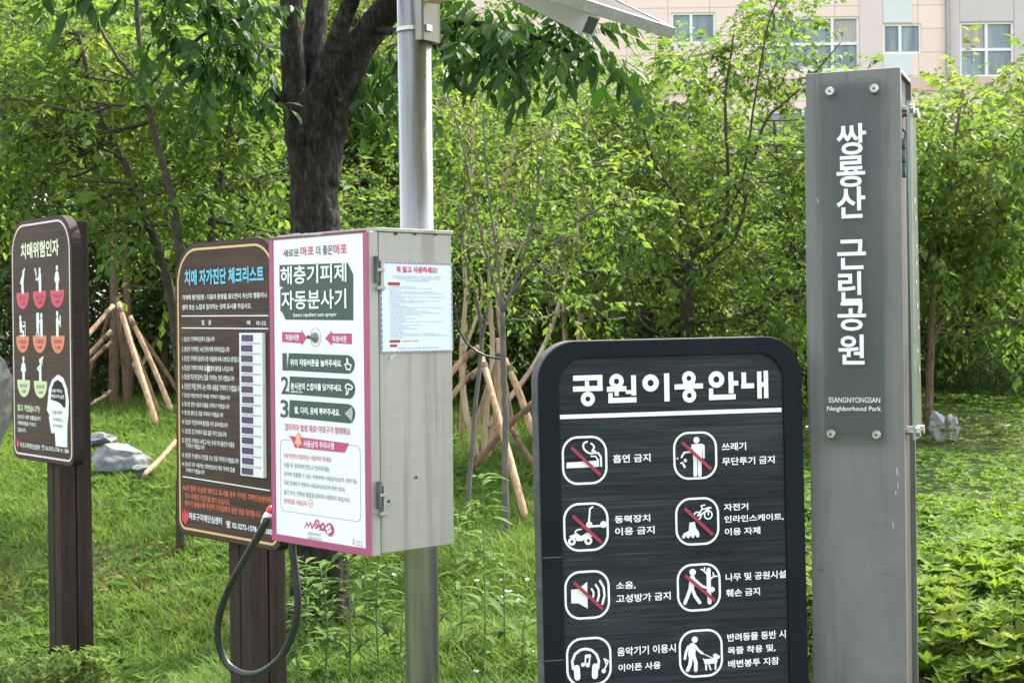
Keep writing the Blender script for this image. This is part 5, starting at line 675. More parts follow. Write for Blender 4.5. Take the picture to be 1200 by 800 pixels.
mb.add(np.stack([X.ravel(), Y.ravel(), Zg.ravel()], 1), [(j*nx+i, j*nx+i+1, (j+1)*nx+i+1, (j+1)*nx+i) for j in range(len(ys)-1) for i in range(nx-1)])
tag(mb.build('ground', M['turf_soil'], smooth=True), kind='structure')

# ---------------------------------------------------------------- apartment building
BY = 45.0
m_, t, b = new_mat('facade_panel')
br = N(t, 'ShaderNodeTexBrick', Scale=1.0); br.offset = 0; br.offset_frequency = 1
br.inputs['Brick Width'].default_value = 1.22; br.inputs['Row Height'].default_value = .69; br.inputs['Mortar Size'].default_value = .012
for k_, c_ in (('Color1', (.80, .60, .50, 1)), ('Color2', (.84, .64, .54, 1)), ('Mortar', (.48, .36, .31, 1))): br.inputs[k_].default_value = c_
cx = N(t, 'ShaderNodeSeparateXYZ'); cb = N(t, 'ShaderNodeCombineXYZ'); t.links.new(objco(t), cx.inputs[0]); t.links.new(cx.outputs[0], cb.inputs[0]); t.links.new(cx.outputs[2], cb.inputs[1]); t.links.new(cb.outputs[0], br.inputs[0])
t.links.new(br.outputs[0], b.inputs['Base Color']); b.inputs['Roughness'].default_value = .7; M['facade_panel'] = m_
M['facade_grey'] = noise_mat('facade_grey', [(.3, (.52, .455, .43)), (.7, (.57, .50, .475))], 2, rough=.7)
M['facade_mid'] = noise_mat('facade_mid', [(.3, (.66, .53, .47)), (.7, (.70, .57, .51))], 2, rough=.7)
M['facade_light'] = noise_mat('facade_light', [(.3, (.60, .61, .58)), (.7, (.66, .67, .64))], 2, rough=.7)
M['facade_salmon'] = noise_mat('facade_salmon', [(.3, (.60, .41, .35)), (.7, (.65, .45, .38))], 2, rough=.7)
M['pvc_white'] = flat_mat('pvc_white', (.78, .77, .75), .4)
m_, t, b = new_mat('window_glass')
b.inputs['Base Color'].default_value = (.05, .07, .075, 1); b.inputs['Roughness'].default_value = .04; b.inputs['Specular IOR Level'].default_value = .9
n_ = N(t, 'ShaderNodeTexNoise', Scale=.8, Detail=2); t.links.new(objco(t, (5, 1, .6)), n_.inputs['Vector'])
t.links.new(ramp(t, n_.outputs[0], [(.35, (.05, .075, .08)), (.6, (.15, .21, .21)), (.75, (.26, .30, .29))]), b.inputs['Base Color']); M['window_glass'] = m_
M['curtain'] = noise_mat('curtain', [(.3, (.36, .30, .27)), (.7, (.52, .45, .40))], 5, (6, 1, .4), .8)
def bx(px): return at(px, 60, BY)[0]
def bzz(px, py): return at(px, py, BY)[2]
bld = empty('apartment_building', (12, BY, 1.25), 0, 'pink panelled apartment building with white framed windows rising behind the trees', 'building')
rows_dz = (-2.75, 0, 2.75)
wins = []   # x0,x1,z0,z1, layout
for dz in rows_dz:
    for (a, y0, c, y1, lay) in ((787, 15, 839, 51, 'two'), (885, 20, 1007, 83, 'big'), (1035, 28, 1080, 63, 'two'), (1125, 26, 1188, 90, 'four'), (655, 14, 700, 52, 'two'), (1262, 26, 1325, 90, 'four'), (1370, 20, 1420, 60, 'two')):
        wins.append((bx(a), bx(c), bzz((a+c)/2, y1)+dz, bzz((a+c)/2, y0)+dz, lay))
WX0, WX1, WZ0, WZ1 = -7.0, 27.0, .9, 22.0
gx = sorted({WX0, WX1, *[w_[0] for w_ in wins], *[w_[1] for w_ in wins]}); gzv = sorted({WZ0, WZ1, *[w_[2] for w_ in wins], *[w_[3] for w_ in wins]})
mb = MB()
for i in range(len(gx)-1):
    for j in range(len(gzv)-1):
        cxm, czm = (gx[i]+gx[i+1])/2, (gzv[j]+gzv[j+1])/2
        if any(w_[0] < cxm < w_[1] and w_[2] < czm < w_[3] for w_ in wins): continue
        mb.add([(gx[i], BY, gzv[j]), (gx[i+1], BY, gzv[j]), (gx[i+1], BY, gzv[j+1]), (gx[i], BY, gzv[j+1])], [(0, 1, 2, 3)])
for x0, x1, z0, z1, l in wins:      # reveals
    q = BY+.16
    mb.add([(x0, BY, z0), (x1, BY, z0), (x1, BY, z1), (x0, BY, z1), (x0, q, z0), (x1, q, z0), (x1, q, z1), (x0, q, z1)], [(0, 4, 5, 1), (1, 5, 6, 2), (2, 6, 7, 3), (3, 7, 4, 0)])
mb.add([(WX0, BY, WZ0), (WX0, BY+11, WZ0), (WX0, BY+11, WZ1), (WX0, BY, WZ1), (WX1, BY, WZ0), (WX1, BY+11, WZ0), (WX1, BY+11, WZ1), (WX1, BY, WZ1)], [(0, 3, 2, 1), (4, 5, 6, 7), (3, 7, 6, 2), (1, 2, 6, 5)])
mb.build('wall', M['facade_panel'], bld)
def pan(px0, py0, px1, py1, mat, name='facade_panel', th=.03):
    x0, x1 = bx(px0), bx(px1); z1, z0 = bzz((px0+px1)/2, py0), bzz((px0+px1)/2, py1)
    MB().box(((x0+x1)/2, BY-th/2-.002, (z0+z1)/2), ((x1-x0)/2, 0, 0), (0, th/2, 0), (0, 0, (z1-z0)/2)).build(name, M[mat], bld)
pan(1007.6, -70, 1034.5, 90, 'facade_mid', 'pilaster'); pan(1035, -46, 1069, 27, 'facade_light', 'spandrel_panel'); pan(1035, 64, 1069, 89, 'facade_light', 'spandrel_panel')
pan(1108, -70, 1113, 91, 'beige_steel', 'downpipe', .12); pan(1113.4, -70, 1124.6, 89, 'facade_grey', 'pilaster'); pan(1125, -18, 1188, 25.5, 'facade_grey', 'spandrel_panel'); pan(1188.6, -70, 1212, 89, 'facade_grey', 'pilaster')
pan(560, 92, 1400, 108, 'facade_salmon', 'string_course', .06); pan(611, -70, 627, 91, 'facade_salmon', 'pilaster')
for x0, x1, z0, z1, lay in wins:
    f = MB(); y = BY+.10; fw = .06
    def bar(a, b_, c, d_, dep=.04): f.box(((a+b_)/2, y-.02, (c+d_)/2), ((b_-a)/2, 0, 0), (0, dep, 0), (0, 0, (d_-c)/2))
    bar(x0+.004, x1-.004, z0+.004, z0+fw); bar(x0+.004, x1-.004, z1-fw, z1-.004); bar(x0+.004, x0+fw, z0+fw, z1-fw); bar(x1-fw, x1-.004, z0+fw, z1-fw)
    xm = {'two': x0+.45*(x1-x0), 'four': (x0+x1)/2, 'big': x0+.745*(x1-x0)}[lay]; zm = (z0+z1)/2
    bar(xm-.04, xm+.04, z0+fw, z1-fw, .037)
    if lay != 'two': bar(x0+fw, xm-.04, zm-.04, zm+.04, .034); bar(xm+.04, x1-fw, zm-.04, zm+.04, .034)
    fo = f.build('window', M['pvc_white'], bld)
    g = MB(); g.add([(x0+.03, y+.02, z0+.03), (x1-.03, y+.02, z0+.03), (x1-.03, y+.02, z1-.03), (x0+.03, y+.02, z1-.03)], [(0, 1, 2, 3)])
    g.build('pane', M['window_glass'], fo)
    if lay in ('four', 'big'):
        c = MB(); a = x0+.05 if lay == 'four' else xm+.06; b_ = xm-.06 if lay == 'four' else x1-.05
        c.add([(a, y+.012, zm+.05), (b_, y+.012, zm+.05), (b_, y+.012, z1-.05), (a, y+.012, z1-.05)], [(0, 1, 2, 3)]); c.build('window_screen', M['curtain'], fo)

# ---------------------------------------------------------------- foliage
def unit(a): return a/np.maximum(np.linalg.norm(a, axis=-1, keepdims=True), 1e-9)
def np_mesh(name, V, T, var, mats, extra=None, mi=None):
    """triangles; extra = an MB appended with material 1"""
    V = np.asarray(V, np.float32); T = np.asarray(T, np.int32); m0 = np.zeros(len(T), np.int32)
    if mi is not None: m0 = np.asarray(mi, np.int32)
    if extra is not None and extra.f:
        ev = np.asarray(extra.v, np.float32); et = []
        for f in extra.f:
            for k in range(1, len(f)-1): et.append((f[0], f[k], f[k+1]))
        T = np.concatenate([T, np.asarray(et, np.int32)+len(V)]); m0 = np.concatenate([m0, np.ones(len(et), np.int32)])
        var = np.concatenate([var, np.full(len(ev), .5)]); V = np.concatenate([V, ev])
    me = bpy.data.meshes.new(name); me.vertices.add(len(V)); me.vertices.foreach_set('co', V.ravel())
    me.loops.add(T.size); me.loops.foreach_set('vertex_index', T.ravel())
    me.polygons.add(len(T)); me.polygons.foreach_set('loop_start', np.arange(0, T.size, 3, dtype=np.int32))
    me.polygons.foreach_set('material_index', m0)
    for q in mats: me.materials.append(q)
    a = me.attributes.new('var', 'FLOAT', 'POINT'); a.data.foreach_set('value', np.clip(var, 0, 1).astype(np.float32))
    me.update(calc_edges=True); me.validate(); return me
def leaves(P, D, Nn, L, W, var, lod=0, droop=.18):
    """leaf blades: base points P, directions D, normals Nn (arrays)"""
    D = unit(D); S = unit(np.cross(D, Nn)); Nn = unit(np.cross(S, D)); L = L[:, None]; W = W[:, None]
    if lod == 0:
        vs_ = [P, P+D*L*.45+S*W*.5+Nn*W*.16, P+D*L-Nn*L*droop, P+D*L*.45-S*W*.5+Nn*W*.16]
        tr = [(0, 1, 2), (0, 2, 3)]
    else:
        m1 = P+D*L*.33-Nn*L*droop*.05; m2 = P+D*L*.68-Nn*L*droop*.4
        vs_ = [P, m1+S*W*.46+Nn*W*.14, m2+S*W*.40+Nn*W*.12, P+D*L-Nn*L*droop, m2-S*W*.40+Nn*W*.12, m1-S*W*.46+Nn*W*.14, m1, m2]
        tr = [(0, 1, 6), (0, 6, 5), (1, 2, 7), (1, 7, 6), (6, 7, 4), (6, 4, 5), (2, 3, 7), (7, 3, 4)]
    k = len(vs_); V = np.stack(vs_, 1).reshape(-1, 3)
    T = (np.arange(len(P))[:, None, None]*k + np.asarray(tr)[None]).reshape(-1, 3)
    return V, T, np.repeat(var, k)
def sprays(cl, leafL=.075, ratio=.5, per=12, slen=.38, lod=0, down=.15, hang=.25, twig=.0028, rs=None):
    """cl: list of (centre, radii, count). Twigs with alternate leaves spread through each clump."""
    rs = rs or rng; C_, Dd = [], []; V0 = []
    for c, r, n in cl:
        q = unit(rs.normal(size=(n, 3))); rad = rs.random(n)[:, None]**.55
        C_.append(np.asarray(c)+q*rad*np.asarray(r)); Dd.append(unit(q*.7+rs.normal(size=(n, 3))*.55+np.array([0, 0, -down])))
        V0.append(np.full(n, rs.random()*.3-.15))
    C_ = np.concatenate(C_); Dd = np.concatenate(Dd); V0 = np.concatenate(V0); n = len(C_)
    SL = slen*(.6+.7*rs.random(n)); k = (np.arange(per)+.6)/per
    up = np.array([0, 0, 1.]); side = unit(np.cross(Dd, up)+1e-4)
    P = C_[:, None]+Dd[:, None]*SL[:, None, None]*k[None, :, None]; P[..., 2] -= (.18*SL[:, None]*k[None]**2)
    sg = np.where(np.arange(per) % 2 == 0, 1., -1.)
    D = Dd[:, None]*.55+side[:, None]*sg[None, :, None]*.8+rs.normal(size=(n, per, 3))*.25-up*hang
    Nn = up*.9+rs.normal(size=(n, per, 3))*.45
    L = leafL*(.42+.8*rs.random((n, per))); P, D, Nn, L = P.reshape(-1, 3), D.reshape(-1, 3), Nn.reshape(-1, 3), L.ravel()
    var = np.repeat(.45+V0+rs.normal(size=n)*.14, per)+rs.normal(size=n*per)*.12
    V, T, vv = leaves(P, D, Nn, L, L*ratio*(.85+.3*rs.random(len(L))), var, lod)
    tw = None
    if twig:
        a = C_; b_ = C_+Dd*SL[:, None]; b_[:, 2] -= .18*SL; s1 = unit(np.cross(b_-a, up)+1e-4)*twig; s2 = np.array([0, 0, twig])
        tv = np.stack([a+s1, a-s1, a+s2, b_], 1).reshape(-1, 3); tt = (np.arange(n)[:, None, None]*4+np.asarray([(0, 1, 3), (1, 2, 3), (2, 0, 3)])[None]).reshape(-1, 3)
        V2 = np.concatenate([V, tv]); T2 = np.concatenate([T, tt+len(V)]); mi = np.concatenate([np.zeros(len(T)), np.ones(len(tt))])
        return V2, T2, np.concatenate([vv, np.full(len(tv), .5)]), mi
    return V, T, vv, np.zeros(len(T))
def curve(pts, n=6, wob=.0, rs=None):
    """smooth path through the points (Catmull-Rom)"""
    pts = [np.asarray(p, float) for p in pts]; q = [2*pts[0]-pts[1]]+pts+[2*pts[-1]-pts[-2]]; out = []
    for i in range(1, len(q)-2):
        for k in range(n):
            u = k/n; a, b_, c, d_ = q[i-1:i+3]
            out.append(.5*((2*b_)+(-a+c)*u+(2*a-5*b_+4*c-d_)*u*u+(-a+3*b_-3*c+d_)*u**3))
    out.append(pts[-1])
    if wob:
        for i in range(1, len(out)-1): out[i] = out[i]+rng.normal(size=3)*wob
    return out
def taper(n, a, b_): return [a+(b_-a)*i/(n-1) for i in range(n)]
def tree(name, label, cat, base, trunk, r0, r1, limbs, clumps, bark_m, leaf_m, leaf=.075, ratio=.5, per=12, slen=.38, lod=0, group=None, k=8, hang=.25, down=.15, auto=True, wob=.002, flare=0, ridge=0):
    root = empty(name, base, 0, label, cat, group); mb = MB()
    tp = curve(trunk, 7, wob); rr = taper(len(tp), r0, r1)
    if flare:
        for i in range(len(rr)):
            h = tp[i][2]-tp[0][2]; rr[i] *= 1+flare*math.exp(-h/.18)
    if ridge:
        tp = curve(tp, 3); rr = list(np.interp(np.linspace(0, len(rr)-1, len(tp)), range(len(rr)), rr)); kk = 56; mb.tube(tp, rr, kk)
        for i in range(len(tp)):
            for j in range(kk):
                a_ = 2*math.pi*j/kk; z_ = tp[i][2]; c_ = np.asarray(tp[i])
                f_ = abs(math.sin(4.5*a_+1.1*math.sin(z_*3.7)+.5*math.sin(z_*9)))*.55+abs(math.sin(9*a_+1.9*math.sin(z_*5.1+2*math.sin(a_*2))))*.3+.3*math.sin(2*a_+z_*1.3)
                v_ = np.asarray(mb.v[i*kk+j]); mb.v[i*kk+j] = tuple(c_+(v_-c_)*(1+ridge*(f_-.45)))
    else: mb.tube(tp, rr, max(k, 8))
    allp = [(p, r) for p, r in zip(tp, rr)]
    for pts, a, b_ in limbs:
        lp = curve(pts, 6, wob*.7); lr = taper(len(lp), a, b_); mb.tube(lp, lr, k); allp += list(zip(lp, lr))
    if auto:
        PP = np.array([p for p, r in allp])
        for c, r, n in clumps:
            c = np.asarray(c); d = np.linalg.norm(PP-c, axis=1)+np.maximum(0, PP[:, 2]-c[2]+.05)*3
            j = int(d.argmin()); st = PP[j]; e = c; mid = (st+e)/2+np.array([0, 0, -.06])*np.linalg.norm(e-st)+rng.normal(size=3)*.04
            rad = min(allp[j][1]*.6, .022)
            lp = curve([st, mid, e], 4); mb.tube(lp, taper(len(lp), rad, .004), 5)
            for _ in range(3):
                e2 = c+rng.normal(size=3)*np.asarray(r)*.55; i0 = len(lp)//2; lp2 = curve([lp[i0], (lp[i0]+e2)/2+rng.normal(size=3)*.03, e2], 3); mb.tube(lp2, taper(len(lp2), rad*.5, .003), 4)
    mb.build('trunk', M[bark_m], root, smooth=True)
    V, T, vv, mi = sprays(clumps, leaf, ratio, per, slen, lod, down, hang)
    link_mesh('crown', np_mesh('crown', V, T, vv, [M[leaf_m], M['bark_twig']], mi=mi), root)
    return root
def blob_clumps(c, R, n, r, cnt, rs=None, bias=.5, flat=.75):
    """n clumps inside an ellipsoid, more towards its outside"""
    rs = rs or rng; out = []
    for i in range(n):
        q = unit(rs.normal(size=3)); rad = rs.random()**bias
        rr = r*(.7+.6*rs.random()); out.append((np.asarray(c)+q*rad*np.asarray(R), (rr, rr, rr*flat), cnt))
    return out
def dup(root, loc, rz, s, label, group=None):
    r = root.copy(); col.objects.link(r); r.location = loc; r.rotation_euler = (0, 0, rz); r.scale = (s, s, s) if not hasattr(s, '__len__') else s
    r['label'] = label
    if group: r['group'] = group
    for ch in list(root.children):
        c = ch.copy(); col.objects.link(c); c.parent = r
    return r

# ================================================================ TREES AND PLANTS
def path_at(*pts): return [at(a, b_, y) for a, b_, y in pts]
def cl(px, py, Y, r, n, fl=.75): return (at(px, py, Y), (r, r, r*fl), n)
def fill_clumps(x0, x1, top, bot, Y0, Y1, n, r, cnt, fl=.75):
    """clumps through a crown given by its outline: top / bottom heights over x"""
    out = []
    for i in range(n):
        x = x0+(x1-x0)*rng.random(); tt = np.interp(x, *zip(*top)); bb = np.interp(x, *zip(*bot))
        y = tt+(bb-tt)*rng.random(); rr = r*(.7+.6*rng.random()); out.append(cl(x, y, Y0+(Y1-Y0)*rng.random(), rr, cnt, fl))
    return out
# ---- the big dark trunk behind the sprayer, its crown hangs over the signs
g = ground_at(378, 745); yb = g[1]
cherry_cl = []
for px, py, Y, n in ((520, 52, 6.6, 11), (548, 36, 6.5, 12), (566, 66, 6.4, 11), (595, 52, 6.4, 13), (614, 72, 6.3, 10), (634, 54, 6.3, 12), (656, 74, 6.2, 11), (674, 66, 6.3, 8), (696, 84, 6.2, 6), (508, 78, 6.7, 8),
                     (428, 98, 7.6, 12), (450, 112, 7.6, 12), (468, 95, 7.6, 8), (436, 75, 7.7, 9), (205, 62, 6.9, 9), (235, 52, 6.8, 12), (262, 70, 6.8, 12), (285, 55, 6.9, 11), (288, 84, 7.0, 8), (250, 92, 6.9, 8), (278, 104, 7.0, 9), (180, -8, 6.8, 9), (130, -22, 6.7, 7), (70, -24, 6.8, 7), (15, -24, 6.8, 6), (230, -4, 6.7, 9), (275, 5, 6.8, 10)):
    cherry_cl.append((at(px, py-(24 if px > 490 else 10), Y), (.13, .22, .075), max(4, int(n*(.62 if px < 340 else .8)))))
over = []
while len(over) < 44:
    x, y = rng.uniform(-3.0, 4.6), rng.uniform(2.2, 9.3)
    zmin = 1.5+.222*y+1.25
    z = zmin+rng.random()**1.5*1.9
    if ((x-.6)/4.0)**2+((y-5.6)/3.9)**2 > 1: continue
    over.append(((x, y, z), (.55, .55, .3), 26))
big_limbs = [(path_at((345, 125, yb), (330, 116, yb-.03), (316, 109, yb-.05)), .035, .03), (path_at((358, 215, yb-.02), (350, 160, yb-.04), (345, 110, yb), (342, 50, yb), (337, -40, yb), (300, -160, yb-.5), (220, -260, yb-1.4)), .070, .045),
             (path_at((368, 190, yb+.02), (367, 140, yb+.06), (366, 80, yb+.1), (373, 0, yb+.15), (385, -120, yb+.3), (400, -250, yb+.8)), .066, .045),
             (path_at((358, 168, yb-.08), (364, 128, yb-.12), (380, 85, yb-.16), (396, 42, yb-.2), (411, 0, yb-.24), (440, -80, yb-.6), (520, -190, yb-1.6)), .050, .036),
             (path_at((374, 215, yb), (384, 160, yb), (400, 105, yb), (420, 58, yb-.05), (452, 14, yb-.15), (520, -50, yb-.6), (640, -160, yb-1.6), (760, -330, yb-2.9)), .098, .05),
             (path_at((440, 35, yb-.1), (480, 38, 6.9), (540, 26, 6.6), (600, 36, 6.4), (655, 54, 6.25), (698, 84, 6.2)), .020, .005),
             (path_at((338, 20, yb), (320, 10, 7.1), (280, 22, 6.9), (235, 44, 6.8), (200, 66, 6.8)), .018, .005),
             (path_at((337, -40, yb), (250, -40, 7.0), (150, -20, 6.8), (60, -14, 6.8), (-20, -12, 6.8)), .02, .006)]
tr = tree('cherry_tree', 'big dark barked tree forking low behind the sprayer box, large drooping leaves', 'tree', (g[0], g[1], float(gz(g[0], g[1]))),
          path_at((380, 760, yb), (376, 700, yb), (374, 500, yb), (371, 300, yb), (369, 235, yb), (368, 190, yb), (368, 150, yb), (369, 118, yb)), .132, .10, big_limbs, cherry_cl+over, 'bark_dark', 'leaf_cherry', .100, .38, 11, .25, 1, None, 14, .75, .3, auto=False, wob=.004, flare=.45, ridge=.17)

# ---- slim trees of the middle distance
def gbase(px, py):
    g_ = ground_at(px, py); return (g_[0], g_[1], float(gz(g_[0], g_[1])))
b1 = gbase(211, 652); Y = b1[1]
tree('young_tree', 'slim dark tree leaning left, its foot just left of the amber bordered sign', 'tree', b1,
     path_at((211, 660, Y), (212, 500, Y), (210, 298, Y), (205, 259, Y), (200, 222, Y), (187, 179, Y), (178, 142, Y), (170, 100, Y), (163, 40, Y), (158, -30, Y)), .030, .014,
     [(path_at((172, 105, Y), (140, 70, Y), (110, 20, Y), (90, -30, Y)), .012, .006), (path_at((172, 105, Y), (190, 80, Y), (200, 30, Y), (204, -20, Y)), .011, .006), (path_at((170, 100, Y), (130, 85, Y+.1), (80, 75, Y+.2)), .009, .004), (path_at((200, 222, Y), (240, 190, Y+.3), (270, 180, Y+.4)), .009, .004)],
     fill_clumps(20, 320, [(0, 0), (340, 0)], [(20, 190), (170, 300), (320, 280)], Y+.05, Y+1.3, 22, .26, 20), 'bark_twig', 'leaf_bright', .085, .5, 11, .36, 0, 'slim trees left of the big trunk')
Y = 9.3; p_ = at(226, 500, Y); b2 = (p_[0], Y, float(gz(p_[0], Y)))
tree('young_tree', 'dark slim trunk slanting up to the left above the far left sign', 'tree', b2,
     path_at((232, 650, Y), (205, 380, Y), (187, 298, Y), (176, 267, Y), (161, 225, Y), (142, 185, Y), (125, 151, Y), (108, 108, Y), (92, 40, Y)), .034, .013,
     [(path_at((125, 151, Y), (95, 135, Y), (50, 122, Y), (10, 115, Y)), .012, .005), (path_at((142, 185, Y), (110, 170, Y-.2), (75, 165, Y-.3)), .009, .004)],
     fill_clumps(-40, 190, [(0, -40), (200, -40)], [(-40, 230), (190, 260)], Y+.1, Y+1.8, 20, .28, 17), 'bark_twig', 'leaf_bright', .080, .5, 11, .36, 0, 'slim trees left of the big trunk')
Y = 9.6; p_ = at(243, 495, Y); b3 = (p_[0], Y, float(gz(p_[0], Y)))
tree('young_tree', 'dark slim upright trunk seen just left of the big dark trunk, dense drooping green leaves', 'tree', b3,
     path_at((240, 640, Y), (246, 330, Y), (249, 259, Y), (259, 208, Y), (269, 154, Y), (273, 120, Y), (282, 50, Y)), .032, .014,
     [(path_at((271, 128, Y), (300, 122, Y), (330, 118, Y)), .010, .004), (path_at((259, 208, Y), (230, 190, Y), (205, 160, Y)), .010, .005)],
     fill_clumps(200, 345, [(200, 30), (345, 50)], [(200, 280), (345, 270)], Y+.1, Y+1.5, 15, .26, 17), 'bark_twig', 'leaf_bright', .085, .5, 11, .36, 0, 'slim trees left of the big trunk')
bs1 = gbase(134, 476); Y = bs1[1]
tree('staked_tree', 'straight brown trunk held by pale stakes, right beside the far left sign', 'tree', bs1, path_at((133, 482, Y), (134, 400, Y), (134, 340, Y), (133, 262, Y), (130, 180, Y), (128, 60, Y)), .054, .030, [],
     fill_clumps(20, 210, [(20, 40), (210, 40)], [(20, 290), (120, 250), (210, 290)], Y-.6, Y+1.2, 22, .38, 26), 'bark_brown', 'leaf_mid', .075, .5, 11, .38, 0, 'staked trees by the lawn')
bs2 = gbase(149, 478); Y = bs2[1]+.25
bs2 = (bs2[0], Y, float(gz(0, Y)))
tree('staked_tree', 'second staked brown trunk, thicker at its foot, close behind the straight one', 'tree', bs2, path_at((148, 480, Y), (150, 420, Y), (149, 360, Y), (146, 300, Y), (146, 230, Y), (160, 100, Y)), .062, .026, [],
     fill_clumps(90, 300, [(90, 60), (300, 60)], [(90, 250), (180, 330), (300, 330)], Y+.2, Y+2.0, 20, .4, 26), 'bark_brown', 'leaf_mid', .075, .5, 11, .38, 0, 'staked trees by the lawn')
Y = 15.6; p_ = at(193, 460, Y); bs3 = (p_[0], Y, float(gz(p_[0], Y)))
tree('staked_tree', 'thin brown trunk with short stakes at the left edge of the amber bordered sign', 'tree', bs3, path_at((192, 470, Y), (193, 420, Y), (195, 385, Y), (197, 300, Y), (200, 200, Y)), .045, .025, [],
     fill_clumps(150, 330, [(150, 80), (330, 80)], [(150, 340), (330, 350)], Y, Y+1.5, 14, .42, 24), 'bark_brown', 'leaf_shade', .080, .5, 11, .4, 0, 'staked trees by the lawn')
# young grey tree between box and board
bg_ = gbase(592, 636); Y = bg_[1]
tree('young_tree', 'thin grey young tree with a wide fork between the steel box and the rules board', 'tree', bg_, path_at((593, 645, Y), (592, 560, Y), (592, 480, Y), (590, 420, Y), (589, 366, Y)), .024, .017,
     [(path_at((589, 368, Y), (573, 310, Y), (553, 225, Y), (540, 160, Y), (522, 105, Y)), .010, .004), (path_at((590, 362, Y), (582, 300, Y), (570, 200, Y), (566, 110, Y)), .009, .004), (path_at((590, 366, Y), (612, 305, Y), (628, 240, Y), (633, 190, Y), (650, 140, Y)), .012, .004), (path_at((600, 345, Y), (640, 287, Y-.1), (695, 248, Y-.2), (740, 230, Y-.3)), .010, .004), (path_at((592, 375, Y), (640, 372, Y), (690, 350, Y)), .006, .003)],
     [cl(x, y, Y+d, .22, n) for x, y, d, n in ((522, 120, .1, 15), (535, 180, 0, 13), (552, 230, .2, 10), (566, 130, 0, 14), (575, 210, .2, 10), (632, 200, 0, 13), (650, 150, .1, 14), (628, 250, -.1, 9), (690, 250, -.2, 13), (735, 235, -.3, 12), (660, 290, -.1, 9), (610, 160, .2, 12), (690, 345, 0, 9), (600, 290, .2, 7), (540, 300, .2, 8), (640, 360, .1, 8), (700, 200, .2, 12))],
     'bark_grey', 'leaf_bright', .062, .5, 11, .32, 0)
bh = gbase(547, 612); Y = bh[1]
tree('young_tree', 'bare grey sapling leaning right, close beside the steel box edge', 'tree', bh, path_at((546, 616, Y), (552, 540, Y), (559, 460, Y), (564, 400, Y), (559, 350, Y), (545, 300, Y), (538, 240, Y)), .017, .009,
     [(path_at((564, 400, Y), (574, 350, Y), (578, 300, Y)), .010, .005)], [cl(540, 240, Y, .2, 14), cl(578, 290, Y, .2, 12), cl(550, 330, Y, .18, 8)], 'bark_grey', 'leaf_bright', .062, .5, 10, .3, 0)
Y = 11.6; p_ = at(566, 545, Y); bp = (p_[0], Y, float(gz(p_[0], Y)))
tree('crape_myrtle', 'smooth pale barked tree with several twisting stems behind the grey young tree', 'tree', bp, path_at((566, 556, Y), (570, 480, Y), (577, 420, Y), (574, 340, Y), (579, 265, Y), (600, 180, Y), (612, 90, Y)), .026, .010,
     [(path_at((564, 550, Y), (546, 480, Y), (541, 420, Y), (546, 345, Y), (543, 285, Y), (552, 230, Y), (556, 120, Y)), .026, .009), (path_at((568, 550, Y), (585, 470, Y+.1), (589, 410, Y+.1), (583, 350, Y+.1), (590, 300, Y+.1), (604, 230, Y+.1), (640, 120, Y)), .024, .008), (path_at((541, 420, Y), (565, 350, Y), (562, 320, Y)), .016, .006), (path_at((583, 350, Y), (610, 290, Y), (625, 255, Y)), .012, .005), (path_at((572, 500, Y), (640, 400, Y+.4), (680, 250, Y+.6), (690, 120, Y+.6)), .022, .008)],
     fill_clumps(505, 720, [(505, 110), (620, 80), (720, 90)], [(505, 270), (720, 330)], Y-.2, Y+1.6, 24, .32, 22), 'bark_pale', 'leaf_bright', .062, .5, 11, .36, 0)
# central plum like tree
Y = 12.0; p_ = at(806, 560, Y); bc_ = (p_[0], Y, float(gz(p_[0], Y)))
tree('plum_tree', 'broad dense tree with dark spreading limbs above the right half of the rules board', 'tree', bc_,
     path_at((807, 570, Y), (806, 480, Y), (806, 400, Y), (805, 335, Y)), .070, .055,
     [(path_at((805, 345, Y), (785, 325, Y), (765, 316, Y), (752, 308, Y), (720, 290, Y)), .022, .008), (path_at((805, 338, Y), (812, 298, Y), (830, 288, Y), (850, 262, Y), (853, 200, Y), (850, 120, Y), (860, 40, Y)), .030, .007), (path_at((808, 335, Y), (840, 300, Y-.1), (865, 270, Y-.1), (893, 152, Y-.1), (920, 120, Y-.1), (946, 96, Y-.1), (985, 50, Y)), .020, .005),
      (path_at((812, 298, Y), (806, 268, Y), (793, 232, Y), (770, 198, Y), (755, 156, Y), (738, 100, Y), (730, 70, Y)), .018, .006), (path_at((812, 268, Y), (845, 258, Y), (870, 210, Y), (884, 120, Y), (900, 30, Y), (920, -20, Y)), .014, .005), (path_at((805, 400, Y), (760, 385, Y-.3), (745, 355, Y-.3), (728, 290, Y-.3), (720, 250, Y-.3)), .014, .005), (path_at((806, 380, Y), (870, 370, Y-.2), (920, 340, Y-.3)), .016, .005)],
     fill_clumps(705, 1000, [(705, 130), (760, 80), (800, 60), (845, 28), (880, -5), (930, 5), (960, 40), (1000, 55)], [(705, 360), (760, 420), (950, 430), (1000, 330)], Y-.7, Y+1.8, 72, .27, 18), 'bark_twig', 'leaf_bright', .082, .55, 11, .34, 0, k=7)
br_ = gbase(1088, 506); Y = br_[1]
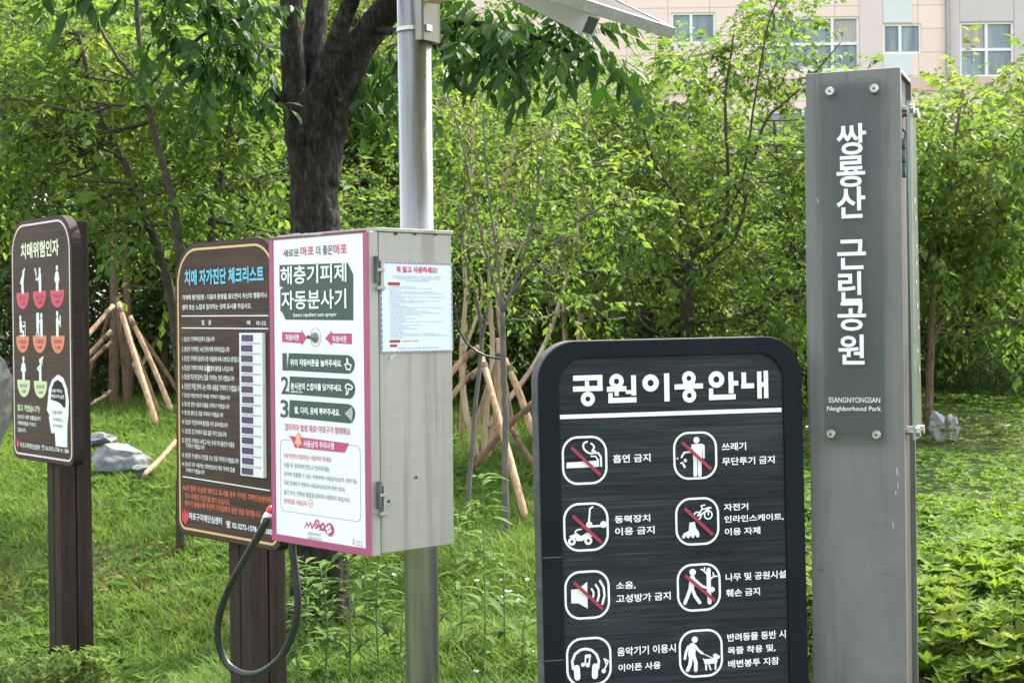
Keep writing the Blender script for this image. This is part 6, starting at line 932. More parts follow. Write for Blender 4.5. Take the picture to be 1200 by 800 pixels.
tree('young_tree', 'rounded bright tree with a slim brown trunk on the hedge edge right of the pillar', 'tree', br_, path_at((1087, 512, Y), (1089, 450, Y), (1091, 400, Y), (1094, 340, Y), (1104, 270, Y), (1116, 190, Y), (1128, 105, Y)), .038, .012,
     [(path_at((1091, 405, Y), (1108, 370, Y), (1140, 330, Y), (1170, 250, Y)), .020, .006), (path_at((1094, 345, Y), (1075, 290, Y), (1070, 200, Y)), .016, .006)],
     fill_clumps(1035, 1235, [(1035, 190), (1080, 150), (1130, 85), (1160, 140), (1235, 120)], [(1035, 320), (1100, 345), (1170, 385), (1235, 385)], Y-.8, Y+1.2, 44, .32, 20), 'bark_brown', 'leaf_bright', .095, .5, 11, .36, 0, hang=.45)
# ---- backdrop trees and shrubs, three kinds, copied
def proto(name, label, cat, H, R, n, leaf_m, leaf, base, trunk_r=.06, cnt=26, low=.25, r=.42, per=11, group=None):
    x, y = base[:2]; z = base[2]
    cls = blob_clumps((x, y, z+H*(.5+low/2)), (R, R, H*(.5-low/2)), n, r, cnt)
    return tree(name, label, cat, base, [(x, y, z-.1), (x+.04, y, z+H*.3), (x-.05, y+.03, z+H*.6), (x, y, z+H*.9)], trunk_r, trunk_r*.25, [], cls, 'bark_twig', leaf_m, leaf, .5, per, .44, 0, group)
def spot(px, Y):
    p = at(px, 400, Y); return (p[0], Y, float(gz(p[0], Y)))
G1 = 'trees of the back row'; G2 = 'shrubs along the back of the lawn'
PA = proto('back_tree', 'tall leafy tree behind the far left sign, first of the back row', 'tree', 6.6, 1.9, 60, 'leaf_far', .115, spot(-20, 18.5), .09, 19, .1, .5, group=G1)
PB = proto('back_tree', 'lower bushy green tree behind the rules board at the centre of the back row', 'tree', 3.3, 1.7, 42, 'leaf_far', .11, spot(640, 17.5), .06, 19, .1, .45, group=G1)
PC = proto('back_tree', 'darker leafy tree behind the staked trunks on the left', 'tree', 5.4, 1.8, 54, 'leaf_shade', .115, spot(150, 19.5), .08, 19, .1, .5, group=G1)
for px, Y, s, src, lab in ((70, 21, 1.0, PA, 'tall leafy tree in the back row between the two brown signs'), (235, 18, .95, PA, 'tall leafy tree in the back row above the amber bordered sign'), (330, 20.5, 1.05, PC, 'darker tree in the back row just left of the big trunk'),
                          (420, 17.8, .82, PA, 'bright tree in the back row between the big trunk and the steel pole'), (505, 19.5, .85, PC, 'dark tree in the back row directly behind the steel pole'), (560, 18.5, 1.2, PB, 'bushy tree in the back row behind the pale barked stems'),
                          (735, 17, .9, PB, 'bushy tree of the back row left of the dark limbed tree'), (820, 18.5, .95, PB, 'bushy tree of the back row hidden behind the dark limbed tree'), (910, 16.5, 1.0, PB, 'bushy tree of the back row just left of the pillar'),
                          (1010, 17.5, 1.08, PB, 'bushy tree of the back row behind the pillar'), (1110, 18.5, 1.05, PB, 'bushy tree of the back row behind the slim trunked right tree'), (1205, 16.8, 1.05, PB, 'bushy tree of the back row at the right edge of the photo'),
                          (-90, 16.5, .9, PC, 'dark tree of the back row at the left edge of the photo'), (20, 24, 1.25, PA, 'tallest tree far behind the far left sign'), (190, 25, 1.3, PA, 'tallest tree far behind the staked trunks'), (370, 25, 1.25, PA, 'tall tree far behind the big dark trunk'), (470, 24, 1.15, PA, 'tall tree far behind the steel box'), (1300, 18, 1.1, PB, 'bushy tree of the back row beyond the right edge')):
    dup(src, spot(px, Y), rng.uniform(0, 6.28), (s, s, s*rng.uniform(.95, 1.05)), lab, G1)
SA = proto('shrub', 'dark rounded shrub behind the left staked trunk', 'shrub', 1.9, .95, 26, 'leaf_shade', .060, spot(110, 15.8), .02, 26, .0, .28, group=G2)
SB = proto('shrub', 'light green loose shrub between the steel box and the rules board', 'shrub', 1.3, .8, 20, 'leaf_mid', .060, spot(560, 14.6), .018, 24, .0, .26, group=G2)
for px, Y, s, src, lab in ((15, 16, 1.15, SA, 'dark shrub beside the standing stone at the far left'), (60, 15.2, .9, SA, 'dark shrub behind the post of the far left sign'), (175, 16.8, 1.1, SA, 'dark shrub behind the slanted pale stakes'), (240, 16.2, .9, SB, 'light shrub behind the amber bordered sign'),
                          (300, 15.6, 1.15, SA, 'dark shrub left of the big trunk'), (415, 15.4, 1.2, SA, 'dark shrub right of the big trunk'), (480, 15.8, 1.2, SA, 'dark shrub behind the steel box'), (535, 15.6, 1.1, SA, 'dark shrub behind the right edge of the steel box'), (610, 15.4, 1.15, SA, 'dark shrub behind the forked grey tree'), (680, 15, 1.2, SA, 'dark shrub above the left corner of the rules board'), (760, 14.6, 1.2, SB, 'light shrub above the middle of the rules board'),
                          (840, 15, 1.25, SA, 'dark shrub above the right corner of the rules board'), (925, 14.6, 1.15, SA, 'dark shrub between the rules board and the pillar'), (1000, 15, 1.1, SA, 'dark shrub hidden behind the pillar'), (1075, 16, 1.15, SA, 'dark shrub behind the slim brown trunk at right'), (1150, 15.8, 1.2, SA, 'dark shrub behind the white broken rock'), (1225, 15.6, 1.2, SA, 'dark shrub at the right edge of the photo'), (1165, 14.4, .62, SB, 'small light shrub beside the white broken rock'), (-60, 15.5, 1.2, SA, 'dark shrub beyond the left edge')):
    dup(src, spot(px, Y), rng.uniform(0, 6.28), s, lab, G2)

# ---- wooden stakes
M['rope'] = noise_mat('rope', [(.3, (.07, .055, .035)), (.7, (.17, .13, .085))], 40, rough=.9, bmp=.5)
def stake(p0, p1, r, label, mat='stake_wood', rope=True):
    a_, b_ = at(*p0), at(*p1); d = b_-a_; mid = (a_+b_)/2+rng.normal(size=3)*.012
    pts = curve([a_-d*.01, mid, b_], 6); pts.append(b_+d/np.linalg.norm(d)*.09)
    n = len(pts); rad = [r*(.90+.14*i/n+.05*rng.random()) for i in range(n-1)]+[r*.25]
    m2 = MB(); m2.tube(pts, rad, 12); o = rootmesh('wooden_stake', m2.mesh('wooden_stake', M[mat], True), tuple(b_))
    if rope:
        ax = d/np.linalg.norm(d); q_ = a_+ax*.06; m2 = MB()
        for i in range(4): e_ = q_+ax*i*.011; m2.tube([e_, e_+ax*.010], r*1.22, 10)
        link_mesh('rope_binding', m2.mesh('rope_binding', M['rope'], True), o)
    return tag(o, label, 'stake', 'wooden stakes propping the young trees')
stake((139.6, 357, 14.0), (182, 491, 13.2), .026, 'longest pale stake, sloping right in front of the two staked trunks')
stake((132, 359, 14.0), (58, 440, 13.4), .024, 'pale stake sloping left behind the far left sign, topmost of the left ones')
stake((130, 388, 14.1), (48, 474, 13.8), .022, 'middle stake of those sloping left behind the far left sign')
stake((130, 401, 14.3), (52, 470, 14.2), .020, 'lowest stake of those sloping left behind the far left sign')
stake((153, 372, 14.3), (199, 476, 13.9), .024, 'orange stake ending nearest the amber bordered sign')
stake((150, 392, 14.5), (185, 482, 14.0), .022, 'dark stake just behind the longest pale stake', 'stake_dark')
stake((156, 426, 14.6), (177, 480, 14.2), .018, 'short orange stake low behind the longest pale stake')
stake((192, 389, 15.5), (168, 425, 15.1), .022, 'short stake sloping left from the thin farther trunk')
stake((198, 390, 15.5), (228, 446, 15.0), .022, 'short stake sloping right from the thin farther trunk, behind the sign edge')
stake((129, 458, 14.2), (112, 470, 14.0), .016, 'smallest stake end low at the left of the straight trunk')
stake((565, 420, 10.6), (614, 600, 9.6), .024, 'longest pale stake between the steel box and the rules board')
stake((592, 422, 10.8), (624, 506, 10.5), .026, 'pinkish stake sloping down right to the rules board edge')
stake((585, 404, 11.0), (581, 513, 11.0), .022, 'upright orange stake behind the forked grey tree')
stake((626, 470, 10.2), (559, 542, 10.2), .020, 'brown stake crossing low in front of the pale ones', 'stake_dark')
stake((598, 500, 10.9), (626, 545, 10.7), .020, 'dark stake low beside the rules board edge', 'stake_dark')
stake((561, 406, 10.9), (526, 440, 10.8), .022, 'stake sloping left behind the steel box edge, upper one')
stake((562, 432, 10.9), (528, 466, 10.8), .020, 'stake sloping left behind the steel box edge, lower one')
stake((661, 357, 12.6), (661, 500, 12.6), .022, 'upright stake end above the rules board, leftmost of three')
stake((682, 352, 12.5), (664, 500, 12.3), .024, 'thick leaning stake end above the rules board, middle of three')
stake((695, 366, 12.6), (650, 500, 12.2), .020, 'leaning stake end above the rules board, rightmost of three')
stake((137, 350, 14.2), (150, 482, 14.4), .020, 'steep stake standing close between the two staked trunks', 'stake_dark')
stake((131, 362, 14.4), (96, 470, 14.9), .020, 'dark stake dropping steeply left, far side of the straight trunk', 'stake_dark')
stake((154, 378, 14.6), (216, 470, 15.2), .020, 'shallow orange stake running right behind the one nearest the sign')
stake((193, 388, 15.6), (190, 468, 15.9), .020, 'short upright stake against the thin farther trunk', 'stake_dark')
stake((588, 408, 11.1), (553, 520, 11.3), .020, 'pale stake sloping down left behind the steel box edge')
stake((583, 398, 11.2), (604, 515, 11.5), .018, 'thin stake sloping slightly right behind the longest central stake')
stake((545, 380, 11.8), (541, 500, 11.8), .020, 'upright stake half hidden by the edge of the steel box')
stake((206, 517, 11.2), (172, 553, 10.7), .018, 'pale stake lying in the grass at the left edge of the amber bordered sign', rope=False)
m2 = MB(); m2.tube(curve([at(x, y, 9.3) for x, y in ((533, 355), (538, 385), (550, 405), (570, 417), (593, 421))], 5), .007, 8)
p_ = at(570, 417, 9.3); tag(rootmesh('tree_tie', m2.mesh('tree_tie', M['black_rubber'], True), tuple(p_)), 'dark curved rubber tie linking the box side to the grey forked tree', 'tree tie')
# ---- rocks
def rock(px, py, Y, sx, sy, sz, mat, label, seed, rz=0, rough_=.25, group=None):
    import bmesh
    bm = bmesh.new(); bmesh.ops.create_icosphere(bm, subdivisions=5, radius=1); rs = np.random.default_rng(seed)
    V = np.array([v.co for v in bm.verts]); d = np.zeros(len(V))
    for k_ in range(26):       # random cutting planes give fractured faces
        nrm = unit(rs.normal(size=3)); h_ = .5+.4*rs.random(); s_ = V@nrm; V = V-np.outer(np.maximum(0, s_-h_), nrm)
    for f_, a_ in ((3, .06), (7, .035), (15, .018)):
        ph = rs.random(3)*6; V = V*(1+a_*(np.sin(V[:, 0]*f_+ph[0])*np.cos(V[:, 1]*f_*1.1+ph[1])+np.sin(V[:, 2]*f_+ph[2])))[:, None]
    V *= (sx, sy, sz); py += 5; c, s_ = math.cos(rz), math.sin(rz); V[:, :2] = V[:, :2]@np.array([[c, s_], [-s_, c]])
    p = at(px, py, Y); z = float(gz(p[0], Y)); V = V+(p[0], Y, p[2])
    for v, q in zip(bm.verts, V): v.co = q
    me = bpy.data.meshes.new('rock'); bm.to_mesh(me); bm.free(); me.materials.append(M[mat])
    for pl in me.polygons: pl.use_smooth = True
    return tag(rootmesh('rock', me, (p[0], Y, z)), label, 'rock', group)
rock(141, 534, 11.2, .30, .2, .15, 'stone', 'larger blue grey rock on the lawn right of the far left sign post', 3, .3)
rock(120, 511, 12.2, .17, .14, .075, 'stone', 'flat dark grey rock just behind the larger blue grey rock', 5)
rock(168, 546, 10.9, .09, .09, .06, 'stone', 'small grey rock at the right end of the larger blue grey rock', 8)
rock(-8, 465, 8.7, .11, .15, .50, 'stone_warm', 'tall pale standing stone at the left edge behind the far left sign', 11)
rock(1101, 499, 12.3, .085, .08, .19, 'stone_white', 'white broken rock on the hedge edge by the slim brown trunk', 14)
rock(1117, 498, 12.3, .08, .07, .18, 'stone_white', 'whitest upright rock, right one of the broken pair on the hedge edge', 17, .6)
rock(1172, 495, 12.6, .12, .08, .045, 'stone_white', 'small flat white slab near the right edge behind the hedge', 19)
# ---- grass, weeds, hedge
def np_obj(name, V, T, vv, mats, mi=None): return link_mesh(name, np_mesh(name, V, T, vv, mats, mi=mi))
n = 200000
gy = 4.6+(rng.random(n)**1.25)*11; gxx = (rng.random(n)-.5)*2*(.43*gy+.6)
keep = (gxx < 1.05+.02*gy) & ~((gxx > -3.1+.0*gy) & (gxx < -2.2) & (gy > 7.9) & (gy < 9.2) & (rng.random(n) < .55)); gxx, gy = gxx[keep], gy[keep]; n = len(gy)
clump = np.sin(gxx*3.1+gy*1.7)*np.cos(gy*2.3-gxx)+rng.normal(size=n)*.4
h = (.07+.05*rng.random(n)+.04*np.clip(clump, 0, 2))*np.where((gxx > -1.3) & (gy < 9), 1.7, 1.); P = np.stack([gxx, gy, gz(gxx, gy)-.01], 1)
az = rng.random(n)*6.283; D = np.stack([np.cos(az)*.45, np.sin(az)*.45, np.ones(n)], 1)*h[:, None]; S = np.stack([-np.sin(az), np.cos(az), 0*az], 1)*(.0036+.0028*rng.random(n))[:, None]
bend = np.stack([np.cos(az), np.sin(az), -.35+0*az], 1)*(h*.45)[:, None]
V = np.stack([P-S, P+S, P+D*.6-S*.7+bend*.2, P+D*.6+S*.7+bend*.2, P+D+bend], 1).reshape(-1, 3)
T = (np.arange(n)[:, None, None]*5+np.asarray([(0, 1, 3), (0, 3, 2), (2, 3, 4)])[None]).reshape(-1, 3)
tag(np_obj('lawn_grass', V, T, np.repeat(.42+.13*clump+rng.normal(size=n)*.16, 5), [M['grass']]), 'tufty green grass covering the bank behind the signs', 'grass', kind='stuff')
# broad leaved ground cover through the grass
n = 5200
gy = 5.6+rng.random(n)**1.2*8.5; gxx = (rng.random(n)-.5)*2*(.43*gy+.4); keep = (gxx < 1.05) & (np.sin(gxx*2.3+1)*np.sin(gy*1.9)+rng.random(n)*1.0 > .35); gxx, gy = gxx[keep], gy[keep]; n = len(gy); k = 7
P = np.repeat(np.stack([gxx, gy, gz(gxx, gy)+.01+.07*rng.random(n)], 1), k, 0); az = rng.random(n*k)*6.28
D = np.stack([np.cos(az), np.sin(az), .35+.5*rng.random(n*k)], 1); V, T, vv = leaves(P, D, np.stack([-.3*np.cos(az), -.3*np.sin(az), np.ones(n*k)], 1), .04+.05*rng.random(n*k), .016+.016*rng.random(n*k), .5+rng.normal(size=n*k)*.2, 0)
tag(np_obj('ground_cover', V, T, vv, [M['leaf_weed']]), 'broad leaved weeds and clover growing through the grass', 'ground cover', kind='stuff')
n = 150; cxs = [(597, 700), (580, 690), (440, 665), (620, 720), (600, 730), (545, 790), (575, 800)]; q = [random.choice(cxs) for _ in range(n)]
P = np.array([ground_at(a_+random.gauss(0, 26), b_+random.gauss(0, 20)+12) for a_, b_ in q[:26]]); mbf = MB()
for p in P:
    z_ = p[2]+.10+.05*random.random()
    for j in range(7): a_ = j*.9; mbf.tube([(p[0], p[1], z_), (p[0]+.011*math.cos(a_), p[1]+.011*math.sin(a_), z_+.007*random.random())], [.004, .0045], 5)
    mbf.tube([(p[0]+.01, p[1], p[2]), (p[0], p[1], z_)], .0012, 3)
tag(mbf.build('clover_flowers', M['white_petal']), 'tiny white clover flowers in the grass right of the steel pole', 'flowers', kind='stuff')
n = 420; gxx = np.concatenate([rng.normal(-2.2, .5, 200), rng.uniform(-3.5, .9, 220)]); gy = np.concatenate([rng.normal(8.4, .6, 200), rng.uniform(5.8, 12, 220)]); az = rng.random(n)*6.28
P = np.stack([gxx, gy, gz(gxx, gy)+.02+.04*rng.random(n)], 1); V, T, vv = leaves(P, np.stack([np.cos(az), np.sin(az), .3*rng.normal(size=n)], 1), np.stack([.4*rng.normal(size=n), .4*rng.normal(size=n), np.ones(n)], 1), .05+.04*rng.random(n), .025+.015*rng.random(n), rng.random(n), 1, .3)
M['dead_leaf'] = leaf_mat('dead_leaf', (.09, .066, .045), (.16, .10, .05), (.24, .17, .09), (1, 1, 1), .15, .8, .1)
tag(np_obj('fallen_leaves', V, T, vv, [M['dead_leaf']]), 'brown fallen leaves scattered in the grass', 'leaves', kind='stuff')
# tall weeds
def weed(px, py, hgt, label, seed, nl=26, L=.13, lean=(0, 0)):
    rs = np.random.default_rng(seed); nl = int(nl*1.3); L *= 1.12; p = ground_at(px, py) if py < 800 else None
    if p is None: yy = 6.35-(py-800)*.006; q = at(px, 400, yy); p = np.array([q[0], yy, 0])
    z = float(gz(p[0], p[1])); root = empty('tall_weed', (p[0], p[1], z), 0, label, 'weed', 'tall weeds around the steel pole')
    top = np.array([p[0]+lean[0], p[1]+lean[1], z+hgt]); pts = curve([(p[0], p[1], z-.03), (np.array(p)+top)/2+rs.normal(size=3)*.015, top], 6)
    m2 = MB(); m2.tube(pts, taper(len(pts), .0055, .002), 6); m2.build('stem', M['weed_stem'], root, smooth=True)
    u = (.08+.92*rs.random(nl)**.8); P = np.array([np.array(p)*(1-a_)+top*a_ for a_ in u]); P[:, 2] = z+u*hgt
    az = rs.random(nl)*6.28; D = np.stack([np.cos(az), np.sin(az), .55-.5*(1-u)+.2*rs.normal(size=nl)], 1)
    Nn = np.stack([-.5*np.cos(az), -.5*np.sin(az), np.ones(nl)], 1)
    V, T, vv = leaves(P, D, Nn, L*(.55+.6*rs.random(nl))*(1.15-.5*u), L*.22*(.7+.6*rs.random(nl)), .45+rs.normal(size=nl)*.2, 1, .42)
    link_mesh('leaves', np_mesh('leaves', V, T, vv, [M['leaf_weed']]), root); return root
M['weed_stem'] = flat_mat('weed_stem', (.13, .19, .06), .6)
weed(563, 800, .92, 'tallest weed with long narrow leaves, right of the steel pole', 1, 40, .15)
weed(405, 806, .82, 'tall upright weed below the front of the steel box', 2, 34, .15)
weed(372, 808, .55, 'leafy weed beside the black hose loop', 3, 34, .16)
weed(440, 800, .62, 'leafy weed just left of the pole foot', 4, 30, .14)
weed(350, 770, .45, 'short weed at the foot of the big trunk', 5, 26, .14)
weed(538, 790, .70, 'weed with drooping leaves close to the right side of the pole', 6, 28, .13)
weed(592, 790, .52, 'low weed between the pole and the rules board', 7, 24, .12)
weed(615, 806, .42, 'low weed touching the rules board edge', 8, 24, .12)
weed(548, 690, .40, 'small weed below the right corner of the steel box', 9, 26, .12)
weed(470, 806, .42, 'small weed right in front of the pole foot', 10, 24, .12)
weed(390, 720, .5, 'weed in front of the big trunk bark', 12, 26, .14)
weed(425, 760, .5, 'weed halfway between big trunk and pole', 13, 26, .14)
weed(360, 790, .5, 'bushy weed hiding the foot of the big trunk', 14, 36, .13)
weed(385, 765, .42, 'short bushy weed right of the trunk foot', 15, 34, .12)
weed(345, 800, .38, 'low weed behind the lower curve of the hose', 16, 30, .12)
def low_shrub(px, Y, h_, R, label, seed):
    p = at(px, 700, Y); z = float(gz(p[0], Y)); root = empty('low_shrub', (p[0], Y, z), 0, label, 'shrub', 'low leafy shrubs at the bottom left'); rs = np.random.default_rng(seed)
    n = 60; m2 = MB(); Ps, Ds, Ns = [], [], []
    for i in range(n):
        a_ = rs.random()*6.28; rr = R*rs.random()**.6; tip = np.array([p[0]+rr*math.cos(a_), Y+rr*math.sin(a_), z+h_*(.55+.5*rs.random())*(1-.4*(rr/R)**2)])
        m2.tube([(p[0]+rr*.3*math.cos(a_), Y+rr*.3*math.sin(a_), z-.02), tip], [.003, .0012], 4)
        for j in range(9):
            b_ = rs.random()*6.28; Ps.append(tip-np.array([0, 0, .012*j*rs.random()])); Ds.append((math.cos(b_), math.sin(b_), .5+.5*rs.random())); Ns.append((-.5*math.cos(b_), -.5*math.sin(b_), 1))
    m2.build('stem', M['weed_stem'], root); Ps, Ds, Ns = map(np.array, (Ps, Ds, Ns)); k = len(Ps)
    V, T, vv = leaves(Ps, Ds.astype(float), Ns.astype(float), .034*(.6+.7*rs.random(k)), .016*(.7+.6*rs.random(k)), .9+rs.normal(size=k)*.2, 1, .15)
    link_mesh('leaves', np_mesh('leaves', V, T, vv, [M['leaf_weed']]), root)
low_shrub(18, 6.15, .24, .22, 'pale leafy low shrub in the bottom left corner', 21); low_shrub(70, 6.35, .22, .2, 'pale leafy low shrub in front of the far left sign post', 22); low_shrub(108, 6.2, .25, .1, 'thin low shrub reaching up just right of the far left sign post', 23); low_shrub(-40, 6.3, .26, .25, 'pale low shrub beyond the bottom left corner', 24)
# azalea hedge: whorls of leaves over a rolling top
def hedge(x0, x1, y0, y1, dens, zt, seed):
    rs = np.random.default_rng(seed); n = int((x1-x0)*(y1-y0)*dens); x = x0+(x1-x0)*rs.random(n); y = y0+(y1-y0)*rs.random(n)
    top = np.maximum(zt, gz(x, y)+.16)+.05*np.sin(x*2.7+y*1.3)+.04*np.sin(y*3.1-x*1.9)
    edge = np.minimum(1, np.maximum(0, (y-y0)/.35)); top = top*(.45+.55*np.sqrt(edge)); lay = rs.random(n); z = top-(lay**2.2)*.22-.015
    k = 8; az = (np.arange(k)[None]*2*math.pi/k+rs.random((n, 1))*6.28+rs.normal(size=(n, k))*.15).ravel(); P = np.repeat(np.stack([x, y, z], 1), k, 0)
    tilt = np.repeat(rs.normal(size=(n, 3))*.28, k, 0); el = .34+.45*rs.random(n*k)
    D = np.stack([np.cos(az), np.sin(az), el], 1)+tilt; Nn = np.stack([-.4*np.cos(az), -.4*np.sin(az), np.ones(n*k)], 1)+tilt
    L = np.repeat(.040+.026*rs.random(n), k)*np.repeat(np.where(y > 8, .8, np.where(y < 6.2, 1.08, 1.)), k)*(.75+.4*rs.random(n*k))
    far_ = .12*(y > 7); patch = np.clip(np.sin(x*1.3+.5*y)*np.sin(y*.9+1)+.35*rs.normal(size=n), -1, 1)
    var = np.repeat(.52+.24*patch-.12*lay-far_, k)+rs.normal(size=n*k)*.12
    return leaves(P, D, Nn, L, L*.34, var, 1, .12)
V1, T1, a1_ = hedge(.92, 3.6, 4.55, 8.2, 620, .60, 31); V3, T3, a3_ = hedge(.95, 2.7, 4.42, 6.0, 520, .67, 33); V4, T4, a4_ = hedge(.95, 2.7, 4.30, 5.1, 420, .42, 34)
V2, T2, a2_ = hedge(.55, 5.6, 8.2, 14.6, 260, .60, 32)
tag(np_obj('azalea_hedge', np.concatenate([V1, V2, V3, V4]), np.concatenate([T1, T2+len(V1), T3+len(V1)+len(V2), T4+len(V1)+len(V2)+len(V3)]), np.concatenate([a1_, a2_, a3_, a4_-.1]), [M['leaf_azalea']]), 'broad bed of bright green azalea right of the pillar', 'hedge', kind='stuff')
mbf = MB()
for i in range(260):
    x, y = rng.uniform(.95, 3.4), 4.7+rng.random()**1.6*3.2; zt = .5*(.5+.5*min(1, (y-4.4)/.5)); a_ = rng.random()*6.28
    mbf.tube(curve([(x, y, 0), (x+.05*math.cos(a_), y+.05*math.sin(a_), zt*.55), (x+.14*math.cos(a_), y+.14*math.sin(a_), zt)], 3), [.006, .006, .005, .005, .004, .003, .002][:7], 5)
tag(mbf.build('hedge_stems', M['bark_twig']), 'brown woody stems under the azalea leaves', 'stems', kind='stuff')
n = 900; x = rng.uniform(.95, 2.2, n); y = rng.uniform(4.3, 5.0, n); az = rng.random(n)*6.28; hh = rng.uniform(.12, .42, n)
P = np.stack([x, y, 0*x], 1); D = np.stack([np.cos(az)*.5, np.sin(az)*.5, np.ones(n)], 1)*hh[:, None]; S = np.stack([-np.sin(az), np.cos(az), 0*az], 1)*.003
V = np.stack([P-S, P+S, P+D*.6, P+D+np.stack([np.cos(az), np.sin(az), -.4+0*az], 1)*(hh*.4)[:, None]], 1).reshape(-1, 3); T = (np.arange(n)[:, None, None]*4+np.asarray([(0, 1, 2), (1, 3, 2)])[None]).reshape(-1, 3)
M['straw'] = leaf_mat('straw', (.10, .09, .03), (.22, .18, .09), (.34, .27, .15), (1.1, 1, .8), .2, .6)
tag(np_obj('dry_grass', V, T, np.repeat(rng.random(n), 4), [M['straw']]), 'dry straw coloured grass under the front edge of the azalea', 'grass', kind='stuff')

# ================================================================ SIGNS
def Q(x0, y0, k): return lambda x, y: (x0+x/k, y0+y/k)
def post_mesh(mb, c, yaw, half, z0, z1, gap=.003):
    """a post laminated from four timbers: a groove down the middle of every side"""
    u = np.array([math.cos(yaw), -math.sin(yaw), 0]); n = np.array([-math.sin(yaw), -math.cos(yaw), 0]); q = (half-gap)/2
    for i in (-1, 1):
        for j in (-1, 1):
            mb.box(np.array([c[0], c[1], (z0+z1)/2])+u*i*(q+gap)+n*j*(q+gap), u*q, n*q, (0, 0, (z1-z0)/2))
    mb.box((c[0], c[1], (z0+z1)/2-.004), u*(half-.012), n*(half-.012), (0, 0, (z1-z0)/2-.004))
def brown_sign(fc, W, H, label, line_mat):
    c = fc.P(W/2, 0, -.045-.077); top = fc.P(W/2, 0, 0)[2]
    z0 = float(gz(c[0], c[1]))
    root = empty('information_sign', (c[0], c[1], z0), -fc.yaw, label, 'sign', 'brown health signs on timber posts')
    mb = MB(); post_mesh(mb, c, fc.yaw, .075, z0-.15, top-.012); mb.build('post', M['brown_post'], root, bevel=.003)
    mb = MB(); mb.box((c[0], c[1], z0+.03), fc.u*.083*np.array([1, 1, 0]), fc.n*.083, (0, 0, .03)); mb.build('post_shoe', M['brown_edge'], root, bevel=.004)
    mb = MB(); o = rrect(0, 0, W, H, (.155, .155, .055, .055), 10)
    mb.prism(fc, o, -.045, -.002, 1)
    mb.prism(fc, rrect(.004, .004, W-.004, H-.004, (.151, .151, .051, .051), 10), -.002, 0, 0)
    bd = mb.build('board', [M['brown_board'], M['brown_edge']], root, bevel=.0015)
    mb = MB(); i = .020; wd = .0085
    mb.ring(fc, rrect(i, i, W-i, H-i, (.138, .138, .042, .042), 12), rrect(i+wd, i+wd, W-i-wd, H-i-wd, (.138-wd, .138-wd, .042-wd, .042-wd), 12), .0002, .0016)
    mb.build('border_line', M[line_mat], root)
    mb = MB()
    for s_, t_ in ((W/2-.2, H*.3), (W/2+.2, H*.3), (W/2-.2, H*.75), (W/2+.2, H*.75)):
        mb.disc_st(fc, (s_, t_), .004, d=.0006)
    mb.build('screw_cap', M['brown_edge'], root)
    return root

# ---- risk-factor sign on the far left
LW_, LH_ = .715, 1.1
fl = Face((-2.3443, 7.2015, 2.0419), 51.41, -.23)
ls = brown_sign(fl, LW_, LH_, 'brown sign at the far left with little white figures over coloured half-round badges', 'pink_line')
a, b4, c4, d4 = Q(0, 245, 10), Q(0, 310, 10), Q(0, 390, 10), Q(0, 470, 10)
mb = MB(); mb.text(fl, '치매위험인자', a(245, 402), a(245, 592), a(690, 350), .028); mb.build('title_lettering', M['cream'], ls)
def badge(TL, TR, bot, mat, words):
    s0, t0 = fl.hit(*TL); s1, t1 = fl.hit(*TR); tb = fl.hit(*bot)[1]; t0 = (t0+t1)/2; cxs, rx = (s0+s1)/2, (s1-s0)/2
    pts = [(cxs-rx, t0), (cxs+rx, t0)]+[(cxs+rx*math.cos(q), t0+.012+(tb-t0-.012)*math.sin(q)) for q in [math.pi*i/16 for i in range(17)]]
    m2 = MB(); m2.fill_st(fl, pts, .0012, 0)
    ow, nw = words
    h = tb-t0
    m2.text_st(fl, ow, cxs-rx*.62, t0+h*.22, cxs+rx*.62, t0+h*.46, .012, .0022, 1)
    m2.text_st(fl, nw, cxs-rx*.34, t0+h*.56, cxs+rx*.34, t0+h*.76, .012, .0022, 1)
    m2.build('badge', [M[mat], M['red_print'] if mat != 'pale_green' else M['grey_print']], ls)
    return cxs, t0
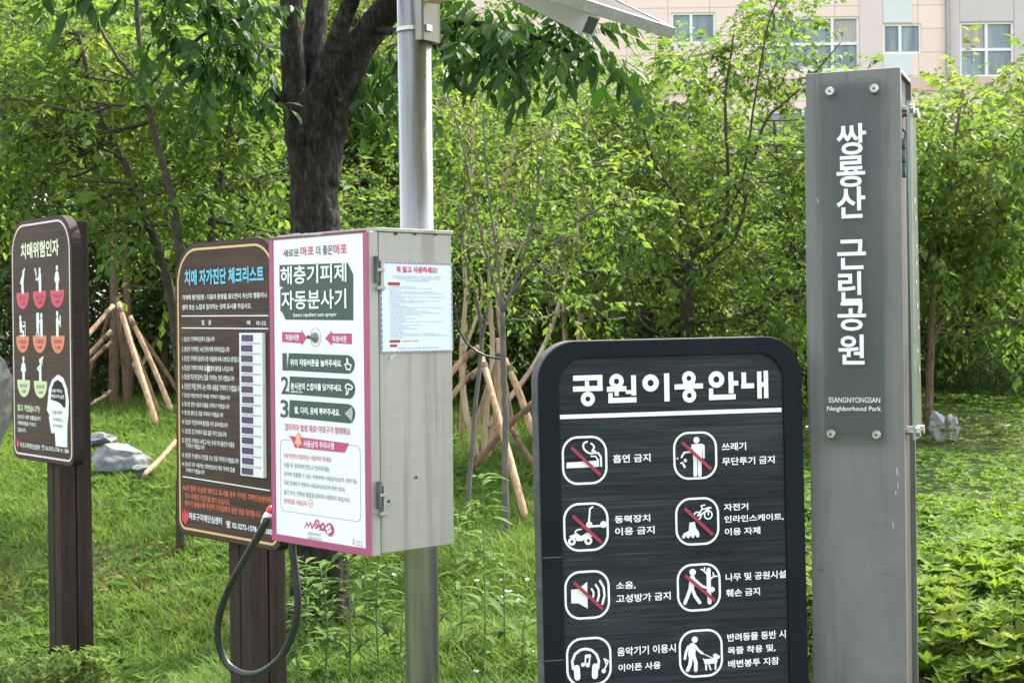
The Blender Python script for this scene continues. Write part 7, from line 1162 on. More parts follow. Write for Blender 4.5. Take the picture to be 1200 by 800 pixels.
def person(mb, s, tb, h, pose):
    k = h/1.0; P = lambda x, y: (s+x*k, tb-y*k)
    head = {0: (.12, .86), 1: (.04, .88), 2: (0, .90), 3: (-.22, .78), 4: (.22, .84), 5: (-.02, .90), 6: (0, .90), 7: (.02, .84)}[pose]
    mb.disc_st(fl, P(*head), .105*k, .115*k)
    S = lambda pts, wd: mb.stroke_st(fl, [P(*p) for p in pts], wd*k)
    if pose == 0:
        S([(.06, .66), (-.02, .38)], .24); S([(-.04, .34), (-.02, .02)], .15); S([(.04, .34), (.08, .02)], .15); S([(.1, .66), (.2, .74), (.16, .95)], .07); S([(.2, .86), (.28, 1.0)], .08); S([(-.08, .6), (-.2, .4)], .08)
    elif pose == 1:
        S([(.06, .66), (.06, .4)], .26); S([(.02, .36), (.02, .02)], .13); S([(.14, .36), (.14, .02)], .13); S([(.0, .62), (-.18, .48), (-.34, .52)], .09); S([(-.32, .62), (-.48, .96)], .05); S([(-.25, .7), (-.40, .95)], .04)
    elif pose == 2:
        mb.fill_st(fl, [P(-.1, .76), (P(.1, .76)), P(.2, .32), P(-.2, .32)]); S([(-.06, .34), (-.06, .02)], .12); S([(.07, .34), (.07, .02)], .12); S([(-.12, .7), (-.22, .42)], .07); S([(.12, .7), (.22, .42)], .07)
    elif pose == 3:
        S([(-.2, .56), (-.16, .28)], .26); S([(-.2, .2), (.1, .2), (.1, .02)], .12); S([(-.1, .5), (.12, .4), (.3, .46)], .07); S([(.34, .02), (.34, .6), (.16, .6)], .05); S([(-.3, .02), (.36, .02)], .05)
    elif pose == 4:
        S([(.22, .62), (.22, .36)], .24); S([(.16, .34), (.16, .02)], .12); S([(.28, .34), (.28, .02)], .12); S([(.12, .62), (-.1, .55)], .08); mb.fill_st(fl, [P(-.3, .3), P(-.02, .3), P(-.02, .96), P(-.3, .96)]); S([(-.2, .3), (-.3, .02)], .1); S([(-.12, .3), (-.04, .02)], .1)
    elif pose == 5:
        S([(-.02, .66), (-.02, .36)], .25); S([(-.08, .34), (-.08, .02)], .12); S([(.05, .34), (.05, .02)], .12); S([(.06, .64), (.2, .5), (.3, .62)], .08); S([(.3, .4), (.3, .8)], .1)
    elif pose == 6:
        mb.disc_st(fl, P(0, .52), .2*k, .26*k); S([(-.07, .34), (-.07, .02)], .13); S([(.08, .34), (.08, .02)], .13); S([(-.16, .66), (-.25, .4)], .08); S([(.16, .66), (.25, .4)], .08)
    else:
        S([(.0, .6), (.0, .36)], .22); S([(-.05, .34), (-.05, .02)], .12); S([(.07, .34), (.07, .02)], .12); S([(.08, .62), (.22, .74), (.24, .96)], .07); S([(.14, .92), (.34, 1.0)], .09); S([(-.08, .62), (-.28, .52), (-.1, .42)], .07)
rowsL = [(b4, (195, 330), (340, 327), (267, 522), 'crimson', ('음주', '1.2배')), (b4, (390, 312), (540, 311), (465, 512), 'crimson', ('흡연', '1.6배')), (b4, (593, 300), (752, 297), (672, 502), 'crimson', ('여성', '1.6배')),
         (c4, (193, 38), (340, 37), (267, 232), 'salmon', ('우울증', '1.9배')), (c4, (388, 33), (545, 33), (468, 234), 'salmon', ('고혈압', '1.6배')), (c4, (600, 33), (758, 33), (680, 240), 'salmon', ('저학력', '1.7배')),
         (c4, (207, 550), (353, 550), (280, 750), 'pale_green', ('비만', '1.6배')), (c4, (400, 565), (552, 563), (477, 762), 'pale_green', ('운동부족', '1.8배'))]
for i, (q, A_, B_, C_, mt, wd) in enumerate(rowsL):
    s_, t_ = badge(q(*A_), q(*B_), q(*C_), mt, wd)
    mb = MB(); person(mb, s_, t_, .108, i); mb.build('figure', M['white_print'], ls)
mb = MB()
mb.fill(fl, [(56.3, 470), (57.6, 455), (61.5, 444.5), (68, 438.7), (74.2, 442.5), (78.8, 455), (80.8, 470), (80.2, 488), (79, 500), (79, 524), (65.6, 522.5), (64.6, 507.3), (60.5, 507.2), (59, 498), (57.6, 489), (58.2, 486), (55.2, 480.5)])
hd = mb.build('head_profile', M['white_print'], ls)
mb = MB(); mb.fill(fl, [(60.3, 468), (61.2, 455), (64, 447.5), (68, 444.8), (72.5, 448), (75.6, 455), (77.3, 466), (77, 477.5), (75.3, 477.3), (72, 473), (68, 470.5)], .0026); mb.build('brain_mark', M['brown_edge'], ls)
def line_on(fc, parent, name, mat, *a_, **k_): q_ = MB(); q_.text(fc, *a_, **k_); q_.build(name, M[mat], parent)
line_on(fl, ls, 'white_lettering', 'white_print', '뇌를 깨우는', c4(615, 652), c4(615, 695), c4(742, 660), .02, .004)
line_on(fl, ls, 'white_lettering', 'white_print', '예방수칙 실천', c4(615, 716), c4(615, 762), c4(762, 735), .02, .004)
line_on(fl, ls, 'grey_lettering', 'grey_print', '오늘 하루', d4(618, 100), d4(618, 150), d4(735, 110), .012, .003)
line_on(fl, ls, 'grey_lettering', 'grey_print', '기억하고', d4(622, 190), d4(622, 232), d4(738, 200), .01, .003)
line_on(fl, ls, 'grey_lettering', 'grey_print', '웃어보세요', d4(622, 262), d4(622, 300), d4(738, 270), .01, .003)
line_on(fl, ls, 'green_lettering', 'cream', '알고 계셨습니까?', d4(208, 32), d4(208, 110), d4(472, 45), .02)
line_on(fl, ls, 'white_lettering', 'white_print', '당신의 나쁜 생활습관이', d4(210, 150), d4(210, 202), d4(476, 160))
line_on(fl, ls, 'white_lettering', 'white_print', '치매위험을 키우고', d4(210, 226), d4(210, 276), d4(425, 245))
line_on(fl, ls, 'white_lettering', 'white_print', '있습니다.', d4(212, 305), d4(212, 355), d4(310, 312))
line_on(fl, ls, 'white_lettering', 'white_print', '마포구치매안심센터', d4(240, 478), d4(240, 538), d4(470, 505))
line_on(fl, ls, 'white_lettering', 'white_print', '☎ 02-3272-1578~9, 1580', d4(490, 508), d4(490, 572), d4(808, 560))
def tulip(mb, fc, s, t, r):
    mb.fill_st(fc, [(s-r*.9, t-r), (s-r*.35, t-r*.2), (s, t-r*1.1), (s+r*.35, t-r*.2), (s+r*.9, t-r), (s+r*.8, t+r*.5), (s, t+r*1.2), (s-r*.8, t+r*.5)])
mb = MB(); tulip(mb, fl, *fl.hit(*d4(212, 486)), .019); mb.build('emblem', M['crimson'], ls)

# ---- self-check list sign, behind the sprayer box
fm = Face((-1.2822, 5.8607, 1.8492), 48.15, -.46)
ms_ = brown_sign(fm, .715, 1.1, 'brown checklist sign with an amber border and purple tabs, partly behind the steel box', 'amber_line')
e1, e2 = Q(195, 265, 4), Q(195, 455, 4)
mb = MB(); mb.text(fm, '치매 자가진단 체크리스트', e1(88, 206), e1(88, 279), e1(459, 187), .03, .003); mb.build('title_lettering', M['cyan_print'], ms_)
mb = MB(); mb.text(fm, '치매 자가진단 체크리스트', e1(87, 207), e1(87, 283), e1(462, 187), .055, .0012); mb.build('title_shadow', M['navy_print'], ms_)
class LineParts:
    def text(s_, *a_, **k_): q_ = MB(); q_.text(*a_, **k_); q_.build('white_lettering', M['white_print'], ms_)
    def stroke(s_, *a_, **k_): q_ = MB(); q_.stroke(*a_, round_=False, **k_); q_.build('rule_line', M['white_print'], ms_)
WL = LineParts()
WL.text(fm, '기억력 평가문항 : 다음의 문항을 읽으면서 자신의 행동이나', e1(75, 323), e1(75, 348), e1(473, 323)); WL.text(fm, '생각 또는 느낌과 일치하는 것에 표시를 하십시오.', e1(75, 368), e1(75, 393), e1(400, 370))
WL.text(fm, '질    문', e1(166, 440), e1(166, 463), e1(212, 440)); WL.text(fm, '예', e1(378, 441), e1(378, 463), e1(394, 441)); WL.text(fm, '아니오', e1(422, 443), e1(422, 466), e1(470, 443))
WL.stroke(fm, [e1(73, 421), e1(478, 419)], .004); WL.stroke(fm, [e1(73, 477), e1(478, 480)], .004); WL.stroke(fm, [e2(78, 412), e2(486, 478)], .004)
qs = [(e1, 517, 540, 228, '1. 당신은 기억력에 문제가 있습니까?'), (e1, 563, 587, 297, '2. 당신의 기억력은 10년 전에 비해 저하되었습니까?'), (e1, 606, 631, 354, '3. 당신은 기억력이 동년의 다른 사람들에 비해 나쁘다고 생각합니까?'),
      (e1, 649, 674, 315, '4. 당신은 기억력 저하로 일상생활에 불편을 느끼십니까?'), (e1, 691, 717, 319, '5. 당신은 최근에 일어난 일을 기억하는 것이 어렵습니까?'), (e1, 734, 762, 354, '6. 당신은 며칠 전에 나눈 대화 내용을 기억하기 어렵습니까?'),
      (e2, 20, 40, 300, '7. 당신은 며칠 전에 한 약속을 기억하기 어렵습니까?'), (e2, 60, 82, 297, '8. 당신은 친한 사람의 이름을 기억하기 어렵습니까?'), (e2, 100, 122, 268, '9. 당신은 물건 둔 곳을 기억하기 어렵습니까?'),
      (e2, 143, 166, 290, '10. 당신은 이전에 비해 물건을 자주 잃어버립니까?'), (e2, 185, 208, 284, '11. 당신은 집 근처에서 길을 잃은 적이 있습니까?'), (e2, 228, 252, 320, '12. 당신은 가게에서 사려고 하는 두세 가지 물건의 이름을'),
      (e2, 256, 278, 180, '기억하기 어렵습니까?'), (e2, 298, 322, 340, '13. 당신은 가스불이나 전깃불 끄는 것을 기억하기 어렵습니까?'), (e2, 340, 365, 322, '14. 당신은 자주 사용하는 전화번호(자신 혹은 자녀의 집)를'), (e2, 371, 392, 180, '기억하기 어렵습니까?')]
for q, ya, yb, xr, tx in qs:
    xl = 92 if tx.startswith('기억') else 75
    WL.text(fm, tx, q(xl, ya), q(xl, yb), q(xr, ya), .010)
WL.text(fm, '마포구치매안심센터', e2(108, 578), e2(108, 612), e2(262, 605), .02); WL.text(fm, '☎ 02-3272-1578~9, 1580', e2(280, 617), e2(280, 652), e2(497, 660), .02)
mb = MB()
mb.text(fm, "※6개 항목 이상에 '예'라고 표시될 경우 가까운 치매안심센터에", e2(78, 448), e2(78, 476), e2(492, 505), .016); mb.text(fm, '가서 치매조기검진을 받아 보십시오.', e2(88, 487), e2(88, 515), e2(300, 520), .016); mb.text(fm, '점수가 높을수록 주관적 기억감퇴가 심한 것을 의미합니다.', e2(88, 520), e2(88, 548), e2(446, 580), .016)
mb.build('orange_lettering', M['orange_print'], ms_)
mb = MB(); tulip(mb, fm, *fm.hit(*e2(89, 595)), .028); mb.build('emblem', M['crimson'], ms_)
s0, t0 = fm.hit(*e1(358, 500)); s1 = fm.hit(*e1(466, 500))[0]; t1 = fm.hit(*e2(362, 405))[1]
mb = MB(); mb.prism(fm, [(s0, t0), (s1, t0), (s1, t1), (s0, t1)], .0005, .016); tb_ = mb.build('tab_tray', M['poster'], ms_, bevel=.002)
sa = fm.hit(*e1(371, 528))[0]; sb = fm.hit(*e1(421, 528))[0]
for i in range(14):
    tc = t0+(t1-t0)*(i+.5)/14; hh = (t1-t0)/14*.31; jx = random.choice([0, 0, 0, .004, -.003])
    mb = MB(); mb.prism(fm, [(sa+jx, tc-hh), (sb+jx, tc-hh), (sb+jx, tc+hh), (sa+jx, tc+hh)], .016, .020); mb.build('slide_tab', M['purple_tab'], ms_, bevel=.001)
mb = MB()
for i in range(15):
    tc = t0+(t1-t0)*i/14
    if 0 < i < 14: mb.fill_st(fm, [(sa, tc-.002), (s1-.01, tc-.002), (s1-.01, tc+.002), (sa, tc+.002)], .018)
mb.build('tab_divider', M['light_grey'], ms_)
mb = MB(); c_ = fm.hit(*e1(197, 668)); mb.fill_st(fm, [(c_[0]+.016*math.cos(q)*(1 if i % 2 else .4), c_[1]+.020*math.sin(q)*(1 if i % 2 else .45)) for i, q in enumerate([2*math.pi*j/10 for j in range(10)])], .0014); mb.build('scuff_mark', M['pink_line'], ms_)

# ---- insect repellent sprayer box
fb = Face((-.6355, 4.0533, 1.7584), 47.24, -.30)
BW, BH, BD = .425, .8, .268
bn, bu = fb.n, fb.u
cb_ = fb.P(BW/2, BH, -BD/2)
box = empty('sprayer_box', tuple(cb_), -fb.yaw, 'stainless steel insect repellent box with a pink bordered front poster, mounted on the round pole', 'sprayer')
DT = .030     # door thickness
def slab(mb, s0, s1, t0, t1, d0, d1, mi=0):
    mb.prism(fb, [(s0, t0), (s1, t0), (s1, t1), (s0, t1)], d0, d1, mi)
mb = MB(); slab(mb, .003, BW-.003, .006, BH-.004, -BD, -DT-.004); mb.build('body', M['box_steel'], box, bevel=.002)
mb = MB(); slab(mb, -.004, BW+.002, -.004, .0055, -BD-.004, -DT+.006); mb.build('top_cover', M['box_steel'], box, bevel=.0015)
mb = MB(); slab(mb, 0, BW, .006, BH, -DT, -.002); mb.build('door', M['box_steel'], box, bevel=.002)
f1, f2, f3, f4 = Q(310, 265, 4), Q(310, 460, 4), Q(310, 370, 800/130), Q(310, 500, 5)
si, ti = fb.hit(*f1(43, 66)); sj = fb.hit(*f1(465, 40))[0]; tj = fb.hit(*f2(60, 660))[1]
mb = MB(); mb.ring(fb, [(.001, .007), (BW-.001, .007), (BW-.001, BH-.001), (.001, BH-.001)], [(si, ti), (sj, ti), (sj, tj), (si, tj)], -.002, .004); mb.build('door_frame', M['frame_pink'], box, bevel=.001)
mb = MB(); slab(mb, .002, BW-.002, .0075, ti-.006, .004, .0055); mb.build('frame_top_trim', M['maroon'], box, bevel=.0006)
mb = MB(); mb.fill(fb, [f1(128, 36), f1(170, 33), f1(185, 38), f1(200, 32), f1(240, 36), f1(262, 30), f1(285, 36), f1(262, 42), f1(225, 42), f1(190, 45), f1(150, 42)], .0058); mb.build('worn_patch', M['light_grey'], box)
mb = MB(); slab(mb, si, sj, ti, tj, -.002, .001); mb.build('poster', M['poster'], box)
D0 = .0014
def btxt(name, mat, items, wt=.018):
    for tx, q, TL, BL, TR in items:
        m2 = MB(); m2.text(fb, tx, q(*TL), q(*BL), q(*TR), wt, .0024 if 'shadow' in name else .0030); m2.build(name, M[mat], box)
mb = MB(); mb.fill(fb, [f1(*p) for p in [(72, 182), (150, 180), (392, 172), (418, 226), (418, 441), (101, 438), (84, 402), (76, 398), (76, 296), (90, 288), (72, 281)]], D0); mb.build('title_block', M['dark_green'], box)
btxt('title_lettering', 'white_print', [('해충기피제', f1, (79, 190), (79, 275), (388, 184)), ('자동분사기', f1, (83, 304), (83, 392), (387, 306))], .018)
btxt('subtitle_lettering', 'white_print', [('Insect repellent auto sprayer', f1, (140, 407), (140, 430), (343, 409))], .012)
btxt('slogan_dark_lettering', 'navy_print', [('새로운', f1, (90, 110), (90, 146), (165, 104)), ('더 좋은', f1, (245, 93), (245, 138), (322, 93))], .008)
btxt('slogan_red_lettering', 'crimson', [('마포', f1, (172, 96), (172, 141), (234, 96)), ('마포', f1, (326, 85), (326, 134), (389, 85))], .012)
mb = MB(); mb.fill(fb, [f1(*p) for p in [(84, 495), (175, 497), (174, 485), (200, 523), (176, 560), (175, 549), (84, 543)]], D0); mb.build('arrow_mark', M['magenta'], box); mb = MB(); mb.fill(fb, [f1(*p) for p in [(412, 502), (318, 502), (318, 488), (286, 525), (318, 560), (318, 547), (412, 554)]], D0); mb.build('arrow_mark', M['magenta'], box)
btxt('arrow_lettering', 'white_print', [('작동버튼', f1, (103, 507), (103, 536), (168, 510)), ('작동버튼', f1, (322, 514), (322, 544), (390, 514))])
bc = fb.hit(*f1(241, 521))
mb = MB(); mb.ringdisc(fb, bc, .0235, .0022, .0014); mb.build('button_ring', M['light_grey'], box)
mb = MB()
for k_ in range(6):
    r_ = .0135*math.cos(k_*.26); mb.prism(fb, [(bc[0]+r_*math.cos(q), bc[1]+r_*math.sin(q)) for q in [2*math.pi*i/20 for i in range(20)]], .001+.003*k_, .004+.003*k_)
bt = mb.build('push_button', M['bolt_steel'], box)
mb = MB(); mb.disc_st(fb, (bc[0]-.004, bc[1]-.001), .005, d=.0225); mb.build('button_dimple', M['black_rubber'], bt)
GB = MB()
for pts in ([(178, 268), (600, 283), (628, 292), (648, 318), (655, 350), (648, 385), (632, 408), (610, 418), (165, 393)], [(185, 435), (610, 455), (634, 468), (652, 495), (658, 527), (652, 560), (638, 587), (618, 598), (180, 564)], [(185, 605), (610, 635), (634, 648), (652, 672), (658, 705), (652, 738), (638, 765), (618, 775), (180, 732)]):
    GB.fill(fb, [f3(*p) for p in pts], D0)
GB.build('step_band', M['dark_green'], box)
btxt('step_number', 'dark_green', [('1', f3, (135, 268), (135, 393), (164, 270)), ('2', f3, (125, 435), (125, 562), (178, 440)), ('3', f3, (120, 603), (120, 730), (176, 610))], .012)
btxt('step_lettering', 'white_print', [('위의 작동버튼을 눌러주세요.', f3, (192, 310), (192, 360), (565, 325)), ('분사건의 손잡이를 당겨주세요.', f3, (196, 480), (196, 530), (568, 490)), ('(작동시간 5초)', f3, (197, 537), (197, 556), (280, 540)), ('팔, 다리, 옷에 뿌려주세요.', f3, (222, 652), (222, 706), (552, 670))], .03)
mb = MB(); mb.stroke(fb, [f3(598, 312), f3(598, 345), f3(585, 350), f3(597, 385), f3(622, 388), f3(630, 355), f3(606, 345), f3(604, 312), f3(598, 308)], .0035, .002); mb.build('hand_icon', M['white_print'], box)
mb = MB(); mb.stroke(fb, [f3(592, 500), f3(605, 490), f3(628, 500), f3(640, 515), f3(630, 530), f3(612, 525), f3(606, 560), f3(595, 568), f3(598, 530), f3(588, 515), f3(592, 500)], .0035, .002); mb.build('spray_gun_icon', M['white_print'], box)
mb = MB(); mb.fill(fb, [f3(582, 702), f3(634, 655), f3(640, 700), f3(634, 758)], .002); mb.build('spray_icon', M['light_grey'], box)
btxt('pink_lettering', 'magenta', [('말라리아 발생 제로! 마포구가 함께해요.', f2, (100, 142), (100, 176), (409, 165))], .010)
s0, t0 = fb.hit(*f4(93, 70)); s1 = fb.hit(*f4(564, 110))[0]; t1 = fb.hit(*f4(96, 490))[1]
mb = MB(); mb.ring(fb, rrect(s0, t0, s1, t1, .018), rrect(s0+.002, t0+.002, s1-.002, t1-.002, .016), .0012, .0018); mb.build('notice_outline', M['light_grey'], box)
mb = MB(); mb.fill(fb, [f4(145, 51), f4(497, 96), f4(472, 150), f4(180, 120), f4(166, 76)], .0024); mb.build('notice_banner', M['magenta'], box)
mb = MB(); mb.fill(fb, [f4(204, 30), f4(214, 45), f4(217, 80), f4(226, 103), f4(180, 98), f4(190, 76), f4(192, 45)], .0036); mb.disc_st(fb, fb.hit(*f4(203, 106)), .005, d=.0036); mb.build('bell_icon', M['skin_bell'], box)
btxt('banner_lettering', 'white_print', [('사용상의 주의사항', f4, (233, 76), (233, 117), (415, 98))], .018)
btxt('warning_lettering', 'crimson', [('5세 미만의 영유아는 사용하지 마세요.', f4, (118, 150), (118, 181), (400, 185)), ('반려동물 사용금지', f4, (118, 415), (118, 446), (250, 430))], .004)
btxt('notice_lettering', 'grey_print', [('사용 후 귀가하여 반드시 씻어주세요.', f4, (118, 205), (118, 236), (388, 240)), ('상처와 호흡할 수 있는 피부부위 사용금지(상처, 점막 등)', f4, (118, 258), (118, 290), (545, 310)), ('얼굴 알레르기 반응시 사용금지(보호자 동반 필요)', f4, (118, 310), (118, 340), (475, 355)), ('흡기 또는 인화성 물질을 향하여 사용하지 마십시오.', f4, (118, 364), (118, 394), (508, 420))], .004)
mb = MB(); c_ = fb.hit(*f4(272, 447)); mb.ringdisc(fb, c_, .010, .0016); mb.stroke_st(fb, [(c_[0]-.006, c_[1]), (c_[0]-.001, c_[1]+.005), (c_[0]+.006, c_[1]-.005)], .0016); mb.build('check_icon', M['crimson'], box)
mb = MB()
for pts in ([(238, 588), (250, 560), (258, 582), (272, 560), (280, 592)], [(280, 592), (293, 566), (306, 594)], [(304, 592), (322, 576), (320, 552), (308, 545), (299, 555), (312, 572), (330, 590)], [(328, 602), (340, 600), (330, 580), (345, 562), (357, 582), (347, 603), (358, 604)]):
    mb.stroke(fb, [f4(*p) for p in pts], .0042)
c_ = fb.hit(*f4(387, 600)); mb.disc_st(fb, c_, .0168, d=.0014); mb.build('council_emblem', M['magenta'], box)
mb = MB()
for k_ in range(4):
    q = k_*math.pi/2+.35; mb.disc_st(fb, (c_[0]+.0072*math.cos(q), c_[1]+.0072*math.sin(q)), .0046, d=.0060)
mb.build('emblem_petal', M['white_print'], box)
btxt('council_lettering', 'grey_print', [('대한민국 마포구', f4, (258, 612), (258, 630), (335, 622)), ('마포구보건소', f4, (258, 637), (258, 655), (340, 650)), ('마포구', f4, (542, 663), (542, 676), (582, 668)), ('보건소', f4, (542, 682), (542, 696), (582, 688))], .006)
mb = MB(); mb.stroke(fb, [f4(518, 682), f4(525, 655), f4(532, 684), f4(518, 682)], .0018); mb.build('corner_emblem', M['magenta'], box)
# right side fittings
fs = Face(tuple(fb.P(BW-.003, 0, 0)), 47.24-90, 0); fs.roll = 0
g5 = Q(425, 260, 5)
def fitting(zt, zb_):
    m2 = MB(); s_ = fs.hit(437, zt)[0]; ta = fs.hit(437, zt)[1]; tb2 = fs.hit(437, zb_)[1]
    m2.prism(fs, [(.016, ta), (.024, ta), (.024, tb2-.02), (.016, tb2-.02)], .003, .014, 1)
    m2.prism(fs, [(.031, ta+.012), (.040, ta+.012), (.040, tb2), (.031, tb2)], 0, .012, 0)
    m2.prism(fs, [(.018, ta+.03), (.040, ta+.03), (.040, ta+.038), (.018, ta+.038)], .012, .016, 0)
    m2.prism(fs, [(.018, tb2-.012), (.042, tb2-.012), (.042, tb2-.004), (.018, tb2-.004)], .012, .015, 0)
    m2.build('latch', [M['box_steel'], M['slate_edge']], box, bevel=.001)
fitting(300, 341); fitting(564, 606)
mb = MB()
for px, py in ((488, 559), (456, 587)): mb.disc_st(fs, fs.hit(px, py), .0035, d=.0008)
for px, py in ((463.5, 273.5), (486, 273.5), (510, 274)): mb.disc_st(fs, fs.hit(px, py), .005, d=.002)
mb.build('rivet', M['dark_recess'], box)
mb = MB(); mb.fill(fs, [g5(160, 785), g5(190, 770), g5(200, 776), g5(176, 800), g5(158, 812)], .0004); mb.build('glue_smear', M['light_grey'], box)
# hose with its spray gun tip
p0 = fb.P(-.006, 0, .012)
def hp(px, py, d): s_, t_ = fb.hit(px, py, d); return fb.P(s_, t_, d)
hpts = [hp(313.5, 604, .005), hp(310, 614, .012), hp(299, 634, .0), hp(284, 660, -.03), hp(268, 690, -.06), hp(257, 722, -.09), hp(256, 752, -.11), hp(266, 777, -.13), hp(286, 789, -.14), hp(308, 786, -.15), hp(330, 768, -.15), hp(344, 738, -.145), hp(349, 705, -.14), hp(346, 670, -.135), hp(343, 645, -.13), hp(343, 625, -.13)]
mb = MB(); hc = curve(hpts, 6); mb.tube(hc, .0105, 14); ho = mb.build('hose', M['black_rubber'], box, smooth=True)
mb = MB(); mb.tube([hp(315, 600, .004), hp(312, 607, .008)], [.009, .0125], 12); mb.tube([hp(312.5, 606, .008), hp(310, 613, .012)], [.0095, .0115], 12); mb.build('hose_connector', M['white_plastic'], ho, smooth=True)
mb = MB(); mb.tube([hp(318, 592, -.004), hp(317, 596, 0), hp(314.5, 601.5, .004)], [.004, .011, .009], 12); mb.build('nozzle', M['red_plastic'], ho, smooth=True)
# ---- notice sheet taped to the side of the box
sA, tA = fs.hit(*g5(100, 232)); sB = fs.hit(*g5(520, 232))[0]; tB = fs.hit(*g5(110, 768))[1]
nc = fs.P((sA+sB)/2, tB, .0015)
ns = empty('notice_sheet', tuple(nc), -(fs.yaw), 'pale blue notice sheet with red heading stuck on the side of the steel box', 'notice')
mb = MB(); mb.prism(fs, [(sA, tA), (sB, tA), (sB, tB), (sA, tB)], .0004, .0014); mb.build('paper', M['paper_blue'], ns)
mb = MB(); mb2 = MB(); nseg = 16
def strip(m2, s0_, t0_, s1_, t1_): m2.fill_st(fs, [(s0_, t0_), (s1_, t0_), (s1_, t1_), (s0_, t1_)], .0022)
wdt = .0042
for i in range(nseg):
    for side_ in range(4):
        m2 = mb if (i+side_) % 2 else mb2; a_, b_ = i/nseg, (i+.8)/nseg
        if side_ == 0: strip(m2, sA+(sB-sA)*a_, tA+.0002, sA+(sB-sA)*b_, tA+wdt)
        if side_ == 1: strip(m2, sA+(sB-sA)*a_, tB-wdt, sA+(sB-sA)*b_, tB-.0002)
        if side_ == 2: strip(m2, sA+.0002, tA+.005+(tB-tA-.01)*a_, sA+wdt*.8, tA+.005+(tB-tA-.01)*b_)
        if side_ == 3: strip(m2, sB-wdt*.8, tA+.005+(tB-tA-.01)*a_, sB-.0002, tA+.005+(tB-tA-.01)*b_)
M['airmail_blue'] = flat_mat('airmail_blue', (.12, .30, .50)); M['airmail_red'] = flat_mat('airmail_red', (.50, .16, .16))
mb.build('border_dash', M['airmail_blue'], ns); mb2.build('border_dash', M['airmail_red'], ns)
def sp(x, y): # fraction of sheet from crop pixels
    return (sA+(sB-sA)*(x-100)/420, tA+(tB-tA)*(y-232-(x-100)*.0)/536)
def stext(m2, tx, x0, y0, x1, y1, wt=.0, d=.0026): a_, b_ = sp(x0, y0), sp(x1, y1); m2.text_st(fs, tx, a_[0], a_[1], b_[0], b_[1], wt, d)
mb = MB(); stext(mb, '꼭 읽고 사용하세요!', 190, 256, 432, 296, .03); stext(mb, '작동정지시 확인', 216, 695, 313, 706, .01); mb.build('red_lettering', M['crimson'], ns)
mb = MB()
for x0, y0, x1, y1 in ((143, 352, 210, 370), (148, 692, 208, 708), (150, 719, 190, 734)): mb.fill_st(fs, [sp(x0, y0), sp(x1, y0), sp(x1, y1), sp(x0, y1)], .0022)
mb.build('red_label', M['red_print'], ns)
sent = ['본 제품은 해충기피제 자동분사기입니다. 사용 전 주의사항을 꼭 읽어주세요.', '눈, 코, 입에 들어가지 않도록 주의하시고 얼굴에 직접 분사하지 마세요.', '상처 부위나 햇볕에 탄 피부에는 사용하지 마십시오.', '어린이는 보호자와 함께 사용하세요.', '사용 후에는 반드시 분사건을 제자리에 걸어주세요.', '옷 위에 뿌릴 때에는 10cm 이상 떨어져 분사하세요.']
lens_ = [300, 395, 200, 425, 460, 215, 475, 230, 445, 345, 205, 250, 462, 290, 375, 440, 330, 230, 300, 245, 460, 220, 325, 260, 310, 215, 230, 440, 485, 220]
mb = MB()
stext(mb, sent[0], 165, 312, 455, 322); stext(mb, sent[1], 172, 325, 447, 335); stext(mb, sent[3], 240, 338, 385, 347)
for i, xr in enumerate(lens_):
    y = 374+i*10.4; n_ = max(6, int((xr-150)/8)); tx = (sent[i % 6]+' '+sent[(i+2) % 6])[:n_]
    stext(mb, tx.strip(), 150, y, xr, y+7.6, -.004)
stext(mb, sent[4], 190, 738, 432, 748)
mb.build('grey_lettering', M['grey_print'], ns)

# ---- round pole behind the box, and the solar panel it carries
pc = fb.P(BW-.200, BH, -BD-.052); pr = .0455
pz0 = float(gz(pc[0], pc[1]))
pole = empty('steel_pole', (pc[0], pc[1], pz0), -fb.yaw, 'tall round stainless steel pole that carries the sprayer box and the solar panel', 'pole')
lean_ = np.array([0, 0, 1.])
mb = MB(); mb.tube([(pc[0], pc[1], pz0-.2), (pc[0], pc[1], 1.2), (pc[0], pc[1], 2.75)], pr, 40); mb.build('shaft', M['pole_steel'], pole, smooth=True)
mb = MB()
for tz in (.14, .66):      # clamps between box and pole
    q = fb.P(BW-.200, tz, -BD-.008); mb.box(q, bu*.08, bn*.004, (0, 0, .02))
mb.build('box_bracket', M['box_steel'], pole, bevel=.002)
# C-shaped bracket plate on the right rear of the pole
dpl = np.array([.83, -.56, 0]); dpl /= np.linalg.norm(dpl); dps = np.array([-dpl[1], dpl[0], 0])
zb2 = at(500, 51, pc[1])[2]
mb = MB(); c0_ = np.array([pc[0], pc[1], (zb2+2.8)/2]); hz = (2.8-zb2)/2
mb.box(c0_+dpl*(pr+.004)+dps*.006, dps*.034, dpl*.003, (0, 0, hz)); mb.box(c0_+dps*.043+dpl*(pr*.45), dpl*.032, dps*.003, (0, 0, hz)); mb.box(c0_-dps*.031+dpl*(pr*.45), dpl*.030, dps*.003, (0, 0, hz))
mb.build('channel_bracket', M['beige_steel'], pole, bevel=.002)
zc = at(480, 36, pc[1])[2]
mb = MB(); mb.tube([(pc[0], pc[1], zc-.006), (pc[0], pc[1], zc+.006)], pr+.002, 36); mb.box((pc[0]+dpl[0]*(pr+.008)-dps[0]*.01, pc[1]+dpl[1]*(pr+.008)-dps[1]*.01, zc-.002), dps*.012, dpl*.006, (0, 0, .009)); mb.build('band_clamp', M['bolt_steel'], pole, bevel=.001)
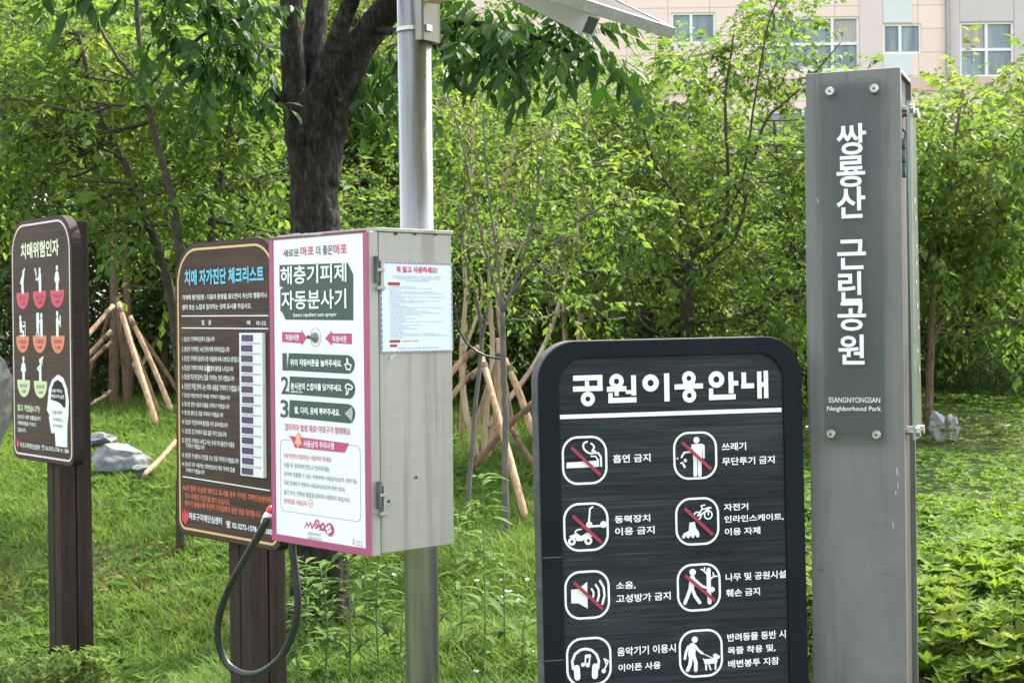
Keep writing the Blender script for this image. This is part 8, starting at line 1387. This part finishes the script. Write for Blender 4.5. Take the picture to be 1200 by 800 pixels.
# panel
C0 = at(787, 46, 4.0); ex = np.array([-.57, -.82, 0]); ex /= np.linalg.norm(ex); eh = np.array([-.82, .57, 0]); eh /= np.linalg.norm(eh)
tau = math.radians(29); ey = eh*math.cos(tau)+np.array([0, 0, math.sin(tau)]); en = np.cross(ex, ey); en = en if en[2] > 0 else -en
PLx, PLy, PT = .78, .62, .030
arm = MB(); az = at(520, 3, 4.05)[2]
pcn = C0+ex*PLx/2+ey*PLy/2
a0 = np.array([pc[0], pc[1], az+.028])+dpl*(pr+.01); a1 = np.array([pcn[0], pcn[1], az+.05])
sp_ = Face(tuple(C0), 0, 0); sp_.u = ex; sp_.v = -ey; sp_.n = en
solar = empty('solar_panel', tuple(pcn-en*.03), 0, 'grey framed solar panel tilted down to the right at the top of the steel pole', 'solar panel')
mb = MB(); fwid = .028
mb.ring(sp_, [(0, 0), (PLx, 0), (PLx, PLy), (0, PLy)], [(fwid*.4, fwid*.4), (PLx-fwid*.4, fwid*.4), (PLx-fwid*.4, PLy-fwid*.4), (fwid*.4, PLy-fwid*.4)], 0, PT); mb.build('frame', M['panel_alu'], solar, bevel=.0015)
mb = MB(); mb.prism(sp_, [(fwid*.4, fwid*.4), (PLx-fwid*.4, fwid*.4), (PLx-fwid*.4, PLy-fwid*.4), (fwid*.4, PLy-fwid*.4)], PT-.009, PT-.003); mb.build('glass', M['solar_glass'], solar)
mb = MB(); mb.prism(sp_, [(fwid*.4, fwid*.4), (PLx-fwid*.4, fwid*.4), (PLx-fwid*.4, PLy-fwid*.4), (fwid*.4, PLy-fwid*.4)], PT-.014, PT-.010); mb.build('back_sheet', M['poster'], solar)
mb = MB(); tx0 = .36
for s_a, s_b, d_a, d_b in ((tx0, tx0+.004, -.05, -.001), (tx0+.05, tx0+.054, -.05, -.001), (tx0+.004, tx0+.05, -.05, -.046), (tx0+.004, tx0+.05, -.005, -.001)):
    mb.prism(sp_, [(s_a, -.005), (s_b, -.005), (s_b, PLy+.05), (s_a, PLy+.05)], d_a, d_b)
st_ = mb.build('support_rail', M['beige_steel'], solar)
mb = MB(); mb.prism(sp_, [(tx0+.003, -.003), (tx0+.051, -.003), (tx0+.051, .012), (tx0+.003, .012)], -.047, -.004); mb.build('rail_dark_end', M['black_rubber'], st_)  # black block filling the lower end of the hollow rail
mb = MB(); dd = a1-a0; L_ = np.linalg.norm(dd); dd /= L_; sd = np.cross(dd, (0, 0, 1)); sd /= np.linalg.norm(sd); vd = np.cross(sd, dd)
mb.box((a0+a1)/2, dd*L_/2, sd*.025, vd*.025); mb.build('support_arm', M['pink_steel'], solar, bevel=.002)

# ---- park rules board
fp = Face((.0616, 3.9219, 1.4755), -13.06, .49, .47)
PW, PH = .7256, 1.26
cpb = fp.P(PW/2, PH, -.03); zpb = float(gz(cpb[0], cpb[1]))
park = empty('rules_board', (cpb[0], cpb[1], zpb), -fp.yaw, 'slate coloured park rules board with a thick dark rounded frame and white pictograms', 'sign board')
R_ = .105; fwp = .056
mb = MB(); o_ = rrect(0, 0, PW, PH, (R_, R_, .03, .03), 12); i_ = rrect(fwp, fwp*.82, PW-fwp, PH-fwp, (R_-.035, R_-.035, .01, .01), 12)
mb.prism(fp, o_, -.066, -.004, 0); mb.ring(fp, rrect(.002, .002, PW-.002, PH-.002, (R_-.002, R_-.002, .028, .028), 12), i_, -.004, .006, 1)
mb.build('frame', [M['slate_edge'], M['navy_frame']], park, bevel=.003)
mb = MB(); mb.prism(fp, rrect(fwp-.004, fwp*.82-.004, PW-fwp+.004, PH-fwp+.004, (R_-.031, R_-.031, .012, .012), 10), -.0039, 0); mb.build('board', M['slate_board'], park)
mb = MB()
for sd_ in (.17, PW-.17): mb.box(fp.P(sd_, PH+.2, -.035), fp.u*.03, fp.n*.025, fp.v*.32)
mb.build('foot_post', M['navy_frame'], park, bevel=.003)
mb = MB()
for py in (652.5, 773): s_, t_ = fp.hit(645, py); mb.fill_st(fp, [(.003, t_-.0012), (fwp-.004, t_-.0012), (fwp-.004, t_+.0012), (.003, t_+.0012)], .0066)
mb.build('frame_seam', M['slate_edge'], park)
A, B, Cc, Dq = Q(640, 490, 5), Q(640, 640, 5), Q(780, 490, 5), Q(780, 640, 5); Tq = Q(620, 390, 1200/330)
KT = 3.95/1800*330/1200
def tbar(*pts, wd=22): mb.stroke(fp, [Tq(*q_) for q_ in pts], wd*KT, round_=False)
def tring(x, y, ro, ri): mb.ringdisc(fp, fp.hit(*Tq(x, y)), (ro+ri)/2*KT, (ro-ri)*KT)
mb = MB()
tbar((187, 193), (312, 189)); tbar((301, 199), (302, 240)); tbar((246, 204), (247, 232), wd=18); tbar((187, 239), (313, 235)); tring(250, 281, 31, 11)
tring(372, 206, 32, 12); tbar((331, 240), (414, 237)); tbar((372, 248), (373, 268), wd=18); tbar((444, 180), (446, 266), wd=21); tbar((412, 252), (436, 251), wd=16); tbar((346, 256), (347, 280), wd=19); tbar((337, 288), (457, 284))
tring(517, 213, 37, 14); tbar((585, 172), (587, 291), wd=23)
tring(680, 193, 31, 11); tbar((619, 230), (740, 225)); tbar((662, 212), (663, 222), wd=15); tbar((698, 211), (698, 221), wd=15); tring(682, 266, 31, 11)
tring(797, 198, 36, 14); tbar((858, 166), (860, 256), wd=22); tbar((868, 214), (890, 213), wd=20); tbar((774, 236), (775, 266), wd=19); tbar((765, 275), (879, 271))
tbar((913, 168), (914, 214), wd=21); tbar((903, 226), (957, 224)); tbar((979, 164), (981, 279), wd=20); tbar((1007, 161), (1009, 277), wd=20); tbar((988, 220), (1000, 219), wd=20)
mb.build('title_lettering', M['white_print'], park)
mb = MB(); mb.stroke(fp, [Tq(131, 358), Tq(1075, 327)], .0108, round_=False); mb.build('title_rule', M['white_print'], park)
rt = [('흡연 금지', A, (390, 213), (390, 262), (610, 205)), ('동력장치', A, (400, 570), (400, 614), (608, 560)), ('이용 금지', A, (402, 640), (402, 686), (634, 628)), ('소음,', B, (408, 208), (408, 254), (522, 203)), ('고성방가 금지', B, (410, 282), (410, 330), (728, 262)), ('음악기기 이용시', B, (415, 590), (415, 642), (758, 567)), ('이어폰 사용', B, (422, 688), (422, 732), (670, 665)),
      ('쓰레기', Cc, (328, 143), (328, 190), (470, 137)), ('무단투기 금지', Cc, (330, 230), (330, 276), (637, 220)), ('자전거', Cc, (340, 500), (340, 542), (482, 494)), ('인라인스케이트,', Cc, (343, 570), (343, 613), (690, 555)), ('이용 자제', Cc, (345, 643), (345, 686), (553, 632)), ('나무 및 공원시설', Dq, (350, 158), (350, 204), (703, 140)), ('훼손 금지', Dq, (353, 250), (353, 295), (551, 235)),
      ('반려동물 동반 시', Dq, (360, 510), (360, 557), (702, 487)), ('목줄 착용 및,', Dq, (362, 588), (362, 634), (642, 568)), ('배변봉투 지참', Dq, (365, 665), (365, 710), (663, 642))]
for tx, q, TL, BL, TR in rt: mb = MB(); mb.text(fp, tx, q(*TL), q(*BL), q(*TR), .020); mb.build('rule_lettering', M['white_print'], park)
PX = 3.95/1800/5      # one crop pixel on the board, in metres
def icon(q, cpx, draw, bar=None):
    s_, t_ = fp.hit(*q(*cpx)); h = .0605
    m2 = MB(); m2.ring(fp, rrect(s_-h, t_-h*1.03, s_+h, t_+h*1.03, .042, 8), rrect(s_-h+.0055, t_-h*1.03+.0055, s_+h-.0055, t_+h*1.03-.0055, .0365, 8), .0002, .0016)
    root_ = m2.build('pictogram', M['white_print'], park)
    m2 = MB(); draw(m2, q); m2.build('symbol', M['white_print'], root_)
    if bar: m2 = MB(); m2.stroke(fp, [q(*bar[0]), q(*bar[1])], 19*PX*1.0, .012, round_=False); m2.build('prohibition_bar', M['red_print'], root_)
def ST(m2, q, pts, wd): m2.stroke(fp, [q(*p) for p in pts], wd*PX)
def FI(m2, q, pts): m2.fill(fp, [q(*p) for p in pts])
def DI(m2, q, c, r): m2.disc_st(fp, fp.hit(*q(*c)), r*PX)
def RG(m2, q, c, r, wd): m2.ringdisc(fp, fp.hit(*q(*c)), r*PX, wd*PX)
def i1(m, q):
    FI(m, q, [(119, 259), (296, 247), (297, 284), (119, 292)]); ST(m, q, [(305, 240), (306, 280)], 7); ST(m, q, [(322, 278), (320, 225), (305, 203), (285, 200), (262, 206), (240, 198), (222, 182), (215, 162), (220, 145), (238, 136)], 11)
    ST(m, q, [(262, 146), (276, 158), (280, 172), (268, 190), (285, 192)], 10); ST(m, q, [(300, 278), (298, 236), (286, 220), (262, 222)], 8)
def i2(m, q):
    ST(m, q, [(272, 518), (256, 528), (250, 605)], 10); ST(m, q, [(245, 612), (258, 632), (318, 628)], 12); DI(m, q, (252, 622), 19); DI(m, q, (335, 620), 20)
    RG(m, q, (150, 720), 16, 14); RG(m, q, (246, 715), 17, 15); FI(m, q, [(132, 692), (150, 682), (180, 672), (205, 688), (238, 668), (262, 672), (270, 692), (246, 694), (226, 700), (214, 716), (180, 718), (170, 700), (150, 698)]); ST(m, q, [(180, 682), (168, 665), (180, 652), (205, 648)], 8)
def i3(m, q):
    FI(m, q, [(146, 252), (190, 248), (190, 332), (147, 332)]); FI(m, q, [(188, 249), (240, 206), (243, 362), (188, 331)]); ST(m, q, [(266, 248), (277, 268), (276, 290), (270, 308)], 11); ST(m, q, [(290, 224), (306, 250), (309, 285), (300, 316)], 12); ST(m, q, [(314, 200), (336, 238), (341, 285), (328, 335)], 13)
def i4(m, q):
    ST(m, q, [(158, 715), (152, 672), (168, 630), (198, 605), (230, 598), (265, 605), (294, 630), (308, 668), (303, 712)], 15); ST(m, q, [(178, 710), (182, 765)], 36); ST(m, q, [(286, 700), (284, 756)], 36)
    ST(m, q, [(214, 690), (228, 682), (230, 637), (256, 633), (250, 686)], 9); DI(m, q, (214, 690), 12); DI(m, q, (242, 692), 13); ST(m, q, [(230, 645), (255, 641)], 13); ST(m, q, [(338, 722), (352, 690), (338, 655), (362, 668), (352, 692)], 8); DI(m, q, (335, 726), 13)
def i5(m, q):
    DI(m, q, (180, 127), 19); FI(m, q, [(152, 152), (212, 148), (226, 158), (226, 175), (212, 178), (211, 240), (160, 240), (160, 172), (150, 168)]); ST(m, q, [(221, 160), (222, 228)], 13); ST(m, q, [(173, 235), (173, 330)], 23); ST(m, q, [(199, 235), (199, 330)], 23); ST(m, q, [(156, 162), (148, 195), (108, 200), (92, 228)], 11)
    DI(m, q, (114, 246), 10); ST(m, q, [(88, 262), (97, 258)], 9); ST(m, q, [(102, 268), (110, 284)], 13); DI(m, q, (68, 234), 5)
def i6(m, q):
    RG(m, q, (186, 570), 22, 8); RG(m, q, (249, 564), 24, 8); ST(m, q, [(186, 570), (214, 530), (250, 528), (205, 565), (186, 570)], 8); ST(m, q, [(250, 528), (249, 564)], 7); ST(m, q, [(214, 532), (207, 512), (228, 506)], 8); ST(m, q, [(240, 524), (264, 522)], 9)
    FI(m, q, [(138, 610), (170, 604), (176, 640), (192, 662), (196, 682), (100, 690), (102, 674), (134, 658)]); [DI(m, q, (x, 693-(x-100)*.08), 10) for x in (104, 131, 158, 186)]
def i7(m, q):
    DI(m, q, (158, 150), 20); ST(m, q, [(156, 184), (150, 240)], 34); ST(m, q, [(166, 190), (212, 230), (235, 240)], 15); ST(m, q, [(146, 240), (128, 290), (112, 330)], 21); ST(m, q, [(152, 240), (172, 290), (198, 326)], 21)
    ST(m, q, [(250, 135), (252, 250), (256, 325)], 26); ST(m, q, [(248, 170), (222, 140), (206, 132)], 9); ST(m, q, [(224, 142), (226, 122)], 8); ST(m, q, [(258, 190), (282, 172), (298, 172)], 9); ST(m, q, [(280, 172), (276, 152)], 8); ST(m, q, [(235, 240), (280, 252)], 12); DI(m, q, (270, 250), 16)
def i8(m, q):
    DI(m, q, (170, 544), 19); ST(m, q, [(156, 585), (152, 635)], 44); ST(m, q, [(172, 580), (192, 608), (214, 624)], 15); ST(m, q, [(132, 585), (118, 620), (112, 655)], 16); ST(m, q, [(148, 640), (142, 690), (128, 722)], 22); ST(m, q, [(164, 640), (176, 680), (175, 722)], 22)
    ST(m, q, [(214, 624), (282, 655)], 5); ST(m, q, [(236, 672), (288, 668)], 30); FI(m, q, [(274, 632), (290, 624), (318, 640), (310, 656), (284, 658)]); ST(m, q, [(234, 684), (236, 718)], 11); ST(m, q, [(252, 690), (262, 718)], 9); ST(m, q, [(290, 680), (290, 714)], 11); ST(m, q, [(228, 668), (220, 656)], 8)
icon(A, (225, 245), i1, ((140, 168), (312, 330))); icon(A, (233, 635), i2, ((148, 566), (318, 724))); icon(B, (240, 282), i3, ((155, 205), (325, 362))); icon(B, (250, 672), i4)
icon(Cc, (173, 217), i5, ((88, 138), (258, 296))); icon(Cc, (185, 602), i6, ((103, 524), (268, 678))); icon(Dq, (194, 238), i7, ((105, 165), (280, 312))); icon(Dq, (206, 624), i8)
mb = MB()
for x, y, x2, y2 in ((180, 25, 195, 40), (205, 22, 215, 38), (235, 24, 262, 32), (285, 38, 330, 30), (345, 35, 352, 46), (372, 30, 385, 34)): mb.stroke(fp, [Dq(x, y), Dq(x2, y2)], .0028, .0006)
mb.build('faint_scrawl', M['navy_frame'], park)

# ---- steel park name pillar
fq = Face((.8009, 4.1486, 2.1862), 21.56, .05)
QW, QD = .25, .235
cq = fq.P(QW/2, 0, -QD/2); zq = float(gz(cq[0], cq[1])); QH = 2.1862-zq
pil = empty('park_pillar', (cq[0], cq[1], zq), -fq.yaw, 'tall weathered grey steel pillar with the white vertical park name behind a clear plate', 'pillar')
def qslab(mb, s0, s1, t0, t1, d0, d1, mi=0): mb.prism(fq, [(s0, t0), (s1, t0), (s1, t1), (s0, t1)], d0, d1, mi)
mb = MB(); qslab(mb, 0, QW, 0, QH+.1, -.018, 0); mb.build('front_panel', M['pillar_steel'], pil, bevel=.003)
mb = MB(); qslab(mb, 0, QW, 0, QH+.1, -QD, -QD+.010); mb.build('back_panel', M['pillar_steel'], pil, bevel=.002)
mb = MB(); qslab(mb, .012, QW-.012, .012, QH+.1, -QD+.010, -.018); mb.build('core', M['dark_recess'], pil)
mb = MB(); qslab(mb, .001, QW-.001, .0005, .011, -QD+.0105, -.0185); mb.build('top_cap', M['pillar_steel'], pil)
h1, h2 = Q(930, 60, 800/240), Q(930, 280, 800/260)
s0, t0 = fq.hit(*h1(103, 125)); s1 = fq.hit(*h1(345, 120))[0]; t1 = fq.hit(*h2(113, 733))[1]
tin = fq.hit(*h2(113, 690))[1]
mb = MB(); qslab(mb, s0+.004, s1-.004, t0+.006, t1-.02, .0005, .002); mb.build('name_panel', M['pillar_inner'], pil)
pl_d = .022
def plate(fc, s0, s1, t0, t1, d, name='clear_plate'):
    m2 = MB(); m2.prism(fc, [(s0, t0), (s1, t0), (s1, t1), (s0, t1)], d, d+.008); return m2.build(name, M['acrylic'], pil, bevel=.0008)
sp0, tp0 = fq.hit(*h1(106, 122), pl_d); sp1 = fq.hit(*h1(346, 118), pl_d)[0]; tp1 = fq.hit(*h2(113, 738), pl_d)[1]
cp_ = plate(fq, sp0, sp1, tp0, tp1, pl_d)
def bolt(fc, px, py, d0, d1, r=.0125):
    s_, t_ = fc.hit(px, py, d1); m2 = MB(); P0 = fc.P(s_, t_, d0); P1 = fc.P(s_, t_, d1-.003); P2 = fc.P(s_, t_, d1)
    m2.tube([P0, P0+(P1-P0)*.6], r*.72, 16); m2.tube([P0+(P1-P0)*.6, P1, P2], [r, r, r*.8], 20)
    bo = m2.build('standoff_bolt', M['bolt_steel'], pil, smooth=False); 
    m2 = MB(); m2.disc_st(fc, (s_, t_), r*.28, d=d1+.0008, n=6); m2.build('bolt_socket', M['dark_recess'], bo)
for px, py in (h1(140, 157), h1(313, 146), h2(133, 703), h2(297, 706)): bolt(fq, px, py, 0, pl_d+.016)
mb = MB(); LD = pl_d+.0086
def vchar(ch, q, TL, BR, wt=.02):
    a_ = fq.hit(*q(*TL), LD); b_ = fq.hit(*q(*BR), LD); mb.text_st(fq, ch, a_[0], a_[1], b_[0], b_[1], wt, LD)
vchar('쌍', h1, (167, 287), (284, 402)); vchar('룡', h1, (167, 412), (280, 528)); vchar('산', h1, (167, 532), (281, 650))
vchar('근', h2, (157, 4), (262, 108)); vchar('린', h2, (160, 118), (247, 228)); vchar('공', h2, (158, 228), (262, 330)); vchar('원', h2, (160, 345), (256, 452))
mb.build('name_lettering', M['white_print'], pil)
mb = MB(); vchar('SSANGNYONGSAN', h2, (126, 570), (312, 590), 0); vchar('Neighborhood Park', h2, (121, 602), (315, 625), .004); mb.build('english_lettering', M['white_print'], pil)
for pts in ([(957.5, 233), (958.3, 236), (959.2, 238)], [(1051, 548), (1051.5, 556)], [(1052, 566), (1052.3, 571)], [(1049.5, 575), (1050, 579)], [(1046, 612), (1047.2, 618)]):
    mb = MB(); mb.stroke(fq, pts, .0028, .0006); mb.build('scratch', M['light_grey'], pil)
for (x, y, rx, ry) in ((962, 667, .010, .006), (1034, 660, .006, .003), (1040, 672, .014, .003)):
    mb = MB(); c_ = fq.hit(x, y); mb.fill_st(fq, [(c_[0]+rx*math.cos(q)*(1+.25*math.sin(3*q+x)), c_[1]+ry*math.sin(q)*(1+.3*math.cos(2*q+y))) for q in [i*.3927 for i in range(16)]], .0003); mb.build('dark_smudge', M['pillar_inner'], pil)
# side plates on stand-offs, the right one has worked loose
def sideplate(sign_, tilt):
    yw = 21.56-90 if sign_ > 0 else 21.56+90
    O = fq.P(QW if sign_ > 0 else 0, 0, 0 if sign_ > 0 else -QD); f_ = Face(tuple(O), yw, 0)
    off = .011 if sign_ > 0 else .003; m2 = MB(); P4 = []
    ta, tb2 = .085, .985
    sa_, sb_ = (.030, .165) if sign_ > 0 else (.07, .20)
    for dd_ in (0, .008):
        for (s_, t_) in ((sa_, ta), (sb_, ta), (sb_, tb2), (sa_, tb2)): P4.append(f_.P(s_, t_, off+dd_+tilt*(t_-ta)))
    m2.add(P4, [(3, 2, 1, 0), (4, 5, 6, 7)], 0); m2.add(P4, [(0, 1, 5, 4), (1, 2, 6, 5), (2, 3, 7, 6), (3, 0, 4, 7)], 1)
    m2.build('side_plate', [M['acrylic'], M['acrylic_edge']], pil)
    for s_ in (sa_+.02, sb_-.02):
        for t_ in (ta+.02, tb2-.02):
            m3 = MB(); e = off+tilt*(t_-ta); m3.tube([f_.P(s_, t_, -.012), f_.P(s_, t_, e)], .009, 14); m3.tube([f_.P(s_, t_, e+.0085), f_.P(s_, t_, e+.017)], .0125, 16); m3.build('standoff_bolt', M['bolt_steel'], pil)
    if sign_ > 0:
        m3 = MB()
        for k_, (t_, r_) in enumerate(((.20, .016), (.235, .018), (.272, .018))): m3.tube([f_.P(.03, t_, -.012), f_.P(.03, t_, .008)], r_, 14)
        m3.tube([f_.P(.05, .15, -.01), f_.P(.03, .17, .009), f_.P(.03, .19, .006)], .004, 8); m3.build('cable_gland', M['slate_edge'], pil)
        m3 = MB()
        for k_ in range(9):
            t_ = .32+k_*.06+random.random()*.03; m3.box(f_.P(.09+random.random()*.05, t_, off+.0095+tilt*(t_-ta)), f_.u*.006, f_.v*(.004+random.random()*.004), f_.n*.0004)
        m3.build('side_lettering', M['light_grey'], pil)
sideplate(1, .008); sideplate(-1, 0)
